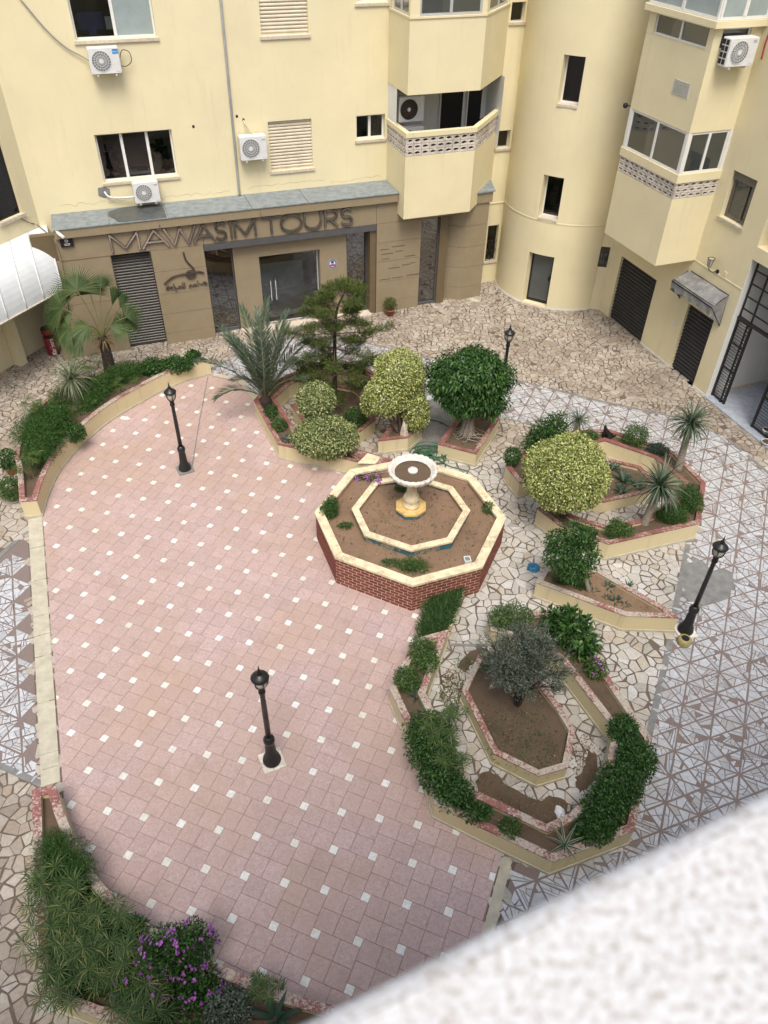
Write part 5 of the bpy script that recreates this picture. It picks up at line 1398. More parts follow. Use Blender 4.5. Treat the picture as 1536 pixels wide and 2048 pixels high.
# ------------------------------------------------------------------ small things
bx, by = -10.95, 22.20
bn = thing('litter_bin', 'red cylindrical litter bin with white lettering under the white awning', 'bin', (bx, by, 0))
MT['red'] = M_plain('red_enamel', (.20, .015, .025), .35, .15, 4)
obj('body', MB().lathe([(.19, 0), (.20, .02), (.20, .62), (.19, .64)], (bx, by, 0), 24), MT['red'], bn, smooth=True)
obj('neck', MB().lathe([(.165, .64), (.165, .76)], (bx, by, 0), 24), MT['black'], bn, smooth=True)
obj('top', MB().lathe([(.20, .76), (.205, .78), (.205, .90), (.19, .92), (.12, .905), (.11, .88)], (bx, by, 0), 24), MT['red'], bn, smooth=True)
obj('ashtray', MB().lathe([(.185, .921), (.185, .935), (.02, .936)], (bx, by, 0), 20), MT['black'], bn)
V, Fc = text_mesh('Marlboro', .20, .004)
am = math.atan2(-by, -bx) + .12
def onbin(x, y, r=.2035):
    a = am + (.06 - y) / .2; return (bx + r * math.cos(a), by + r * math.sin(a), .03 + x * .78)
obj('lettering', MB().add([onbin(x, y) for x, y, _ in V], Fc), MT['badge_white'], bn)
def pot(name, label, x, y, r, h, mat, z=0):
    o = thing(name, label, 'pot', (x, y, z))
    obj('body', MB().lathe([(r * .7, z), (r * .95, z + h * .85), (r * 1.08, z + h * .86), (r * 1.1, z + h), (r * .95, z + h), (r * .9, z + h * .88)], (x, y, 0), 18), MT[mat], o, smooth=True)
    obj('soil', MB().lathe([(r * .9, z + h * .87), (r * .9, z + h * .88), (.01, z + h * .9)], (x, y, 0), 16), MT['soil'], o)
    return o
pot('flower_pot', 'terracotta pot by the tan shop pier behind the conifer', .05, 25.40, .17, .26, 'terracotta')
pot('flower_pot', 'plastic pot with leafy plant behind the left end of the crescent planter', -9.93, 15.92, .16, .24, 'terracotta')
pot('flower_pot', 'low pot with bushy green plant at the left edge below crescent planter', -9.50, 14.85, .15, .20, 'concrete')
pot('white_bucket', 'white plastic bucket by the iron gate at the right edge', 11.05, 18.42, .13, .24, 'white_metal')
pot('white_bowl', 'low white bowl next to the bucket by the iron gate', 10.92, 17.98, .15, .12, 'white_metal')
# coiled garden hose
hp = []
for k in range(150):
    a = k * .42; r = .20 + .14 * math.sin(k * .37) + .10 * math.sin(k * .11 + 1)
    hp.append((1.22 + .9 * r * math.cos(a) * 1.5 + .05 * math.sin(k * .8), 17.02 + r * math.sin(a) * 1.15, .02 + .0011 * k + .03 * abs(math.sin(k * .9))))
tail = [(1.45, 16.85, .08), (1.75, 16.62, .03), (2.10, 16.48, .025), (2.25, 16.36, .025), (2.10, 16.22, .025)]
head = [(1.25, 18.85, .03), (1.55, 18.75, .025), (1.85, 18.45, .025), (1.80, 18.0, .03), (1.50, 17.4, .03)]
hs = MB(); hs.tube(smooth_curve(hp, 2), .016, 6); hs.tube(smooth_curve(head + hp[:1], 5), .016, 6); hs.tube(smooth_curve(hp[-1:] + tail, 5), .016, 6)
tag(obj('garden_hose', hs, MT['hose'], loc=(1.2, 17.0, 0), smooth=True), 'tangled green garden hose on the ground behind the fountain', 'hose')
# crumpled things on the ground
def crumple(name, label, cat, c, rx, ry, rz, mat, seed, z=0.02):
    mb = MB(); n, m_ = 14, 9; rr = random.Random(seed)
    for i in range(m_):
        th = PI / 2 * i / (m_ - 1)
        for k in range(n):
            a = 2 * PI * k / n; q = 1 + .45 * noise.noise(Vector((math.cos(a) * 1.6, math.sin(a) * 1.6, i * .35 + seed)))
            mb.v.append((c[0] + rx * math.cos(a) * math.cos(th) * q, c[1] + ry * math.sin(a) * math.cos(th) * q, z + rz * math.sin(th) * (1 + .6 * noise.noise(Vector((a, i * .7, seed))))))
    for i in range(m_ - 1):
        for k in range(n): mb.f.append((i * n + k, i * n + (k + 1) % n, (i + 1) * n + (k + 1) % n, (i + 1) * n + k))
    return tag(obj(name, mb, MT[mat], loc=(c[0], c[1], z)), label, cat)
MT['bag_blue'] = M_plain('thin_blue_plastic', (.03, .16, .28), .35, .3, 12)
crumple('plastic_bag', 'crumpled blue plastic bag on the paving right of the fountain', 'bag', (3.55, 12.78), .16, .13, .10, 'bag_blue', 21)
crumple('paper_scrap', 'white crumpled paper at the foot of the crescent planter wall', 'litter', (-7.62, 18.55), .13, .08, .05, 'white_metal', 5)
crumple('paper_scrap', 'white scrap of litter on the path inside the olive garden', 'litter', (3.22, 6.72), .08, .13, .05, 'badge_white', 9)
crumple('cloth_bundle', 'pale cloth bundle hung in the stems of the tall variegated shrub', 'cloth', (.52, 17.45), .12, .10, .5, 'sill', 12, .40)
crumple('stone_heap', 'small pale heap of rubble by the foot of the angled pillar', 'rubble', (3.10, 26.62), .22, .14, .14, 'kerb', 4)
tag(obj('loose_slab', MB().prism(ccw([(-.72, 15.99), (-.47, 16.42), (-.12, 16.27), (-.25, 15.97)]), .527, .555, bottom=True), MT['cream_coping'], loc=(-.4, 16.15, .527)), 'loose cream slab lying on the red shelf behind the fountain', 'slab')
lt_ = thing('flood_light', 'small square floodlight lying on the soil of the fountain bed', 'lamp', (1.90, 12.28, .72))
q = [(-.075, -.085), (.075, -.085), (.075, .085), (-.075, .085)]
def rot2(p, a): return (p[0] * math.cos(a) - p[1] * math.sin(a), p[0] * math.sin(a) + p[1] * math.cos(a))
P2 = [tuple(np.array(rot2(p, .15)) + (1.90, 12.28)) for p in q]
obj('housing', ring(MB(), ccw(P2), offset_poly(ccw(P2), .02), .70, .78), MT['white_metal'], lt_)
obj('glass', MB().prism(offset_poly(ccw(P2), .02), .70, .765), MT['grey_plastic'], lt_)

# contents of two windows: blue curtain and paper, desk, two chairs and a person at the desk
tag(obj('blue_cloth', MB().box(-5.30, -4.62, U + .35, U + .40, 8.85, 9.25, FA).box(-5.05, -4.85, U + .33, U + .35, 8.70, 8.9, FA), MT['blue'], loc=FA(-5.0, U + .35, 8.7)), 'bright blue cloth seen inside the upper left window', 'cloth')
tag(obj('paper_sheet', MB().box(-4.58, -4.40, U + .28, U + .285, 8.85, 9.15, FA), MT['badge_white'], loc=FA(-4.5, U + .28, 8.85)), 'white printed sheet beside the blue cloth in the upper left window', 'paper')
dk = thing('desk', 'wooden desk with papers inside the three-light window', 'desk', FA(-4.55, U + .9, 4.4))
MT['wood'] = M_plain('brown_desk_wood', (.16, .09, .045), .5, .2, 5)
obj('top', MB().box(-5.0, -4.05, U + .55, U + 1.15, 4.98, 5.02, FA), MT['wood'], dk)
obj('front', MB().box(-4.98, -4.07, U + .58, U + .62, 4.5, 4.978, FA), MT['wood'], dk)
obj('papers', MB().box(-4.75, -4.45, U + .65, U + .9, 5.022, 5.03, FA), MT['badge_white'], dk)
def office_chair(label, s, o):
    t = thing('office_chair', label, 'chair', FA(s, o, 4.3), 'office chairs')
    obj('backrest', MB().box(s - .22, s + .22, o + .20, o + .26, 4.95, 5.55, FA), MT['black'], t)
    obj('headrest', MB().box(s - .13, s + .13, o + .19, o + .25, 5.60, 5.78, FA), MT['black'], t)
    obj('seat', MB().box(s - .24, s + .24, o - .22, o + .22, 4.78, 4.86, FA), MT['black'], t)
    obj('stem', MB().tube([FA(s, o, 4.3), FA(s, o, 4.78)], .04, 8).tube([FA(s, o + .23, 4.8), FA(s, o + .23, 5.62)], .03, 6), MT['black'], t)
office_chair('black office chair behind the person at the window desk', -3.62, U + .85)
office_chair('empty black office chair behind the left light of the three-light window', -5.15, U + .75)
def person():
    t = thing('person', 'person with dark hair and pale shirt seated at a desk inside the window', 'person', FA(-3.78, U + .70, 4.86))
    J = {'pel': (-3.72, .80, 4.92, .15), 'bel': (-3.73, .79, 5.08, .145), 'che': (-3.77, .77, 5.28, .155), 'nek': (-3.82, .75, 5.43, .06), 'hed': (-3.86, .73, 5.52, .07), 'sL': (-3.80, .58, 5.38, .06), 'eL': (-3.92, .50, 5.14, .045), 'hL': (-4.14, .58, 5.06, .035),
         'sR': (-3.78, .96, 5.38, .06), 'eR': (-3.92, 1.0, 5.14, .045), 'hR': (-4.14, .90, 5.06, .035), 'kL': (-4.12, .66, 4.88, .085), 'kR': (-4.12, .94, 4.88, .085), 'aL': (-4.14, .66, 4.46, .05), 'aR': (-4.14, .94, 4.46, .05)}
    E = [('pel', 'bel'), ('bel', 'che'), ('che', 'nek'), ('nek', 'hed'), ('che', 'sL'), ('sL', 'eL'), ('eL', 'hL'), ('che', 'sR'), ('sR', 'eR'), ('eR', 'hR'), ('pel', 'kL'), ('pel', 'kR'), ('kL', 'aL'), ('kR', 'aR')]
    ks = list(J); off = wloc(t)
    me = bpy.data.meshes.new('body'); me.from_pydata([tuple(Vector(FA(J[k][0], U + J[k][1], J[k][2])) - off) for k in ks], [(ks.index(a), ks.index(b)) for a, b in E], [])
    o = link('body', me, t, MT['shirt']); md = o.modifiers.new('skin', 'SKIN'); o.modifiers.new('sub', 'SUBSURF').levels = 1
    for i, k in enumerate(ks):
        sv = me.skin_vertices[0].data[i]; sv.radius = (J[k][3],) * 2; sv.use_root = (k == 'pel')
    def ell(name, c, r, mat, zmin=-1):
        mb = MB(); cx, cy, cz = FA(*c)
        for i in range(9):
            th = -PI / 2 + PI * i / 8
            for k in range(14):
                a = 2 * PI * k / 14; mb.v.append((cx + r[0] * math.cos(th) * math.cos(a), cy + r[1] * math.cos(th) * math.sin(a), cz + r[2] * max(zmin, math.sin(th))))
        for i in range(8):
            for k in range(14): mb.f.append((i * 14 + k, i * 14 + (k + 1) % 14, (i + 1) * 14 + (k + 1) % 14, (i + 1) * 14 + k))
        return obj(name, mb, MT[mat], t, smooth=True)
    ell('head', (-3.88, U + .73, 5.62), (.088, .095, .12), 'skin')
    ell('hair', (-3.865, U + .735, 5.65), (.098, .105, .115), 'hair', -.1)
    ell('trousers', (-3.80, U + .80, 4.90), (.2, .2, .09), 'black')
MT['shirt'] = M_plain('pale_shirt', (.5, .44, .34), .8, .08, 8); MT['skin'] = M_plain('skin', (.32, .19, .12), .6, .05, 8); MT['hair'] = M_plain('dark_hair', (.012, .01, .009), .6, .2, 20)
person()

# black cat sitting on the rim of the right-hand garden
def cat():
    t = thing('cat', 'black cat sitting on the soil at the back of the right ring planter', 'cat', (6.15, 17.52, .45))
    def P(a, b, c): return (6.15 + a, 17.52 + b, .47 + c)
    me = bpy.data.meshes.new('body')
    J = [P(.10, 0, .08), P(.02, .0, .12), P(-.05, .0, .22), P(-.09, 0, .30), P(-.11, 0, .36), P(-.145, -.01, .355), P(-.10, -.04, .10), P(-.11, -.04, .0), P(-.10, .04, .10), P(-.11, .04, .0), P(.06, -.08, .04), P(-.03, -.09, .0), P(.06, .08, .04), P(-.03, .09, .0), P(.20, .02, .03), P(.30, .08, .02), P(.34, .16, .015)]
    R = [.085, .085, .07, .045, .05, .025, .03, .02, .03, .02, .06, .025, .06, .025, .03, .02, .012]
    E = [(0, 1), (1, 2), (2, 3), (3, 4), (4, 5), (2, 6), (6, 7), (2, 8), (8, 9), (0, 10), (10, 11), (0, 12), (12, 13), (0, 14), (14, 15), (15, 16)]
    off = wloc(t); me.from_pydata([tuple(Vector(p) - off) for p in J], E, [])
    o = link('body', me, t, MT['hair']); o.modifiers.new('skin', 'SKIN'); o.modifiers.new('sub', 'SUBSURF').levels = 1
    for i, r in enumerate(R): me.skin_vertices[0].data[i].radius = (r, r); me.skin_vertices[0].data[i].use_root = (i == 0)
    for sy in (-1, 1):
        q = P(-.10, .028 * sy, .39); obj('ear', MB().add([(q[0] - .012, q[1] - .016, q[2]), (q[0] + .014, q[1] - .014, q[2]), (q[0], q[1] + .018, q[2]), (q[0], q[1] + .004 * sy, q[2] + .045)], [(0, 1, 3), (1, 2, 3), (2, 0, 3)]), MT['hair'], t)
    obj('bib', MB().add([P(-.115, -.02, .2), P(-.115, .02, .2), P(-.125, .012, .25), P(-.125, -.012, .25)], [(0, 1, 2, 3)]), MT['badge_white'], t)
cat()

# ------------------------------------------------------------------ parapet under the camera
pr = thing('balcony_parapet', 'out-of-focus white parapet with speckled stone top in the lower right corner', 'parapet', (.3, .1, 11.4))
E0 = [(-1.6, -.600), (-.7, -.177), (-.05, .128), (.072, .186), (.165, .229), (.25, .269), (.7, .481), (1.8, .998)]
E0 = smooth_curve([(x, y - .006) for x, y in E0], 5)
def inw(p, q, d): 
    a = np.array(q) - np.array(p); a = a / np.linalg.norm(a); return np.array((a[1], -a[0])) * d
def off_line(pts, d):
    out = []
    for i, p in enumerate(pts):
        a, b = pts[max(0, i - 1)], pts[min(len(pts) - 1, i + 1)]; out.append(tuple(np.array(p) + inw(a, b, d)))
    return out
ZP = 12.45
def loft(rows):
    mb = MB(); n = len(rows[0][0])
    for pts, z in rows: mb.v += [(p[0], p[1], z) for p in pts]
    for i in range(len(rows) - 1):
        for k in range(n - 1): mb.f.append((i * n + k, i * n + k + 1, (i + 1) * n + k + 1, (i + 1) * n + k))
    return mb
def terrazzo():
    mt, t, b = newmat('speckled_stone'); co = coords(t, 'world')
    f = tnoise(t, co, 210, 3, .6); g = tnoise(t, co, 45, 4, .6)
    c = ramp(t, f, [(.34, (.30, .265, .215)), (.43, (.45, .43, .395)), (.52, (.56, .56, .545)), (.72, (.60, .61, .605))])
    c = mixc(t, ramp(t, g, [(.55, (0, 0, 0)), (.75, (.22,) * 3)]), c, (.36, .30, .22))
    t.links.new(c, b.inputs['Base Color']); b.inputs['Roughness'].default_value = .6; bump(t, b, f, .3, .002); return mt
MT['terrazzo'] = terrazzo()
obj('nosing', loft([(off_line(E0, .006), ZP - .035), (off_line(E0, .0), ZP - .02), (off_line(E0, .002), ZP - .008), (off_line(E0, .005), ZP), (off_line(E0, .013), ZP + .001)]), MT['terrazzo'], pr, smooth=True)
obj('coping', loft([(off_line(E0, .013), ZP - .03), (off_line(E0, .013), ZP + .001), (off_line(E0, .015), ZP + .002), (off_line(E0, .30), ZP + .002), (off_line(E0, .30), ZP - .03)]), MT['terrazzo'], pr)
obj('wall', loft([(off_line(E0, .03), 0), (off_line(E0, .03), ZP - .03)]).add(*(lambda m: (m.v, m.f))(loft([(off_line(E0, .28), ZP - .03), (off_line(E0, .28), 11.3)]))), MT['wall'], pr)

# unseen wall of the camera's own block, added to shade the near ground
hb = thing('home_shade_wall', 'cream apartment block behind the speckled parapet', 'building', (0, -1.6, 0))
FH = Frame((0, -1.55), (.92, .39), (.39, -.92))
obj('wall', MB().box(-14, 16, 0, .4, 0, 12.4, FH), MT['wall'], hb)

# weathering of the office wall: ragged crack above the slate ledge, damp patch on the slate
R5 = random.Random(5); MT['crack'] = M_plain('cracked_render', (.36, .30, .19), .9, .25, 9)
for a, b, z in ((-6.9, -4.9, 4.42), (-4.6, -1.7, 4.36), (-1.2, 1.4, 4.40), (1.6, 3.4, 4.34)):
    mb = MB(); pts = []; x = a
    while x < b: pts.append((x, z + R5.uniform(-.05, .06))); x += R5.uniform(.06, .16)
    for p, q in zip(pts[:-1], pts[1:]): stroke(mb, FA, [p, q], R5.uniform(.003, .010), U - .003, U - .0005)
    obj('plaster_crack', mb, MT['crack'], ob)
MT['damp'] = M_plain('damp_slate', (.075, .085, .085), .35, .25, 7)
dp = [(-5.35, -.10), (-4.6, -.13), (-3.95, -.12), (-3.93, .95), (-4.4, 1.10), (-5.2, 1.08), (-5.55, .9), (-5.6, .5), (-5.45, .2)]
obj('damp_patch', slab(FA, dp, 4.2205, 4.2265), MT['damp'], sf)

# things set behind the glass of the right bay to catch light, and by the tower
def ball(mb, c, r, n=12):
    for i in range(n + 1):
        th = -PI / 2 + PI * i / n
        for k in range(n): mb.v.append((c[0] + r * math.cos(th) * math.cos(2 * PI * k / n), c[1] + r * math.cos(th) * math.sin(2 * PI * k / n), c[2] + r * math.sin(th)))
    b0 = len(mb.v) - (n + 1) * n
    for i in range(n):
        for k in range(n): mb.f.append((b0 + i * n + k, b0 + i * n + (k + 1) % n, b0 + (i + 1) * n + (k + 1) % n, b0 + (i + 1) * n + k))
    return mb
wh = thing('water_heater', 'white wall boiler behind the side panes of the right bay', 'boiler', FR(.35, -.4, 6.3))
obj('case', MB().box(.15, .50, -.55, -.25, 6.20, 6.95, FR), MT['white_metal'], wh)
obj('pipe', MB().tube([FR(.25, -.4, 5.3), FR(.25, -.4, 6.2)], .02, 6).tube([FR(.40, -.4, 5.3), FR(.40, -.4, 6.2)], .02, 6), MT['pipe'], wh)
wm = thing('added_washer', 'pale washing machine behind the front panes of the right bay', 'washing machine', FR(-1.2, -.8, 5.27))  # white box added inside the bay to catch light
obj('case', MB().box(-1.5, -.9, -1.05, -.45, 5.27, 6.15, FR), MT['white_metal'], wm)
obj('lid', MB().box(-1.48, -.92, -1.03, -.6, 6.152, 6.18, FR), MT['grey_plastic'], wm)
sl_ = thing('storage_shelf', 'wooden shelf unit behind the front panes of the right bay', 'shelf', FR(-.2, -.3, 5.27))
for z in (5.7, 6.2, 6.7): obj('shelf', MB().box(-.6, .1, -.45, -.12, z, z + .03, FR), MT['sill'], sl_)
for s in (-.6, .07): obj('upright', MB().box(s, s + .03, -.46, -.11, 5.27, 7.0, FR), MT['sill'], sl_)
bb = thing('blue_bucket', 'blue bucket behind the small barred window beside the tower', 'bucket', FK(.42, .22, 1.62))
cxb, cyb, _ = FK(.40, .30, 0)
obj('body', MB().lathe([(.11, 1.62), (.14, 1.92), (.145, 1.93)], (cxb, cyb, 0), 16), MT['bag_blue'], bb, smooth=True)
gl = thing('globe_lamp', 'small black globe lamp on the left edge of the right bay', 'lamp', FR(-2.05, -1.5, 7.2))
obj('globe', ball(MB(), FR(-2.08, -1.52, 7.20), .075), MT['black'], gl, smooth=True)
obj('arm', MB().tube([FR(-1.93, -1.47, 7.22), FR(-2.08, -1.52, 7.22)], .015, 6), MT['black'], gl)
# ------------------------------------------------------------------ plants
LEAF = {
 'varieg': [(0, (.045, .075, .018)), (.25, (.17, .225, .055)), (.5, (.42, .47, .13)), (.8, (.62, .64, .26)), (1, (.72, .73, .40))],
 'varieg_dull': [(0, (.035, .065, .018)), (.3, (.11, .16, .045)), (.6, (.30, .35, .12)), (1, (.58, .59, .32))],
 'dark': [(0, (0.021, 0.058, 0.016)), (.5, (0.039, 0.104, 0.023)), (.85, (0.065, 0.156, 0.033)), (1, (0.117, 0.208, 0.052))],
 'mid': [(0, (0.032, 0.080, 0.020)), (.5, (0.065, 0.138, 0.032)), (.85, (0.109, 0.189, 0.043)), (1, (0.174, 0.246, 0.072))],
 'fine': [(0, (0.020, 0.062, 0.011)), (.5, (0.039, 0.106, 0.018)), (1, (0.084, 0.168, 0.034))],
 'sedge': [(0, (0.028, 0.063, 0.014)), (.5, (0.055, 0.106, 0.024)), (.85, (0.101, 0.151, 0.038)), (1, (0.222, 0.212, 0.081))],
 'olive': [(0, (0.057, 0.081, 0.057)), (.5, (0.098, 0.127, 0.092)), (.85, (0.161, 0.190, 0.144)), (1, (0.230, 0.253, 0.196))],
 'pine': [(0, (.025, .05, .012)), (.45, (.06, .10, .02)), (.8, (.12, .16, .03)), (1, (.20, .21, .05))],
 'date': [(0, (0.042, 0.070, 0.043)), (.5, (0.078, 0.118, 0.074)), (1, (0.156, 0.204, 0.138))],
 'fan': [(0, (0.028, 0.060, 0.016)), (.5, (0.060, 0.104, 0.028)), (1, (0.112, 0.152, 0.048))],
 'yucca': [(0, (.045, .075, .045)), (.5, (.08, .12, .075)), (1, (.17, .21, .13))],
 'yucca_pale': [(0, (.07, .10, .055)), (.5, (.14, .18, .095)), (1, (.28, .30, .17))],
 'agave': [(0, (.03, .07, .045)), (1, (.07, .13, .08))],
 'purple': [(0, (.30, .07, .36)), (.6, (.46, .13, .54)), (1, (.60, .26, .64))],
 'grass': [(0, (0.029, 0.075, 0.020)), (.5, (0.052, 0.121, 0.035)), (1, (0.115, 0.184, 0.058))],
 'dry': [(0, (.10, .065, .03)), (1, (.22, .15, .07))],
 'cream_edge': [(0, (.42, .42, .28)), (1, (.5, .48, .33))],
}
LEAF['olive'] = [(p, tuple(x * 1.25 for x in c)) for p, c in LEAF['olive']]
LM_ = {k: M_leaf('foliage_' + k, v, .42 if k in ('dark', 'agave') else .55, .22) for k, v in LEAF.items()}
def unit(a): return a / (np.linalg.norm(a, axis=-1, keepdims=True) + 1e-12)
def rdir(n): return unit(RNG.normal(size=(n, 3)))
def leaf_quads(C, D, N, L, W, droop=0.0):
    """pointed leaves: four corners each, slightly folded"""
    n = len(C); L = np.broadcast_to(np.asarray(L, float).reshape(-1, 1), (n, 1)); W = np.broadcast_to(np.asarray(W, float).reshape(-1, 1), (n, 1))
    S = unit(np.cross(D, N)); N2 = np.cross(S, D)
    mid = C + D * L * .45
    tip = C + D * L; tip[:, 2:3] -= droop * L
    V = np.stack([C, mid + S * W * .5 + N2 * W * .12, tip, mid - S * W * .5 + N2 * W * .12], 1).reshape(-1, 3)
    return V, np.arange(4 * n).reshape(n, 4)
def blob_leaves(blobs, n, L, W, shell=.3, out=.6, lump=.12, droop=.1, fr=2.0, seed=0, up=.0, cutz=None):
    """leaves through the outer part of a set of ellipsoids; the outline is uneven"""
    w_ = np.array([(b[3] * b[4] * b[5]) ** (2 / 3) for b in blobs]); k = RNG.choice(len(blobs), n, p=w_ / w_.sum())
    B = np.array(blobs, float)[k]
    d = rdir(n)
    # lumps: low-frequency waves over direction
    ph = np.array([[1.7, 2.3, .9], [3.1, -1.9, 2.2], [-2.6, 1.4, 3.3], [5.2, 4.1, -3.7]]) * fr / 2
    lm = sum(np.sin((d @ p) * 1.6 + i * 1.9 + seed + B[:, 0] * 3) for i, p in enumerate(ph)) / 4
    r = (1 - shell * RNG.random(n) ** 1.4) * (1 + lump * lm)
    P = B[:, :3] + d * B[:, 3:6] * r[:, None]
    if cutz is not None: P[:, 2] = np.maximum(P[:, 2], cutz + RNG.random(n) * .05)
    nrm = unit(d / B[:, 3:6])
    D = unit(nrm * out + rdir(n) * .8 + np.array((0, 0, up)))
    N = unit(nrm + rdir(n) * .7)
    Ls = L * RNG.uniform(.5, 1.5, n)
    return leaf_quads(P, D, N, Ls, W * RNG.uniform(.7, 1.2, n), droop)
def merge(parts):
    Vs, Fs, o = [], [], 0
    for V, Fq in parts: Vs.append(V); Fs.append(Fq + o); o += len(V)
    return np.concatenate(Vs), np.concatenate(Fs)
def stems(c, z0, blobs, n, r=.012, mat='trunk', spread=.06):
    mb = MB()
    for i in range(n):
        b = blobs[i % len(blobs)]; a = random.uniform(0, 2 * PI); q = random.uniform(.1, .75)
        e = (b[0] + b[3] * q * math.cos(a), b[1] + b[4] * q * math.sin(a), b[2] + b[5] * random.uniform(-.2, .6))
        s = (c[0] + random.uniform(-spread, spread), c[1] + random.uniform(-spread, spread), z0 - .03)
        m_ = tuple((np.array(s) + e) / 2 + (np.array((random.uniform(-.05, .05), random.uniform(-.05, .05), .08))))
        mb.tube([s, m_, e], [r, r * .8, r * .35], 5)
    return mb
def bush(label, x, y, z, blobs, kind='mid', n=2500, L=.06, W=.03, shell=.5, name='shrub', cat='shrub', lump=.2, group=None, flowers=0, out=.6, droop=.12, up=.1, st=8):
    """blobs: (dx, dy, height of centre above z, rx, ry, rz)"""
    t = thing(name, label, cat, (x, y, z), group)
    bl = [(x + b[0], y + b[1], z + b[2], b[3], b[4], b[5]) for b in blobs]
    V, Fq = blob_leaves(bl, n, L, W, shell, out, lump, droop, seed=x * 7 + y, up=up, cutz=z - .25)
    npobj('foliage', V, Fq, LM_[kind], t)
    if st: obj('stem', stems((x, y), z, bl, st), MT['trunk'], t)
    if flowers:
        parts = []
        for _ in range(flowers):
            b = bl[random.randrange(len(bl))]; d = rdir(1)[0]; d[2] = abs(d[2]) * .9 + .1; d = d / np.linalg.norm(d)
            p = np.array(b[:3]) + d * np.array(b[3:]) * random.uniform(.95, 1.12)
            for k in range(random.randint(2, 5)):
                q = p + rdir(1)[0] * .035
                u = unit(np.cross(d, rdir(1)[0])); v = np.cross(d, u)
                for j in range(5):
                    a = 2 * PI * j / 5; dd = u * math.cos(a) + v * math.sin(a) + d * .25
                    parts.append((q, unit(dd), d))
        C = np.array([p[0] for p in parts]); Dd = np.array([p[1] for p in parts]); Nn = np.array([p[2] for p in parts])
        tag(npobj('flowers', *leaf_quads(C, Dd, Nn, .026, .021), LM_['purple'], t), kind='stuff')
    return t
def rosette(t, c, n, L, W, kind, elev=(-.3, 1.45), bend=.5, sides=1, name='leaves', segs=4, up=None):
    """strap leaves arching out of one point"""
    Vs, Fs = [], []; o = 0
    for i in range(n):
        f = (i + .5) / n; el = elev[1] + (elev[0] - elev[1]) * f ** .8 + random.uniform(-.12, .12); az = i * 2.399963 + random.uniform(-.2, .2)
        l = L * random.uniform(.75, 1.12); w_ = W * random.uniform(.8, 1.15)
        h = np.array((math.cos(az), math.sin(az), 0)); sd = np.array((-math.sin(az), math.cos(az), 0))
        p = np.array(c, float) + h * .02; e = el
        for k in range(segs + 1):
            u = k / segs; ww = w_ * (1 - u ** 2.2) * (.55 + .45 * min(1, u * 4)) + .001
            Vs += [p + sd * ww / 2, p - sd * ww / 2]
            e2 = el - bend * u ** 1.5 * (1 + .4 * random.random()); step = l / segs
            p = p + (h * math.cos(e2) + np.array((0, 0, 1)) * math.sin(e2)) * step
        for k in range(segs): Fs.append((o + 2 * k, o + 2 * k + 1, o + 2 * k + 3, o + 2 * k + 2))
        o += 2 * (segs + 1)
    return npobj(name, np.array(Vs), np.array(Fs), LM_[kind], t)
def dragon_tree(label, base, head, tr, n, L, W, kind='yucca', name='yucca', cat='yucca', bend=.9, dead=20):
    t = thing(name, label, cat, base)
    b, h = np.array(base, float), np.array(head, float)
    m1 = b * .6 + h * .4 + np.array((random.uniform(-.04, .04), 0, 0))
    pts = smooth_curve([tuple(b - (0, 0, .05)), tuple(m1), tuple(h)], 5)
    obj('trunk', MB().tube(pts, [tr * (1.25 - .35 * k / (len(pts) - 1) + .06 * (k % 2)) for k in range(len(pts))], 9), MT['trunk_pale'], t, smooth=True)
    rosette(t, h, n, L, W, kind, (-.75, 1.5), bend, segs=5)
    if dead: rosette(t, h - (0, 0, .08), dead, L * .7, W * .9, 'dry', (-1.4, -.7), .3, name='dead_leaves')
    return t
def agave(label, x, y, z, r, n=14, kind='agave', W=None, name='agave', cat='agave', group=None, elev=(.15, 1.3)):
    t = thing(name, label, cat, (x, y, z), group)
    rosette(t, (x, y, z - .02), n, r, W or r * .22, kind, elev, .25)
    return t
def sedge(label, x, y, z, stems_n=12, h=.7, spread=.35, rl=.2, group='umbrella sedge clumps', kind='sedge'):
    """umbrella sedge: thin stems, each with a wheel of narrow leaves"""
    t = thing('umbrella_sedge', label, 'sedge', (x, y, z), group)
    mb = MB(); C, D, N = [], [], []
    for i in range(stems_n):
        a = random.uniform(0, 2 * PI); q = spread * random.random() ** .6; hh = h * random.uniform(.6, 1.1)
        e = np.array((x + q * math.cos(a), y + q * math.sin(a), z + hh))
        mb.tube([(x + q * .25 * math.cos(a), y + q * .25 * math.sin(a), z - .03), (x + q * .55 * math.cos(a), y + q * .55 * math.sin(a), z + hh * .55), tuple(e)], [.006, .005, .004], 4, False)
        for k in range(18):
            an = 2 * PI * k / 18 + random.uniform(-.1, .1); d = np.array((math.cos(an), math.sin(an), random.uniform(-.15, .5)))
            C.append(e); D.append(d / np.linalg.norm(d)); N.append((0, 0, 1))
    V, Fq = leaf_quads(np.array(C), np.array(D), np.array(N, float), rl * RNG.uniform(.7, 1.2, len(C)), .016, .25)
    obj('stems', mb, MT['stem_green'], t); tag(npobj('leaf_wheels', V, Fq, LM_[kind], t), kind='stuff')
    return t
MT['stem_green'] = M_plain('green_stem', (.06, .10, .025), .6, .2, 10)

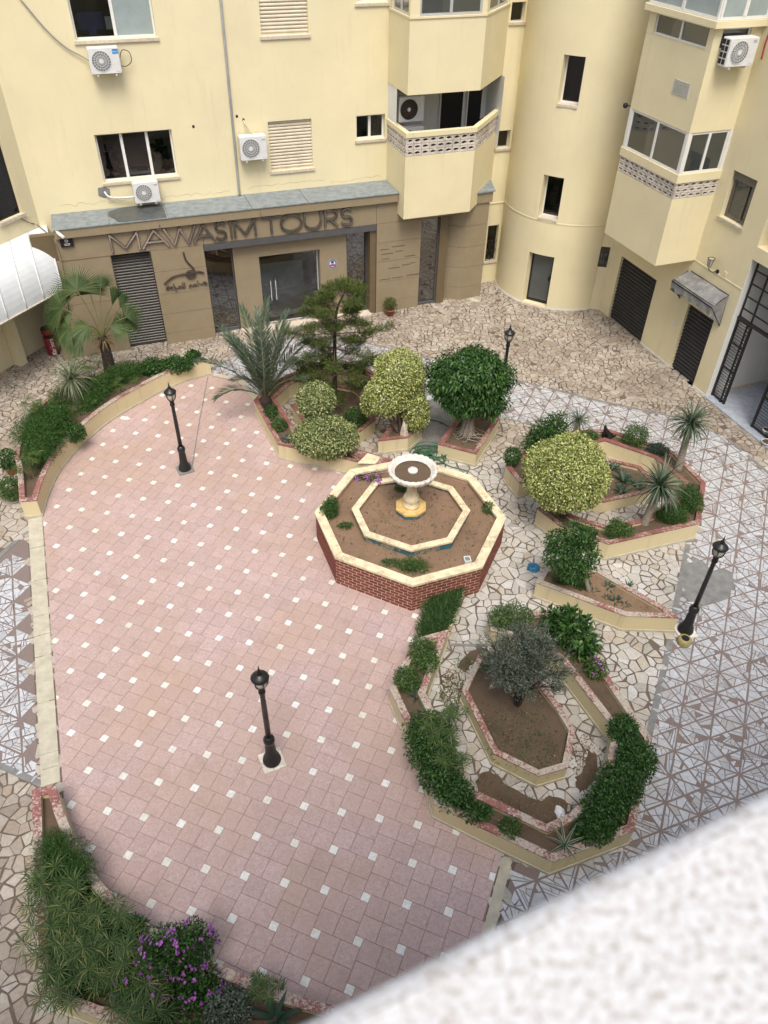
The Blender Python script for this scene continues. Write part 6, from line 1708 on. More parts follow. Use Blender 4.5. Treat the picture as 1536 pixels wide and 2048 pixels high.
# --- variegated topiary in the conifer garden
def topiary(label, base, parts, n, kind='varieg', name='variegated_shrub', cat='shrub', L=.056, W=.036, trunk=.04, lump=.13, shell=.30, tm='trunk'):
    t = thing(name, label, cat, base)
    mb = MB(); b0 = np.array(base, float)
    for p in parts:
        c = np.array(p[:3])
        for k in range(3):
            e = c + np.array((random.uniform(-.35, .35) * p[3], random.uniform(-.35, .35) * p[4], random.uniform(-.1, .3) * p[5]))
            s = b0 + (random.uniform(-.05, .05), random.uniform(-.05, .05), -.04)
            mb.tube(smooth_curve([tuple(s), tuple(s * .5 + e * .5 + np.array((.04, 0, .05))), tuple(e)], 4), [trunk * (1 - .08 * q) for q in range(9)], 6)
    obj('trunk', mb, MT[tm], t, smooth=True)
    tot = sum((p[3] * p[4] * p[5]) ** (2 / 3) for p in parts)
    for p in parts:
        k = int(n * (p[3] * p[4] * p[5]) ** (2 / 3) / tot)
        V, Fq = blob_leaves([p], k, L, W, shell, .55, lump, .05, 2.4, seed=p[0] * 5)
        npobj('crown', V, Fq, LM_[kind], t)
    return t
topiary('two-tiered clipped variegated shrub at the front of the conifer garden', (-1.68, 16.82, .42), [(-1.60, 16.58, .96, .86, .74, .50), (-1.88, 17.30, 1.62, .52, .52, .45)], 25000, 'varieg_dull')
topiary('tall lumpy variegated shrub in the small five-sided planter', (.40, 17.68, .38), [(.34, 17.85, 2.15, .70, .62, .66), (-.02, 17.50, 1.68, .60, .52, .56), (.82, 17.58, 1.12, .36, .36, .60), (-.42, 17.62, 1.32, .28, .28, .34), (.60, 17.9, 1.65, .45, .4, .5)], 28000, 'varieg')
topiary('big round variegated ball tree at the left of the right ring planter', (4.40, 14.12, .45), [(4.26, 14.18, 1.74, 1.02, .96, .86), (4.32, 14.25, 2.35, .5, .5, .42)], 32000, 'varieg', trunk=.05, lump=.12)
# --- dark fig tree with aerial roots
def fig():
    t = thing('fig_tree', 'dark green round-headed fig tree with exposed roots in the box planter', 'tree', (2.28, 17.63, .36))
    mb = MB()
    for k in range(6):
        a = 2 * PI * k / 6; mb.tube(smooth_curve([(2.28 + .16 * math.cos(a), 17.63 + .14 * math.sin(a), .33), (2.28 + .10 * math.cos(a + .4), 17.63 + .09 * math.sin(a + .4), .9), (2.25 + .3 * math.cos(a + .8), 17.68 + .25 * math.sin(a + .8), 1.75)], 5), [.085 - .004 * q for q in range(11)], 8)
    obj('trunk', mb, MT['trunk_pale'], t, smooth=True)
    rt = MB()
    for k in range(16):
        a = random.uniform(0, 2 * PI); l = random.uniform(.25, .6); x, y = 2.28 + .12 * math.cos(a), 17.63 + .12 * math.sin(a); pts = []
        for j in range(6):
            u = j / 5; pts.append((x + l * u * math.cos(a + .5 * math.sin(u * 5 + k)), y + l * .8 * u * math.sin(a + .5 * math.sin(u * 5 + k)), .40 + .05 * math.sin(u * 7 + k) + .1 * (1 - u) ** 2))
        rt.tube(pts, [.022 * (1 - .7 * j / 5) for j in range(6)], 5)
    obj('root', rt, MT['trunk_pale'], t)
    bl = [(2.10, 17.72, 2.25, 1.02, .86, .58), (2.75, 17.78, 2.15, .62, .6, .55), (1.62, 17.66, 2.1, .55, .55, .55), (2.1, 17.4, 1.62, .62, .45, .42), (2.75, 17.5, 1.62, .5, .45, .45), (2.35, 17.9, 2.6, .6, .5, .3)]
    V, Fq = blob_leaves(bl, 15000, .10, .056, .5, .45, .26, .5, 2.6, 3.0, up=-.25)
    npobj('crown', V, Fq, LM_['dark'], t)
    return t
fig()
# small leaning fig in the pointed planter
def small_fig():
    t = thing('fig_tree', 'small leaning leafy tree in the pointed agave planter', 'tree', (4.58, 11.72, .42))
    obj('trunk', MB().tube(smooth_curve([(4.60, 11.70, .38), (4.42, 11.74, .85), (4.12, 11.76, 1.3)], 5), [.055 - .002 * q for q in range(11)], 8).tube([(4.30, 11.75, 1.05), (3.85, 11.6, 1.5)], [.035, .015], 6).tube([(4.2, 11.75, 1.2), (4.3, 11.95, 1.7)], [.03, .012], 6), MT['trunk_pale'], t, smooth=True)
    bl = [(3.80, 11.70, 1.50, .38, .36, .36), (4.25, 11.80, 1.42, .40, .38, .36), (4.05, 11.95, 1.95, .34, .3, .22), (4.30, 11.95, 1.80, .28, .28, .28), (3.72, 11.9, 1.75, .28, .28, .26), (4.1, 11.55, 1.25, .36, .3, .28)]
    V, Fq = blob_leaves(bl, 6500, .065, .038, .5, .5, .2, .3, 2.4, 1.0)
    npobj('crown', V, Fq, LM_['dark'], t)
small_fig()
# --- olive tree
def olive():
    t = thing('olive_tree', 'grey-green olive tree with wispy branches in the lower right garden', 'tree', (2.68, 8.78, .3))
    mb = MB(); C, D, N = [], [], []
    R_ = random.Random(4)
    def grow(p, d, l, r, lev):
        q = p + d * l
        mb.tube([tuple(p), tuple((p + q) / 2 + np.array((R_.uniform(-1, 1), R_.uniform(-1, 1), 0)) * l * .06), tuple(q)], [r, r * .8, r * .6], 5 if lev else 7, False)
        if lev >= 2:
            k = 26 if lev == 3 else 16
            for _ in range(k):
                u = R_.random() ** .7; C.append(p + (q - p) * u + np.array([R_.gauss(0, .035) for _ in range(3)])); dd = d * .9 + np.array([R_.gauss(0, .6) for _ in range(3)]); D.append(dd / np.linalg.norm(dd)); v = np.array([R_.gauss(0, 1) for _ in range(3)]); N.append(v / np.linalg.norm(v))
        if lev < 3:
            for _ in range((5, 5, 5)[lev]):
                a = R_.uniform(0, 2 * PI); sp = (.30, .48, .65)[lev]
                v = d + np.array((math.cos(a) * sp, math.sin(a) * sp, R_.uniform(-.25, .35))); v = v / np.linalg.norm(v)
                grow(q * (1 - .25 * R_.random()) + p * 0 + (p - q) * .0 + q * 0 if False else p + (q - p) * R_.uniform(.65, 1.0), v, l * R_.uniform(.58, .85), r * .55, lev + 1)
    base = np.array((2.68, 8.78, .28))
    for a in range(6):
        an = a * PI / 3 + .4; v = np.array((math.cos(an) * .22, math.sin(an) * .22 + .04, 1.0)); grow(base + np.array((math.cos(an), math.sin(an), 0)) * .04, v / np.linalg.norm(v), .74, .035, 0)
    obj('trunk', mb, MT['trunk_dark'], t)
    V, Fq = leaf_quads(np.array(C), np.array(D), np.array(N), RNG.uniform(.05, .085, len(C)), .013)
    npobj('crown', V, Fq, LM_['olive'], t)
    print('olive leaves', len(C))
olive()
# --- conifer with whorled branches and bent leader
def conifer():
    t = thing('conifer', 'open-branched young conifer with bent top in front of the shop door', 'tree', (-1.55, 19.58, .3))
    tr = smooth_curve([(-1.55, 19.58, .25), (-1.53, 19.58, 1.3), (-1.50, 19.60, 2.4), (-1.42, 19.62, 3.1), (-1.18, 19.62, 3.65)], 6)
    obj('trunk', MB().tube(tr, [.075 - .0022 * k for k in range(len(tr))], 8), MT['trunk_dark'], t, smooth=True)
    br = MB(); C, D, N = [], [], []; R_ = random.Random(11)
    def at(z):
        for a, b in zip(tr[:-1], tr[1:]):
            if a[2] <= z <= b[2]: u = (z - a[2]) / (b[2] - a[2]); return np.array(a) + (np.array(b) - np.array(a)) * u
        return np.array(tr[-1])
    def needles(p, d, n, l=.13, sp=.035):
        for _ in range(n):
            v = d * .7 + np.array([R_.gauss(0, .45), R_.gauss(0, .45), R_.gauss(.25, .4)]); C.append(p + np.array([R_.gauss(0, sp) for _ in range(3)])); D.append(v / np.linalg.norm(v)); q = np.array([R_.gauss(0, 1) for _ in range(3)]); N.append(q / np.linalg.norm(q))
    whorls = [(.70, 1.1, 4), (1.05, 1.45, 5), (1.45, 1.55, 6), (1.9, 1.45, 6), (2.35, 1.40, 6), (2.8, 1.25, 6), (3.2, 1.10, 6), (3.55, .85, 6)]
    for wi, (z, ln, nb) in enumerate(whorls):
        p0 = at(z)
        for k in range(nb):
            a = 2 * PI * k / nb + wi * .55 + R_.uniform(-.25, .25); L = ln * R_.uniform(.5, 1.12); h = np.array((math.cos(a), math.sin(a), 0))
            pts = [p0 + h * L * u + np.array((0, 0, L * (.10 * u - .28 * u * u + .30 * u ** 3))) for u in (0, .25, .5, .75, 1.0)]
            br.tube([tuple(p) for p in pts], [.018, .015, .012, .009, .005], 5, False)
            for u in np.linspace(.42, 1.0, 8):
                i = min(3, int(u * 4)); q = pts[i] + (pts[i + 1] - pts[i]) * (u * 4 - i) if i < 3 or u < 1 else pts[4]
                needles(q, h, 22, .13)
                for sgn in (-1, 1):
                    sd = np.array((-h[1], h[0], 0)) * sgn; bl = .30 * (1.15 - u * .7) * R_.uniform(.7, 1.2); dv = unit(sd * .9 + h * .6 + np.array((0, 0, R_.uniform(.0, .35)))); e = q + dv * bl
                    br.tube([tuple(q), tuple(e)], [.006, .003], 4, False)
                    for s in (.35, .7, 1.0): needles(q + dv * bl * s, dv, 14, .12)
    top = at(3.65)
    for _ in range(10): needles(top + np.array([R_.gauss(0, .10), R_.gauss(0, .10), R_.uniform(-.1, .22)]), np.array((0, 0, 1.0)), 40, .15, .06)
    obj('branches', br, MT['trunk'], t)
    V, Fq = leaf_quads(np.array(C), np.array(D), np.array(N), RNG.uniform(.08, .15, len(C)), .013)
    npobj('needles', V, Fq, LM_['pine'], t); print('needles', len(C))
conifer()
# --- date palm: each frond a part
def date_palm():
    b = np.array((-3.50, 18.80, .40)); t = thing('date_palm', 'young date palm with long feathery fronds at the corner of the conifer garden', 'palm', tuple(b))
    obj('trunk', MB().lathe([(.13, .36), (.17, .45), (.16, .62), (.11, .80), (.06, .95)], (b[0], b[1], 0), 12), MT['trunk_dark'], t)
    MT['rachis'] = M_plain('palm_rachis', (.16, .17, .07), .6, .2, 6)
    #        azimuth, start elevation, length, bend
    F_ = [(1.45, 1.38, 2.7, .45), (1.0, 1.30, 2.5, .6), (.55, 1.25, 2.3, .7), (2.1, 1.30, 2.6, .55), (2.6, 1.2, 2.3, .75), (1.75, 1.22, 2.5, .7), (.1, 1.1, 2.0, .9), (3.2, .95, 2.2, .95), (3.55, .75, 1.5, 1.5), (-.5, 1.0, 1.8, 1.0), (1.25, 1.0, 2.3, .8), (.8, .9, 2.2, .9), (2.35, .95, 2.2, .9), (-1.4, 1.2, 1.5, .9), (-2.2, 1.15, 1.6, 1.0), (1.6, 1.5, 2.3, .25), (2.85, 1.35, 2.0, .6), (.3, 1.4, 2.1, .5)]
    for az, el, ln, bend in F_:
        h = np.array((math.cos(az), math.sin(az), 0)); sd = np.array((-h[1], h[0], 0)); p = b + np.array((0, 0, .30)) + h * .05; P = [p.copy()]; Tn = []
        K = 22
        for k in range(K):
            u = k / K; e = el - bend * u ** 1.6; d = h * math.cos(e) + np.array((0, 0, math.sin(e))); Tn.append(d); p = p + d * ln / K; P.append(p.copy())
        Tn.append(d)
        rc = MB().tube([tuple(q) for q in P], [.020 * (1 - .85 * k / K) for k in range(K + 1)], 5, False)
        C, D, N = [], [], []
        for k in range(4, K + 1):
            for half in (0, .33, .67):
                q = P[k] - Tn[k] * half * ln / K; d = Tn[k]; nn = np.cross(sd, d)
                for sgn in (-1, 1):
                    u = k / K; v = d * (.75 + .35 * u) + sd * sgn * (.8 - .3 * u) + nn * .35 * -1 * (1 if nn[2] < 0 else -1) + RNG.normal(size=3) * .06
                    C.append(q); D.append(v / np.linalg.norm(v)); N.append(np.cross(v, sd * sgn) + RNG.normal(size=3) * .1)
        kk = np.linspace(0, 1, len(C)); Ls = .40 * np.sin(PI * np.clip(.18 + .72 * kk, 0, 1)) + .06
        V, Fq = leaf_quads(np.array(C), np.array(D), unit(np.array(N)), Ls, .030, .12)
        fo_ = npobj('frond', V, Fq, LM_['date'], t); obj('rachis', rc, MT['rachis'], fo_)
date_palm()
# --- fan palm
def fan_palm():
    b = np.array((-8.50, 20.42, .45)); t = thing('fan_palm', 'fan palm with round pleated leaves in the crescent planter by the shop', 'palm', tuple(b))
    mb = MB().tube([(b[0], b[1], .40), (b[0] + .02, b[1], 1.0), (b[0] + .02, b[1], 1.62)], [.19, .16, .13], 12)
    obj('trunk', mb, MT['trunk_dark'], t)
    rosette(t, b + np.array((.02, 0, 1.15)), 60, .42, .05, 'dry', (-1.35, .2), .4, name='dead_leaf_bases')
    crown = b + np.array((.02, 0, 1.25)); to_cam = unit(np.array((0, 0, CAM_H)) - crown)
    #       hub offset, fan radius, facing, spin, spread
    fans = [((-.35, -.1, 1.45), .80, (.1, -.8, .55), 1.75, 2.3), ((-.85, -.2, .95), .80, (-.3, -.8, .5), 2.7, 2.2), ((-.75, -.35, .40), .80, (-.35, -.7, .6), 3.5, 2.1), ((.55, -.1, 1.0), .62, (.75, -.5, .2), .9, .45), ((.70, .05, .85), .6, (.6, -.4, .3), .7, .6), ((.45, -.35, .45), .72, (.3, -.45, .85), -.35, 1.5), ((-.1, -.5, .55), .7, (-.1, -.45, .9), -2.3, 1.6), ((.75, -.2, .45), .6, (.5, -.3, .8), .1, 1.3), ((-.2, .4, 1.1), .65, (0, -.6, .8), 1.6, 2.0), ((.15, .35, 1.3), .6, (.1, -.8, .5), 1.3, 1.2), ((.95, -.3, .75), .62, (.3, -.75, .6), .5, 1.6), ((-1.05, -.1, .65), .66, (-.2, -.8, .55), 2.9, 1.7), ((-.45, -.45, .05), .6, (-.2, -.55, .8), 4.0, 1.5)]
    MT['petiole'] = M_plain('palm_petiole', (.16, .17, .06), .5, .2, 6)
    for (ox, oy, oz), R_, fc, spin, spread in fans:
        hub = crown + np.array((ox, oy, oz)); n = unit(np.array(fc, float)); u = unit(np.cross(np.array((0, 0, 1.0)), n)); v = np.cross(n, u)
        Vs, Fs = [], []; K = 40
        for k in range(K):
            a = spin + spread * (2 * k / (K - 1) - 1) * .82; d = u * math.cos(a) + v * math.sin(a); a2 = spread * 1.64 / K * .52
            rr = R_ * (1 - .12 * abs(2 * k / (K - 1) - 1) ** 2) * random.uniform(.93, 1.06); sd = -u * math.sin(a) + v * math.cos(a)
            wd = rr * .48 * math.tan(a2) * 1.9
            rid = n * .018
            tipd = -n * .10 * rr - np.array((0, 0, .10 * rr))
            o = len(Vs)
            Vs += [hub, hub + d * rr * .48 + sd * wd / 2 - rid, hub + d * rr * .48 + rid, hub + d * rr * .48 - sd * wd / 2 - rid, hub + d * rr * 1.06 + tipd * .8]
            Fs += [(o, o + 1, o + 2), (o, o + 2, o + 3), (o + 1, o + 4, o + 2), (o + 2, o + 4, o + 3)]
        f = npobj('fan_leaf', np.array(Vs), np.array(Fs), LM_['fan'], t)
        m1 = crown * .5 + hub * .5 + np.array((0, 0, .08)); obj('petiole', MB().tube(smooth_curve([tuple(crown - (0, 0, .1)), tuple(m1), tuple(hub)], 4), .014, 6), MT['petiole'], f)
fan_palm()
# --- yuccas
dragon_tree('pale spiky yucca with drooping leaves in the middle of the crescent planter', (-9.02, 18.85, .45), (-9.02, 18.85, 1.15), .10, 130, .85, .035, 'yucca_pale', bend=1.3)
dragon_tree('taller spiky dragon tree at the back right of the right ring planter', (7.76, 16.12, .45), (7.72, 16.2, 1.92), .085, 130, .75, .038, bend=1.2)
dragon_tree('leaning spiky dragon tree at the front of the right ring planter', (6.34, 13.95, .45), (6.50, 14.10, 1.55), .085, 130, .80, .042, bend=1.0)
dragon_tree('small dark yucca behind the shrub at the back of right ring planter', (5.28, 17.50, .45), (5.28, 17.55, 1.0), .05, 60, .5, .03, bend=1.1, dead=0)

# --- crescent planter
bush('low dark cactus-like shrub at the tip of the crescent planter near the shop', -6.02, 20.98, .45, [(0, 0, .22, .26, .16, .22)], 'dark', 700, .09, .05, .7, up=1.2, out=.3)
bush('dark leafy shrub next to the tip of the crescent planter', -6.55, 20.62, .45, [(0, 0, .2, .42, .30, .26), (.3, .05, .15, .25, .2, .2)], 'dark', 2200, .075, .04)
bush('dark leafy shrub between the fan palm and tip of the crescent planter', -7.15, 20.42, .45, [(0, 0, .2, .38, .30, .26)], 'dark', 1800, .075, .04)
bush('fine-leaved low bush at the foot of the fan palm', -7.85, 20.05, .45, [(0, 0, .22, .50, .38, .30), (-.35, -.25, .2, .4, .35, .28)], 'fine', 5200, .085, .012, .8)
bush('fine dark hedge along the crescent wall right of the pale yucca', -8.35, 19.10, .45, [(0, 0, .22, .38, .50, .32), (-.12, -.6, .2, .35, .4, .3)], 'fine', 5600, .085, .012, .8)
bush('big feathery green mound filling the left end of the crescent planter', -9.15, 17.1, .45, [(.08, -1.15, .2, .42, .5, .32), (-.35, -.3, .3, .55, .6, .38), (0, 0, .32, .66, .62, .42), (.1, -.7, .28, .55, .55, .40), (-.3, .5, .25, .5, .5, .35), (.2, .3, .4, .4, .4, .3)], 'fine', 26000, .10, .013, .75, lump=.3)
bush('dark undergrowth round the foot of the pale yucca', -8.9, 18.6, .45, [(0, 0, .08, .6, .7, .2), (.3, .9, .08, .6, .4, .2), (-.5, .2, .1, .4, .6, .25)], 'dark', 5200, .07, .022)
bush('dark undergrowth along the back of the crescent planter', -7.7, 20.5, .45, [(0, 0, .08, .8, .3, .18), (.9, .2, .08, .5, .2, .16)], 'dark', 3200, .07, .022)
bush('small leafy shrub hanging over the crescent planter wall', -8.42, 16.95, .45, [(0, 0, .18, .25, .28, .24)], 'dark', 1100, .07, .04)
sedge('thin sedge trailing at the narrow left end of the crescent planter', -8.98, 15.25, .45, 14, .55, .40, .16)
sedge('tall sedge behind the pale yucca at the foot of the palm', -8.9, 19.75, .45, 16, .8, .5, .18)
sedge('arching sedge leaning over the left edge of the crescent planter', -9.65, 17.6, .45, 14, .7, .55, .2)
sedge('sedge stems hanging over the plaza side of the crescent wall', -7.75, 19.35, .45, 8, .4, .45, .16)
bush('leafy pot plant behind the left end of the crescent planter', -9.93, 15.92, .22, [(0, 0, .25, .25, .25, .28)], 'dark', 900, .08, .035, cat='pot plant', name='pot_plant')
bush('bushy pot plant at the left edge below the crescent planter', -9.50, 14.85, .18, [(0, 0, .2, .30, .36, .26)], 'mid', 1500, .09, .022, cat='pot plant', name='pot_plant', up=.5)
bush('small green plant in the terracotta pot by the shop pier', .05, 25.40, .22, [(0, 0, .20, .22, .20, .22)], 'pine', 800, .12, .012, cat='pot plant', name='pot_plant', up=.6)

# --- near left planter
bush('soft bright green fern bush at the tip of the near left planter', -4.98, 5.38, .42, [(0, 0, .25, .48, .46, .32), (-.22, .25, .2, .3, .3, .25), (.25, -.15, .25, .38, .34, .28)], 'fine', 15000, .06, .008, .8, name='fern', cat='fern', lump=.3)
for lab, x, y, n, h in (('umbrella sedge next to the fern bush in the near left planter', -4.85, 4.85, 13, .6), ('umbrella sedge at the outer edge of the near left planter', -4.62, 4.25, 15, .7), ('umbrella sedge in the lowest corner of the near left planter', -4.25, 3.72, 15, .7), ('umbrella sedge in the middle of the near left planter', -4.05, 4.35, 14, .65), ('umbrella sedge left of the purple flowers in the near left planter', -3.62, 3.85, 14, .6), ('small umbrella sedge below the purple flowers at the bottom edge', -3.2, 3.42, 12, .5)):
    sedge(lab, x, y, .42, n * 2, h, .42, .24)
bush('dark leafy shrub behind the purple flowers by the red coping', -3.62, 4.42, .42, [(0, 0, .15, .25, .2, .25)], 'mid', 900, .08, .03)
bush('purple-flowered shrub in the near left planter', -2.95, 4.02, .42, [(0, 0, .36, .48, .40, .42), (.34, .14, .52, .34, .28, .42), (-.3, -.25, .25, .45, .38, .3), (.42, -.3, .22, .42, .32, .28)], 'dark', 7200, .06, .032, .65, name='flowering_shrub', flowers=120, lump=.25, up=.3)
bush('grey-green rounded shrub right of the purple flowers', -2.02, 3.42, .42, [(0, 0, .22, .34, .30, .26)], 'olive', 2400, .04, .022)
agave('spiky dark agave by the parapet edge at the bottom', -1.38, 3.38, .42, .45, 14)
sedge('wispy grass on the coping above the agave by the parapet', -1.55, 3.62, .42, 9, .45, .3, .14)
bush('dark leafy undergrowth between the sedges of the near left planter', -4.2, 4.2, .42, [(0, 0, .05, .5, .6, .16), (-.4, .6, .05, .3, .4, .14), (.5, -.3, .05, .5, .4, .14)], 'dark', 5200, .07, .025)
bush('low dark ground cover under the purple flowers', -2.5, 3.42, .42, [(0, 0, .06, .75, .35, .12)], 'dark', 2500, .06, .03)

# --- conifer garden
bush('small green shrub below the date palm in the angular ring planter', -2.98, 17.66, .41, [(0, 0, .12, .22, .24, .18)], 'mid', 900, .06, .03)
bush('tiny grey shrub beside the clipped two-tiered shrub', -2.72, 17.08, .41, [(0, 0, .08, .16, .16, .12)], 'olive', 500, .04, .02)
bush('dark shrub at the right side of the conifer bed', -.88, 18.12, .30, [(0, 0, .22, .34, .36, .28)], 'dark', 1700, .06, .03)
bush('dark low planting at the foot of the date palm', -3.32, 18.35, .41, [(0, 0, .08, .2, .35, .14)], 'dark', 900, .06, .025)
bush('dark hedge along the back of the angular ring planter', -1.6, 20.85, .41, [(0, 0, .15, .62, .2, .2), (-.9, -.35, .12, .3, .25, .18), (.6, -.1, .15, .35, .2, .2)], 'dark', 2600, .06, .03)

# --- right-hand garden
bush('tall dark shrub behind the big variegated ball', 4.18, 16.75, .45, [(0, 0, .55, .42, .36, .55), (.35, .2, .7, .35, .3, .5), (-.2, -.1, .35, .35, .3, .35)], 'dark', 4200, .075, .04, .7, lump=.35, up=.4)
topiary('small clipped dark ball at the left corner of the right ring planter', (3.36, 16.1, .45), [(3.34, 16.12, .80, .22, .22, .24)], 1500, 'dark', name='clipped_shrub', L=.05, W=.028, trunk=.015)
bush('round green bush behind the cat in the right ring planter', 6.85, 17.28, .45, [(0, 0, .28, .36, .30, .32)], 'mid', 2300, .05, .025)
bush('low dark plant right of the round bush behind the cat', 7.42, 16.88, .45, [(0, 0, .1, .30, .22, .15)], 'agave', 900, .08, .02)
bush('low green plant left of the cat in the right ring planter', 5.62, 17.38, .45, [(0, 0, .12, .28, .18, .18)], 'mid', 900, .055, .028)
bush('dense green bush at the right end of the right ring planter', 7.62, 14.72, .45, [(0, 0, .2, .34, .48, .28)], 'fine', 5200, .05, .016, .7)
bush('dense green bush right of the leaning dragon tree', 7.02, 14.12, .45, [(0, 0, .2, .42, .28, .26)], 'fine', 4600, .05, .016, .7)
bush('green bush at the front corner of the right ring planter', 5.62, 13.50, .45, [(0, 0, .16, .34, .22, .24), (-.1, .1, .25, .16, .14, .2)], 'mid', 2400, .05, .024)
for lab, x, y, r in (('blue-green aloe at the back of the inner bed', 6.12, 16.35, .32), ('blue-green aloe in the middle of the inner bed', 6.3, 15.85, .34), ('blue-green aloe at the right of the inner bed', 6.62, 15.6, .30), ('blue-green aloe at the front of the inner bed', 6.15, 15.38, .30)):
    agave(lab, x, y, .27, r, 16, name='aloe', cat='aloe', group='aloes in the inner bed')
# --- pointed planter
for lab, x, y, r in (('small agave nearest the leaning tree in the pointed planter', 4.72, 11.72, .15), ('small agave behind the middle of the pointed planter', 5.05, 11.85, .20), ('small agave at the back edge of the pointed planter', 5.25, 11.98, .15), ('rightmost small agave in the pointed planter', 5.50, 11.88, .18), ('small agave at the front of the pointed planter', 5.14, 11.44, .20), ('small agave closest to the pointed front coping', 5.30, 11.30, .14), ('tiny agave in front of the leaning tree', 4.95, 11.52, .12)):
    agave(lab, x, y, .42, r, 12, group='small agaves in the pointed planter')
bush('low reddish shrub at the left end of the pointed planter', 4.02, 11.98, .42, [(0, 0, .08, .24, .16, .13)], 'mid', 700, .05, .022)
bush('low dark plant under the leaning tree', 4.42, 11.86, .42, [(0, 0, .08, .18, .16, .14)], 'dark', 600, .07, .025)
# --- olive garden
bush('rounded shrub at the upper left of the olive ring planter', .84, 9.78, .40, [(0, 0, .2, .28, .34, .26), (.12, -.28, .2, .2, .22, .22)], 'mid', 2400, .05, .028)
bush('rounded shrub overhanging the plaza edge of the olive ring planter', .52, 9.10, .40, [(0, 0, .2, .26, .26, .24)], 'mid', 1600, .05, .028)
agave('small pale agave below the rounded shrub on the plaza edge', .72, 8.84, .40, .26, 12, 'yucca')
bush('large dark leafy shrub at the left of the olive ring planter', .90, 7.85, .40, [(0, 0, .25, .42, .42, .34), (.05, -.4, .3, .42, .38, .34)], 'dark', 6500, .06, .032, .6, lump=.25)
bush('dark leafy shrub at the lower left corner of the olive ring planter', 1.10, 7.05, .40, [(0, 0, .25, .36, .36, .34), (.22, -.3, .2, .32, .3, .28)], 'dark', 5200, .06, .032, .6, lump=.25)
sedge('yellowish sedge among the shrubs left of the olive tree', 1.12, 7.75, .55, 12, .55, .34, .2)
sedge('yellowish sedge above the lower left shrubs of the olive garden', 1.35, 7.25, .55, 12, .5, .3, .2)
sedge('thin sedge on the path left of the olive bed', 1.35, 8.3, .10, 7, .5, .3, .16)
bush('small round shrub at the front of the olive ring planter', 2.22, 6.16, .40, [(0, 0, .14, .19, .18, .18)], 'mid', 900, .045, .022)
bush('low shrub in the lower front of the olive ring planter', 1.68, 6.42, .40, [(0, 0, .12, .26, .18, .18)], 'dark', 1100, .055, .03)
def var_agave():
    t = thing('variegated_agave', 'white-edged agave leaning over the front coping of the olive ring planter', 'agave', (3.10, 5.92, .42))
    for k in range(9):
        az = k * .70 + .2; el = .75 + .25 * math.sin(k * 2.3); L = random.uniform(.36, .46); h = np.array((math.cos(az), math.sin(az), 0)); sd = np.array((-h[1], h[0], 0)); p = np.array((3.10, 5.92, .46)); gV, eV, cs = [], [], []
        for j in range(6):
            u = j / 5; w_ = .05 * (1 - u ** 2) + .002; cs.append((p.copy(), w_)); e = el - .7 * u; p = p + (h * math.cos(e) + np.array((0, 0, math.sin(e)))) * L / 5
        V, Fq = [], []
        for q, w_ in cs: V += [q - sd * w_ * .33, q + sd * w_ * .33]
        for j in range(5): Fq.append((2 * j, 2 * j + 1, 2 * j + 3, 2 * j + 2))
        lf = npobj('leaf', np.array(V), np.array(Fq), LM_['agave'], t)
        for sg_ in (-1, 1):
            V = []
            for q, w_ in cs: V += [q + sd * sg_ * w_ * .335, q + sd * sg_ * w_ * .5 + (0, 0, .004)]
            npobj('leaf_edge', np.array(V), np.array(Fq), LM_['cream_edge'], lf)
var_agave()
bush('leafy shrub at the right corner of the olive ring planter', 4.52, 8.05, .40, [(0, 0, .18, .28, .32, .26)], 'dark', 2400, .06, .03, .6)
bush('round leafy shrub on the right side of the olive ring planter', 4.62, 7.45, .40, [(0, 0, .24, .36, .38, .30)], 'dark', 3600, .055, .03, .6)
bush('largest leafy shrub at the lower right of the olive ring planter', 4.18, 6.88, .40, [(0, 0, .3, .42, .40, .34), (-.3, -.35, .25, .38, .35, .30)], 'dark', 7500, .055, .03, .6, lump=.25)
bush('leafy shrub at the lower tip of the olive ring planter', 3.62, 6.15, .40, [(0, 0, .18, .34, .24, .24)], 'dark', 2600, .055, .03, .6)
bush('light green bush at the top left end of the olive ring planter', 2.50, 10.66, .40, [(0, 0, .25, .26, .26, .30), (.35, .08, .25, .35, .25, .28)], 'mid', 3600, .045, .024)
bush('big-leaved glossy shrub at the top right of the olive ring planter', 3.86, 10.30, .40, [(0, 0, .40, .34, .34, .42), (.25, -.25, .3, .3, .3, .32), (-.2, .2, .4, .3, .25, .3)], 'dark', 1900, .15, .07, .8, lump=.3)
bush('small flowering shrub on the right coping of the olive ring planter', 4.30, 9.50, .40, [(0, 0, .12, .22, .24, .18)], 'mid', 1000, .055, .028, flowers=9)
agave('small agave in the corner of the olive bed', 2.22, 9.62, .30, .28, 14)
# strappy grass bed
def grass_bed():
    t = thing('ornamental_grass', 'dense strappy green grass filling the narrow bed by the fountain', 'grass', (1.3, 11.2, .17))
    poly = [(1.06, 11.55), (1.93, 12.18), (1.38, 10.58), (.76, 10.40)]; C = []
    while len(C) < 3400:
        p = (random.uniform(.7, 2.0), random.uniform(10.3, 12.3))
        if inside(p, poly): C.append((p[0], p[1], .16))
    C = np.array(C); n = len(C); D = unit(np.stack([RNG.normal(0, .45, n), RNG.normal(0, .45, n), np.full(n, .9)], 1)); N = rdir(n)
    V, Fq = leaf_quads(C, D, N, RNG.uniform(.22, .42, n), .020, .25)
    tag(npobj('blades', V, Fq, LM_['grass'], t), kind='stuff')
grass_bed()
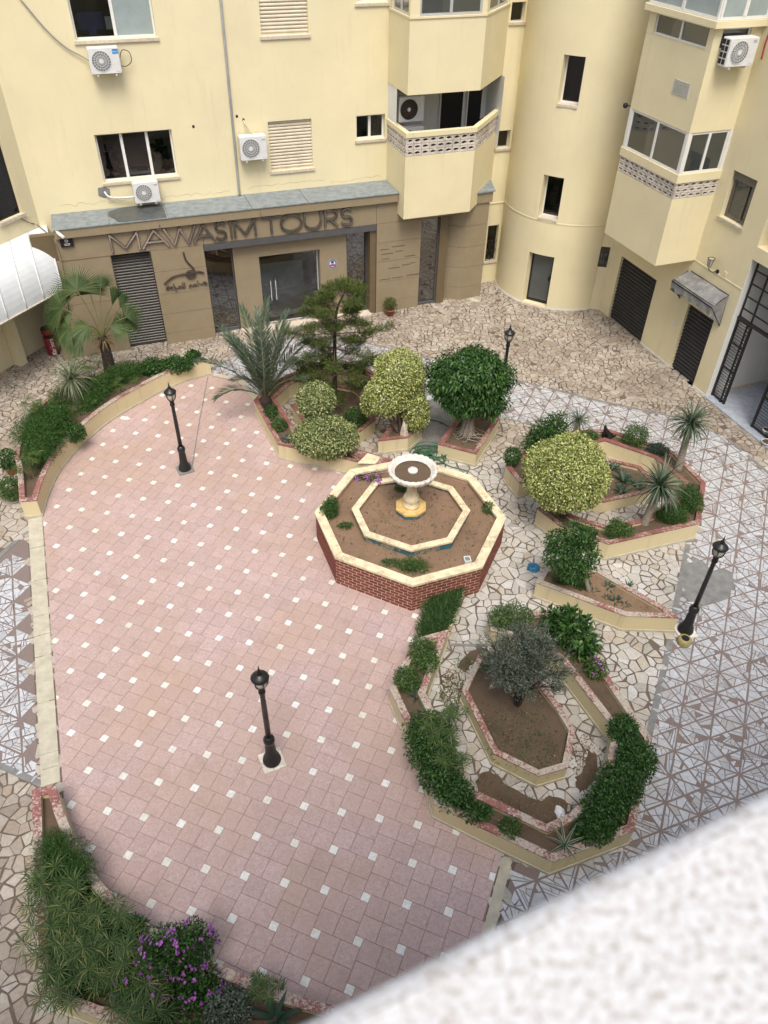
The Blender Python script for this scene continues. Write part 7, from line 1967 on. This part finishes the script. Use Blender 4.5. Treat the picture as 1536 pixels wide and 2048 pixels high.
# fountain bed
bush('dark green bush on the left rim of the fountain bed', -1.30, 13.72, .70, [(0, 0, .2, .22, .24, .22), (.05, .2, .25, .14, .14, .2)], 'fine', 3000, .05, .016, .7)
bush('low green weed beside the left bush in the fountain bed', -.90, 13.32, .70, [(0, 0, .05, .18, .1, .07)], 'mid', 400, .05, .025)
bush('dark twiggy bush at the front of the fountain bed', .72, 12.00, .70, [(0, 0, .12, .36, .22, .18), (-.15, -.02, .15, .2, .15, .16)], 'mid', 1900, .05, .018, .8)
bush('low sprawling weed left of the front bush in the fountain bed', .22, 12.12, .70, [(0, 0, .05, .28, .12, .08)], 'mid', 600, .05, .018)
bush('small green plant at the right rim of the fountain bed', 2.52, 14.02, .70, [(0, 0, .1, .14, .18, .14)], 'mid', 500, .06, .025)
bush('low purple flowers at the back left of the fountain bed', -.58, 15.12, .70, [(0, 0, .05, .22, .1, .07)], 'mid', 300, .04, .02, flowers=22, name='flowers', cat='flowers')
bush('purple flowers trailing over the inner rim of the fountain', -.22, 14.92, .78, [(0, 0, .12, .14, .26, .12)], 'mid', 350, .04, .02, flowers=22, name='flowers', cat='flowers')
bush('small dark plant behind the fountain pedestal', .42, 14.62, .80, [(0, 0, .08, .16, .12, .12)], 'dark', 400, .05, .025)
# scattered weeds and litter leaves: nobody could count them
def weeds():
    C = []
    spots = [((1.45, 13.2), .9, 120, .82), ((.2, 13.0), .7, 160, .82), ((1.9, 13.0), .3, 40, .72), ((2.6, 8.0), .7, 420, .32), ((2.9, 7.7), .5, 260, .32), ((1.5, 9.2), .35, 260, .03), ((1.75, 9.9), .25, 160, .03), ((2.2, 7.0), .6, 200, .03)]
    for (x, y), r, n, z in spots:
        a = RNG.uniform(0, 2 * PI, n); q = r * np.sqrt(RNG.random(n)); C.append(np.stack([x + q * np.cos(a), y + q * np.sin(a), np.full(n, z)], 1))
    C = np.concatenate(C); n = len(C); D = unit(np.stack([RNG.normal(0, .7, n), RNG.normal(0, .7, n), np.full(n, .5)], 1))
    V, Fq = leaf_quads(C, D, rdir(n), RNG.uniform(.03, .08, n), .014)
    tag(npobj('weeds', V, Fq, LM_['mid']), 'thin weeds and seedlings scattered over the soil of the beds', 'weeds', kind='stuff')
    # dry leaf litter
    C = []
    for (x, y), rx, ry, n, z in [((1.45, 9.3), .25, .5, 500, .02), ((2.7, 6.7), 1.0, .3, 420, .02), ((3.9, 7.8), .3, .6, 260, .02), ((1.1, 7.0), .3, .6, 60, .45), ((-.9, 16.9), .3, .2, 80, .02), ((1.3, 17.6), .5, .6, 60, .02), ((3.6, 14.9), .25, .4, 60, .02)]:
        a = RNG.uniform(0, 2 * PI, n); q = np.sqrt(RNG.random(n)); C.append(np.stack([x + rx * q * np.cos(a), y + ry * q * np.sin(a), np.full(n, z)], 1))
    C = np.concatenate(C); n = len(C); D = unit(np.stack([RNG.normal(0, 1, n), RNG.normal(0, 1, n), RNG.normal(0, .15, n)], 1))
    V, Fq = leaf_quads(C, D, np.tile((0, 0, 1.0), (n, 1)) + rdir(n) * .2, RNG.uniform(.025, .06, n), .02)
    tag(npobj('leaf_litter', V, Fq, LM_['dry']), 'dry brown leaf litter scattered on the garden paths', 'leaf litter', kind='stuff')
weeds()

# clods and pebbles on the bare soil
def clods():
    C = []; R = []
    beds = [(FC[0], FC[1], 2.0, 900, .72, 'o'), (FC[0], FC[1] + .1, 1.1, 420, .815, 'i'), (2.7, 8.6, 1.2, 520, .31, 'b'), (5.0, 11.6, 1.2, 300, .43, 'w'), (4.3, 9.0, .9, 160, .41, 'r'), (3.0, 6.0, .8, 120, .41, 'r'), (.75, 8.5, .5, 80, .41, 'r'), (-1.6, 18.9, .9, 220, .31, 'p'), (6.2, 15.8, .8, 160, .28, 'q')]
    polys = {'b': [(2.39, 9.9), (2.05, 9.75), (1.75, 9.02), (2.2, 7.75), (2.87, 7.36), (3.3, 7.5), (3.5, 8.14), (3.1, 9.1), (2.75, 9.7)], 'w': [(3.8, 12.3), (3.6, 11.95), (5.2, 11.1), (6.0, 11.05), (4.9, 12.15)], 'o': offset_poly(OUT, .25), 'i': offset_poly(INN, .15), 'p': [(-.5, 18.2), (-.9, 17.7), (-1.6, 17.65), (-2.5, 18.8), (-1.75, 19.9), (-.6, 19.2)], 'q': [(5.3, 15.5), (5.7, 16.2), (6.7, 16.2), (6.8, 15.5), (5.6, 15.05)]}
    rings = ccw([(4.9, 7.95), (4.35, 9.45), (3.6, 10.85), (3.1, 10.3), (3.75, 9.75), (4.52, 8.15)])
    for x, y, r, n, z, k in beds:
        for _ in range(n):
            a = random.uniform(0, 2 * PI); q = r * math.sqrt(random.random()); p = (x + q * math.cos(a), y + q * math.sin(a))
            if k in polys and not inside(p, polys[k]): continue
            if k == 'o' and inside(p, offset_poly(INN, -.1)): continue
            if k == 'r' and not inside(p, rings): continue
            C.append((p[0], p[1], z)); R.append(.008 + .022 * random.random() ** 3)
    C = np.array(C); R = np.array(R); n = len(C)
    base = np.array(((1, 0, 0), (-.5, .85, 0), (-.5, -.85, 0), (.2, .1, .8), (0, 0, -.5)), float)
    V = (C[:, None, :] + base[None] * R[:, None, None] * RNG.uniform(.6, 1.3, (n, 5, 1))).reshape(-1, 3)
    f = np.array(((0, 1, 3), (1, 2, 3), (2, 0, 3), (1, 0, 4), (2, 1, 4), (0, 2, 4)))
    tag(npobj('soil_clods', V, (np.arange(n)[:, None, None] * 5 + f[None]).reshape(-1, 3), MT['clod']), 'small clods and pebbles scattered on the bare soil of the beds', 'clods', kind='stuff')
MT['clod'] = M_pieces('soil_clod', [(0, (.07, .05, .033)), (.5, (.16, .11, .07)), (.85, (.25, .18, .12)), (1, (.5, .46, .40))], (.1, .07, .05), .3, 2, .95)
clods()
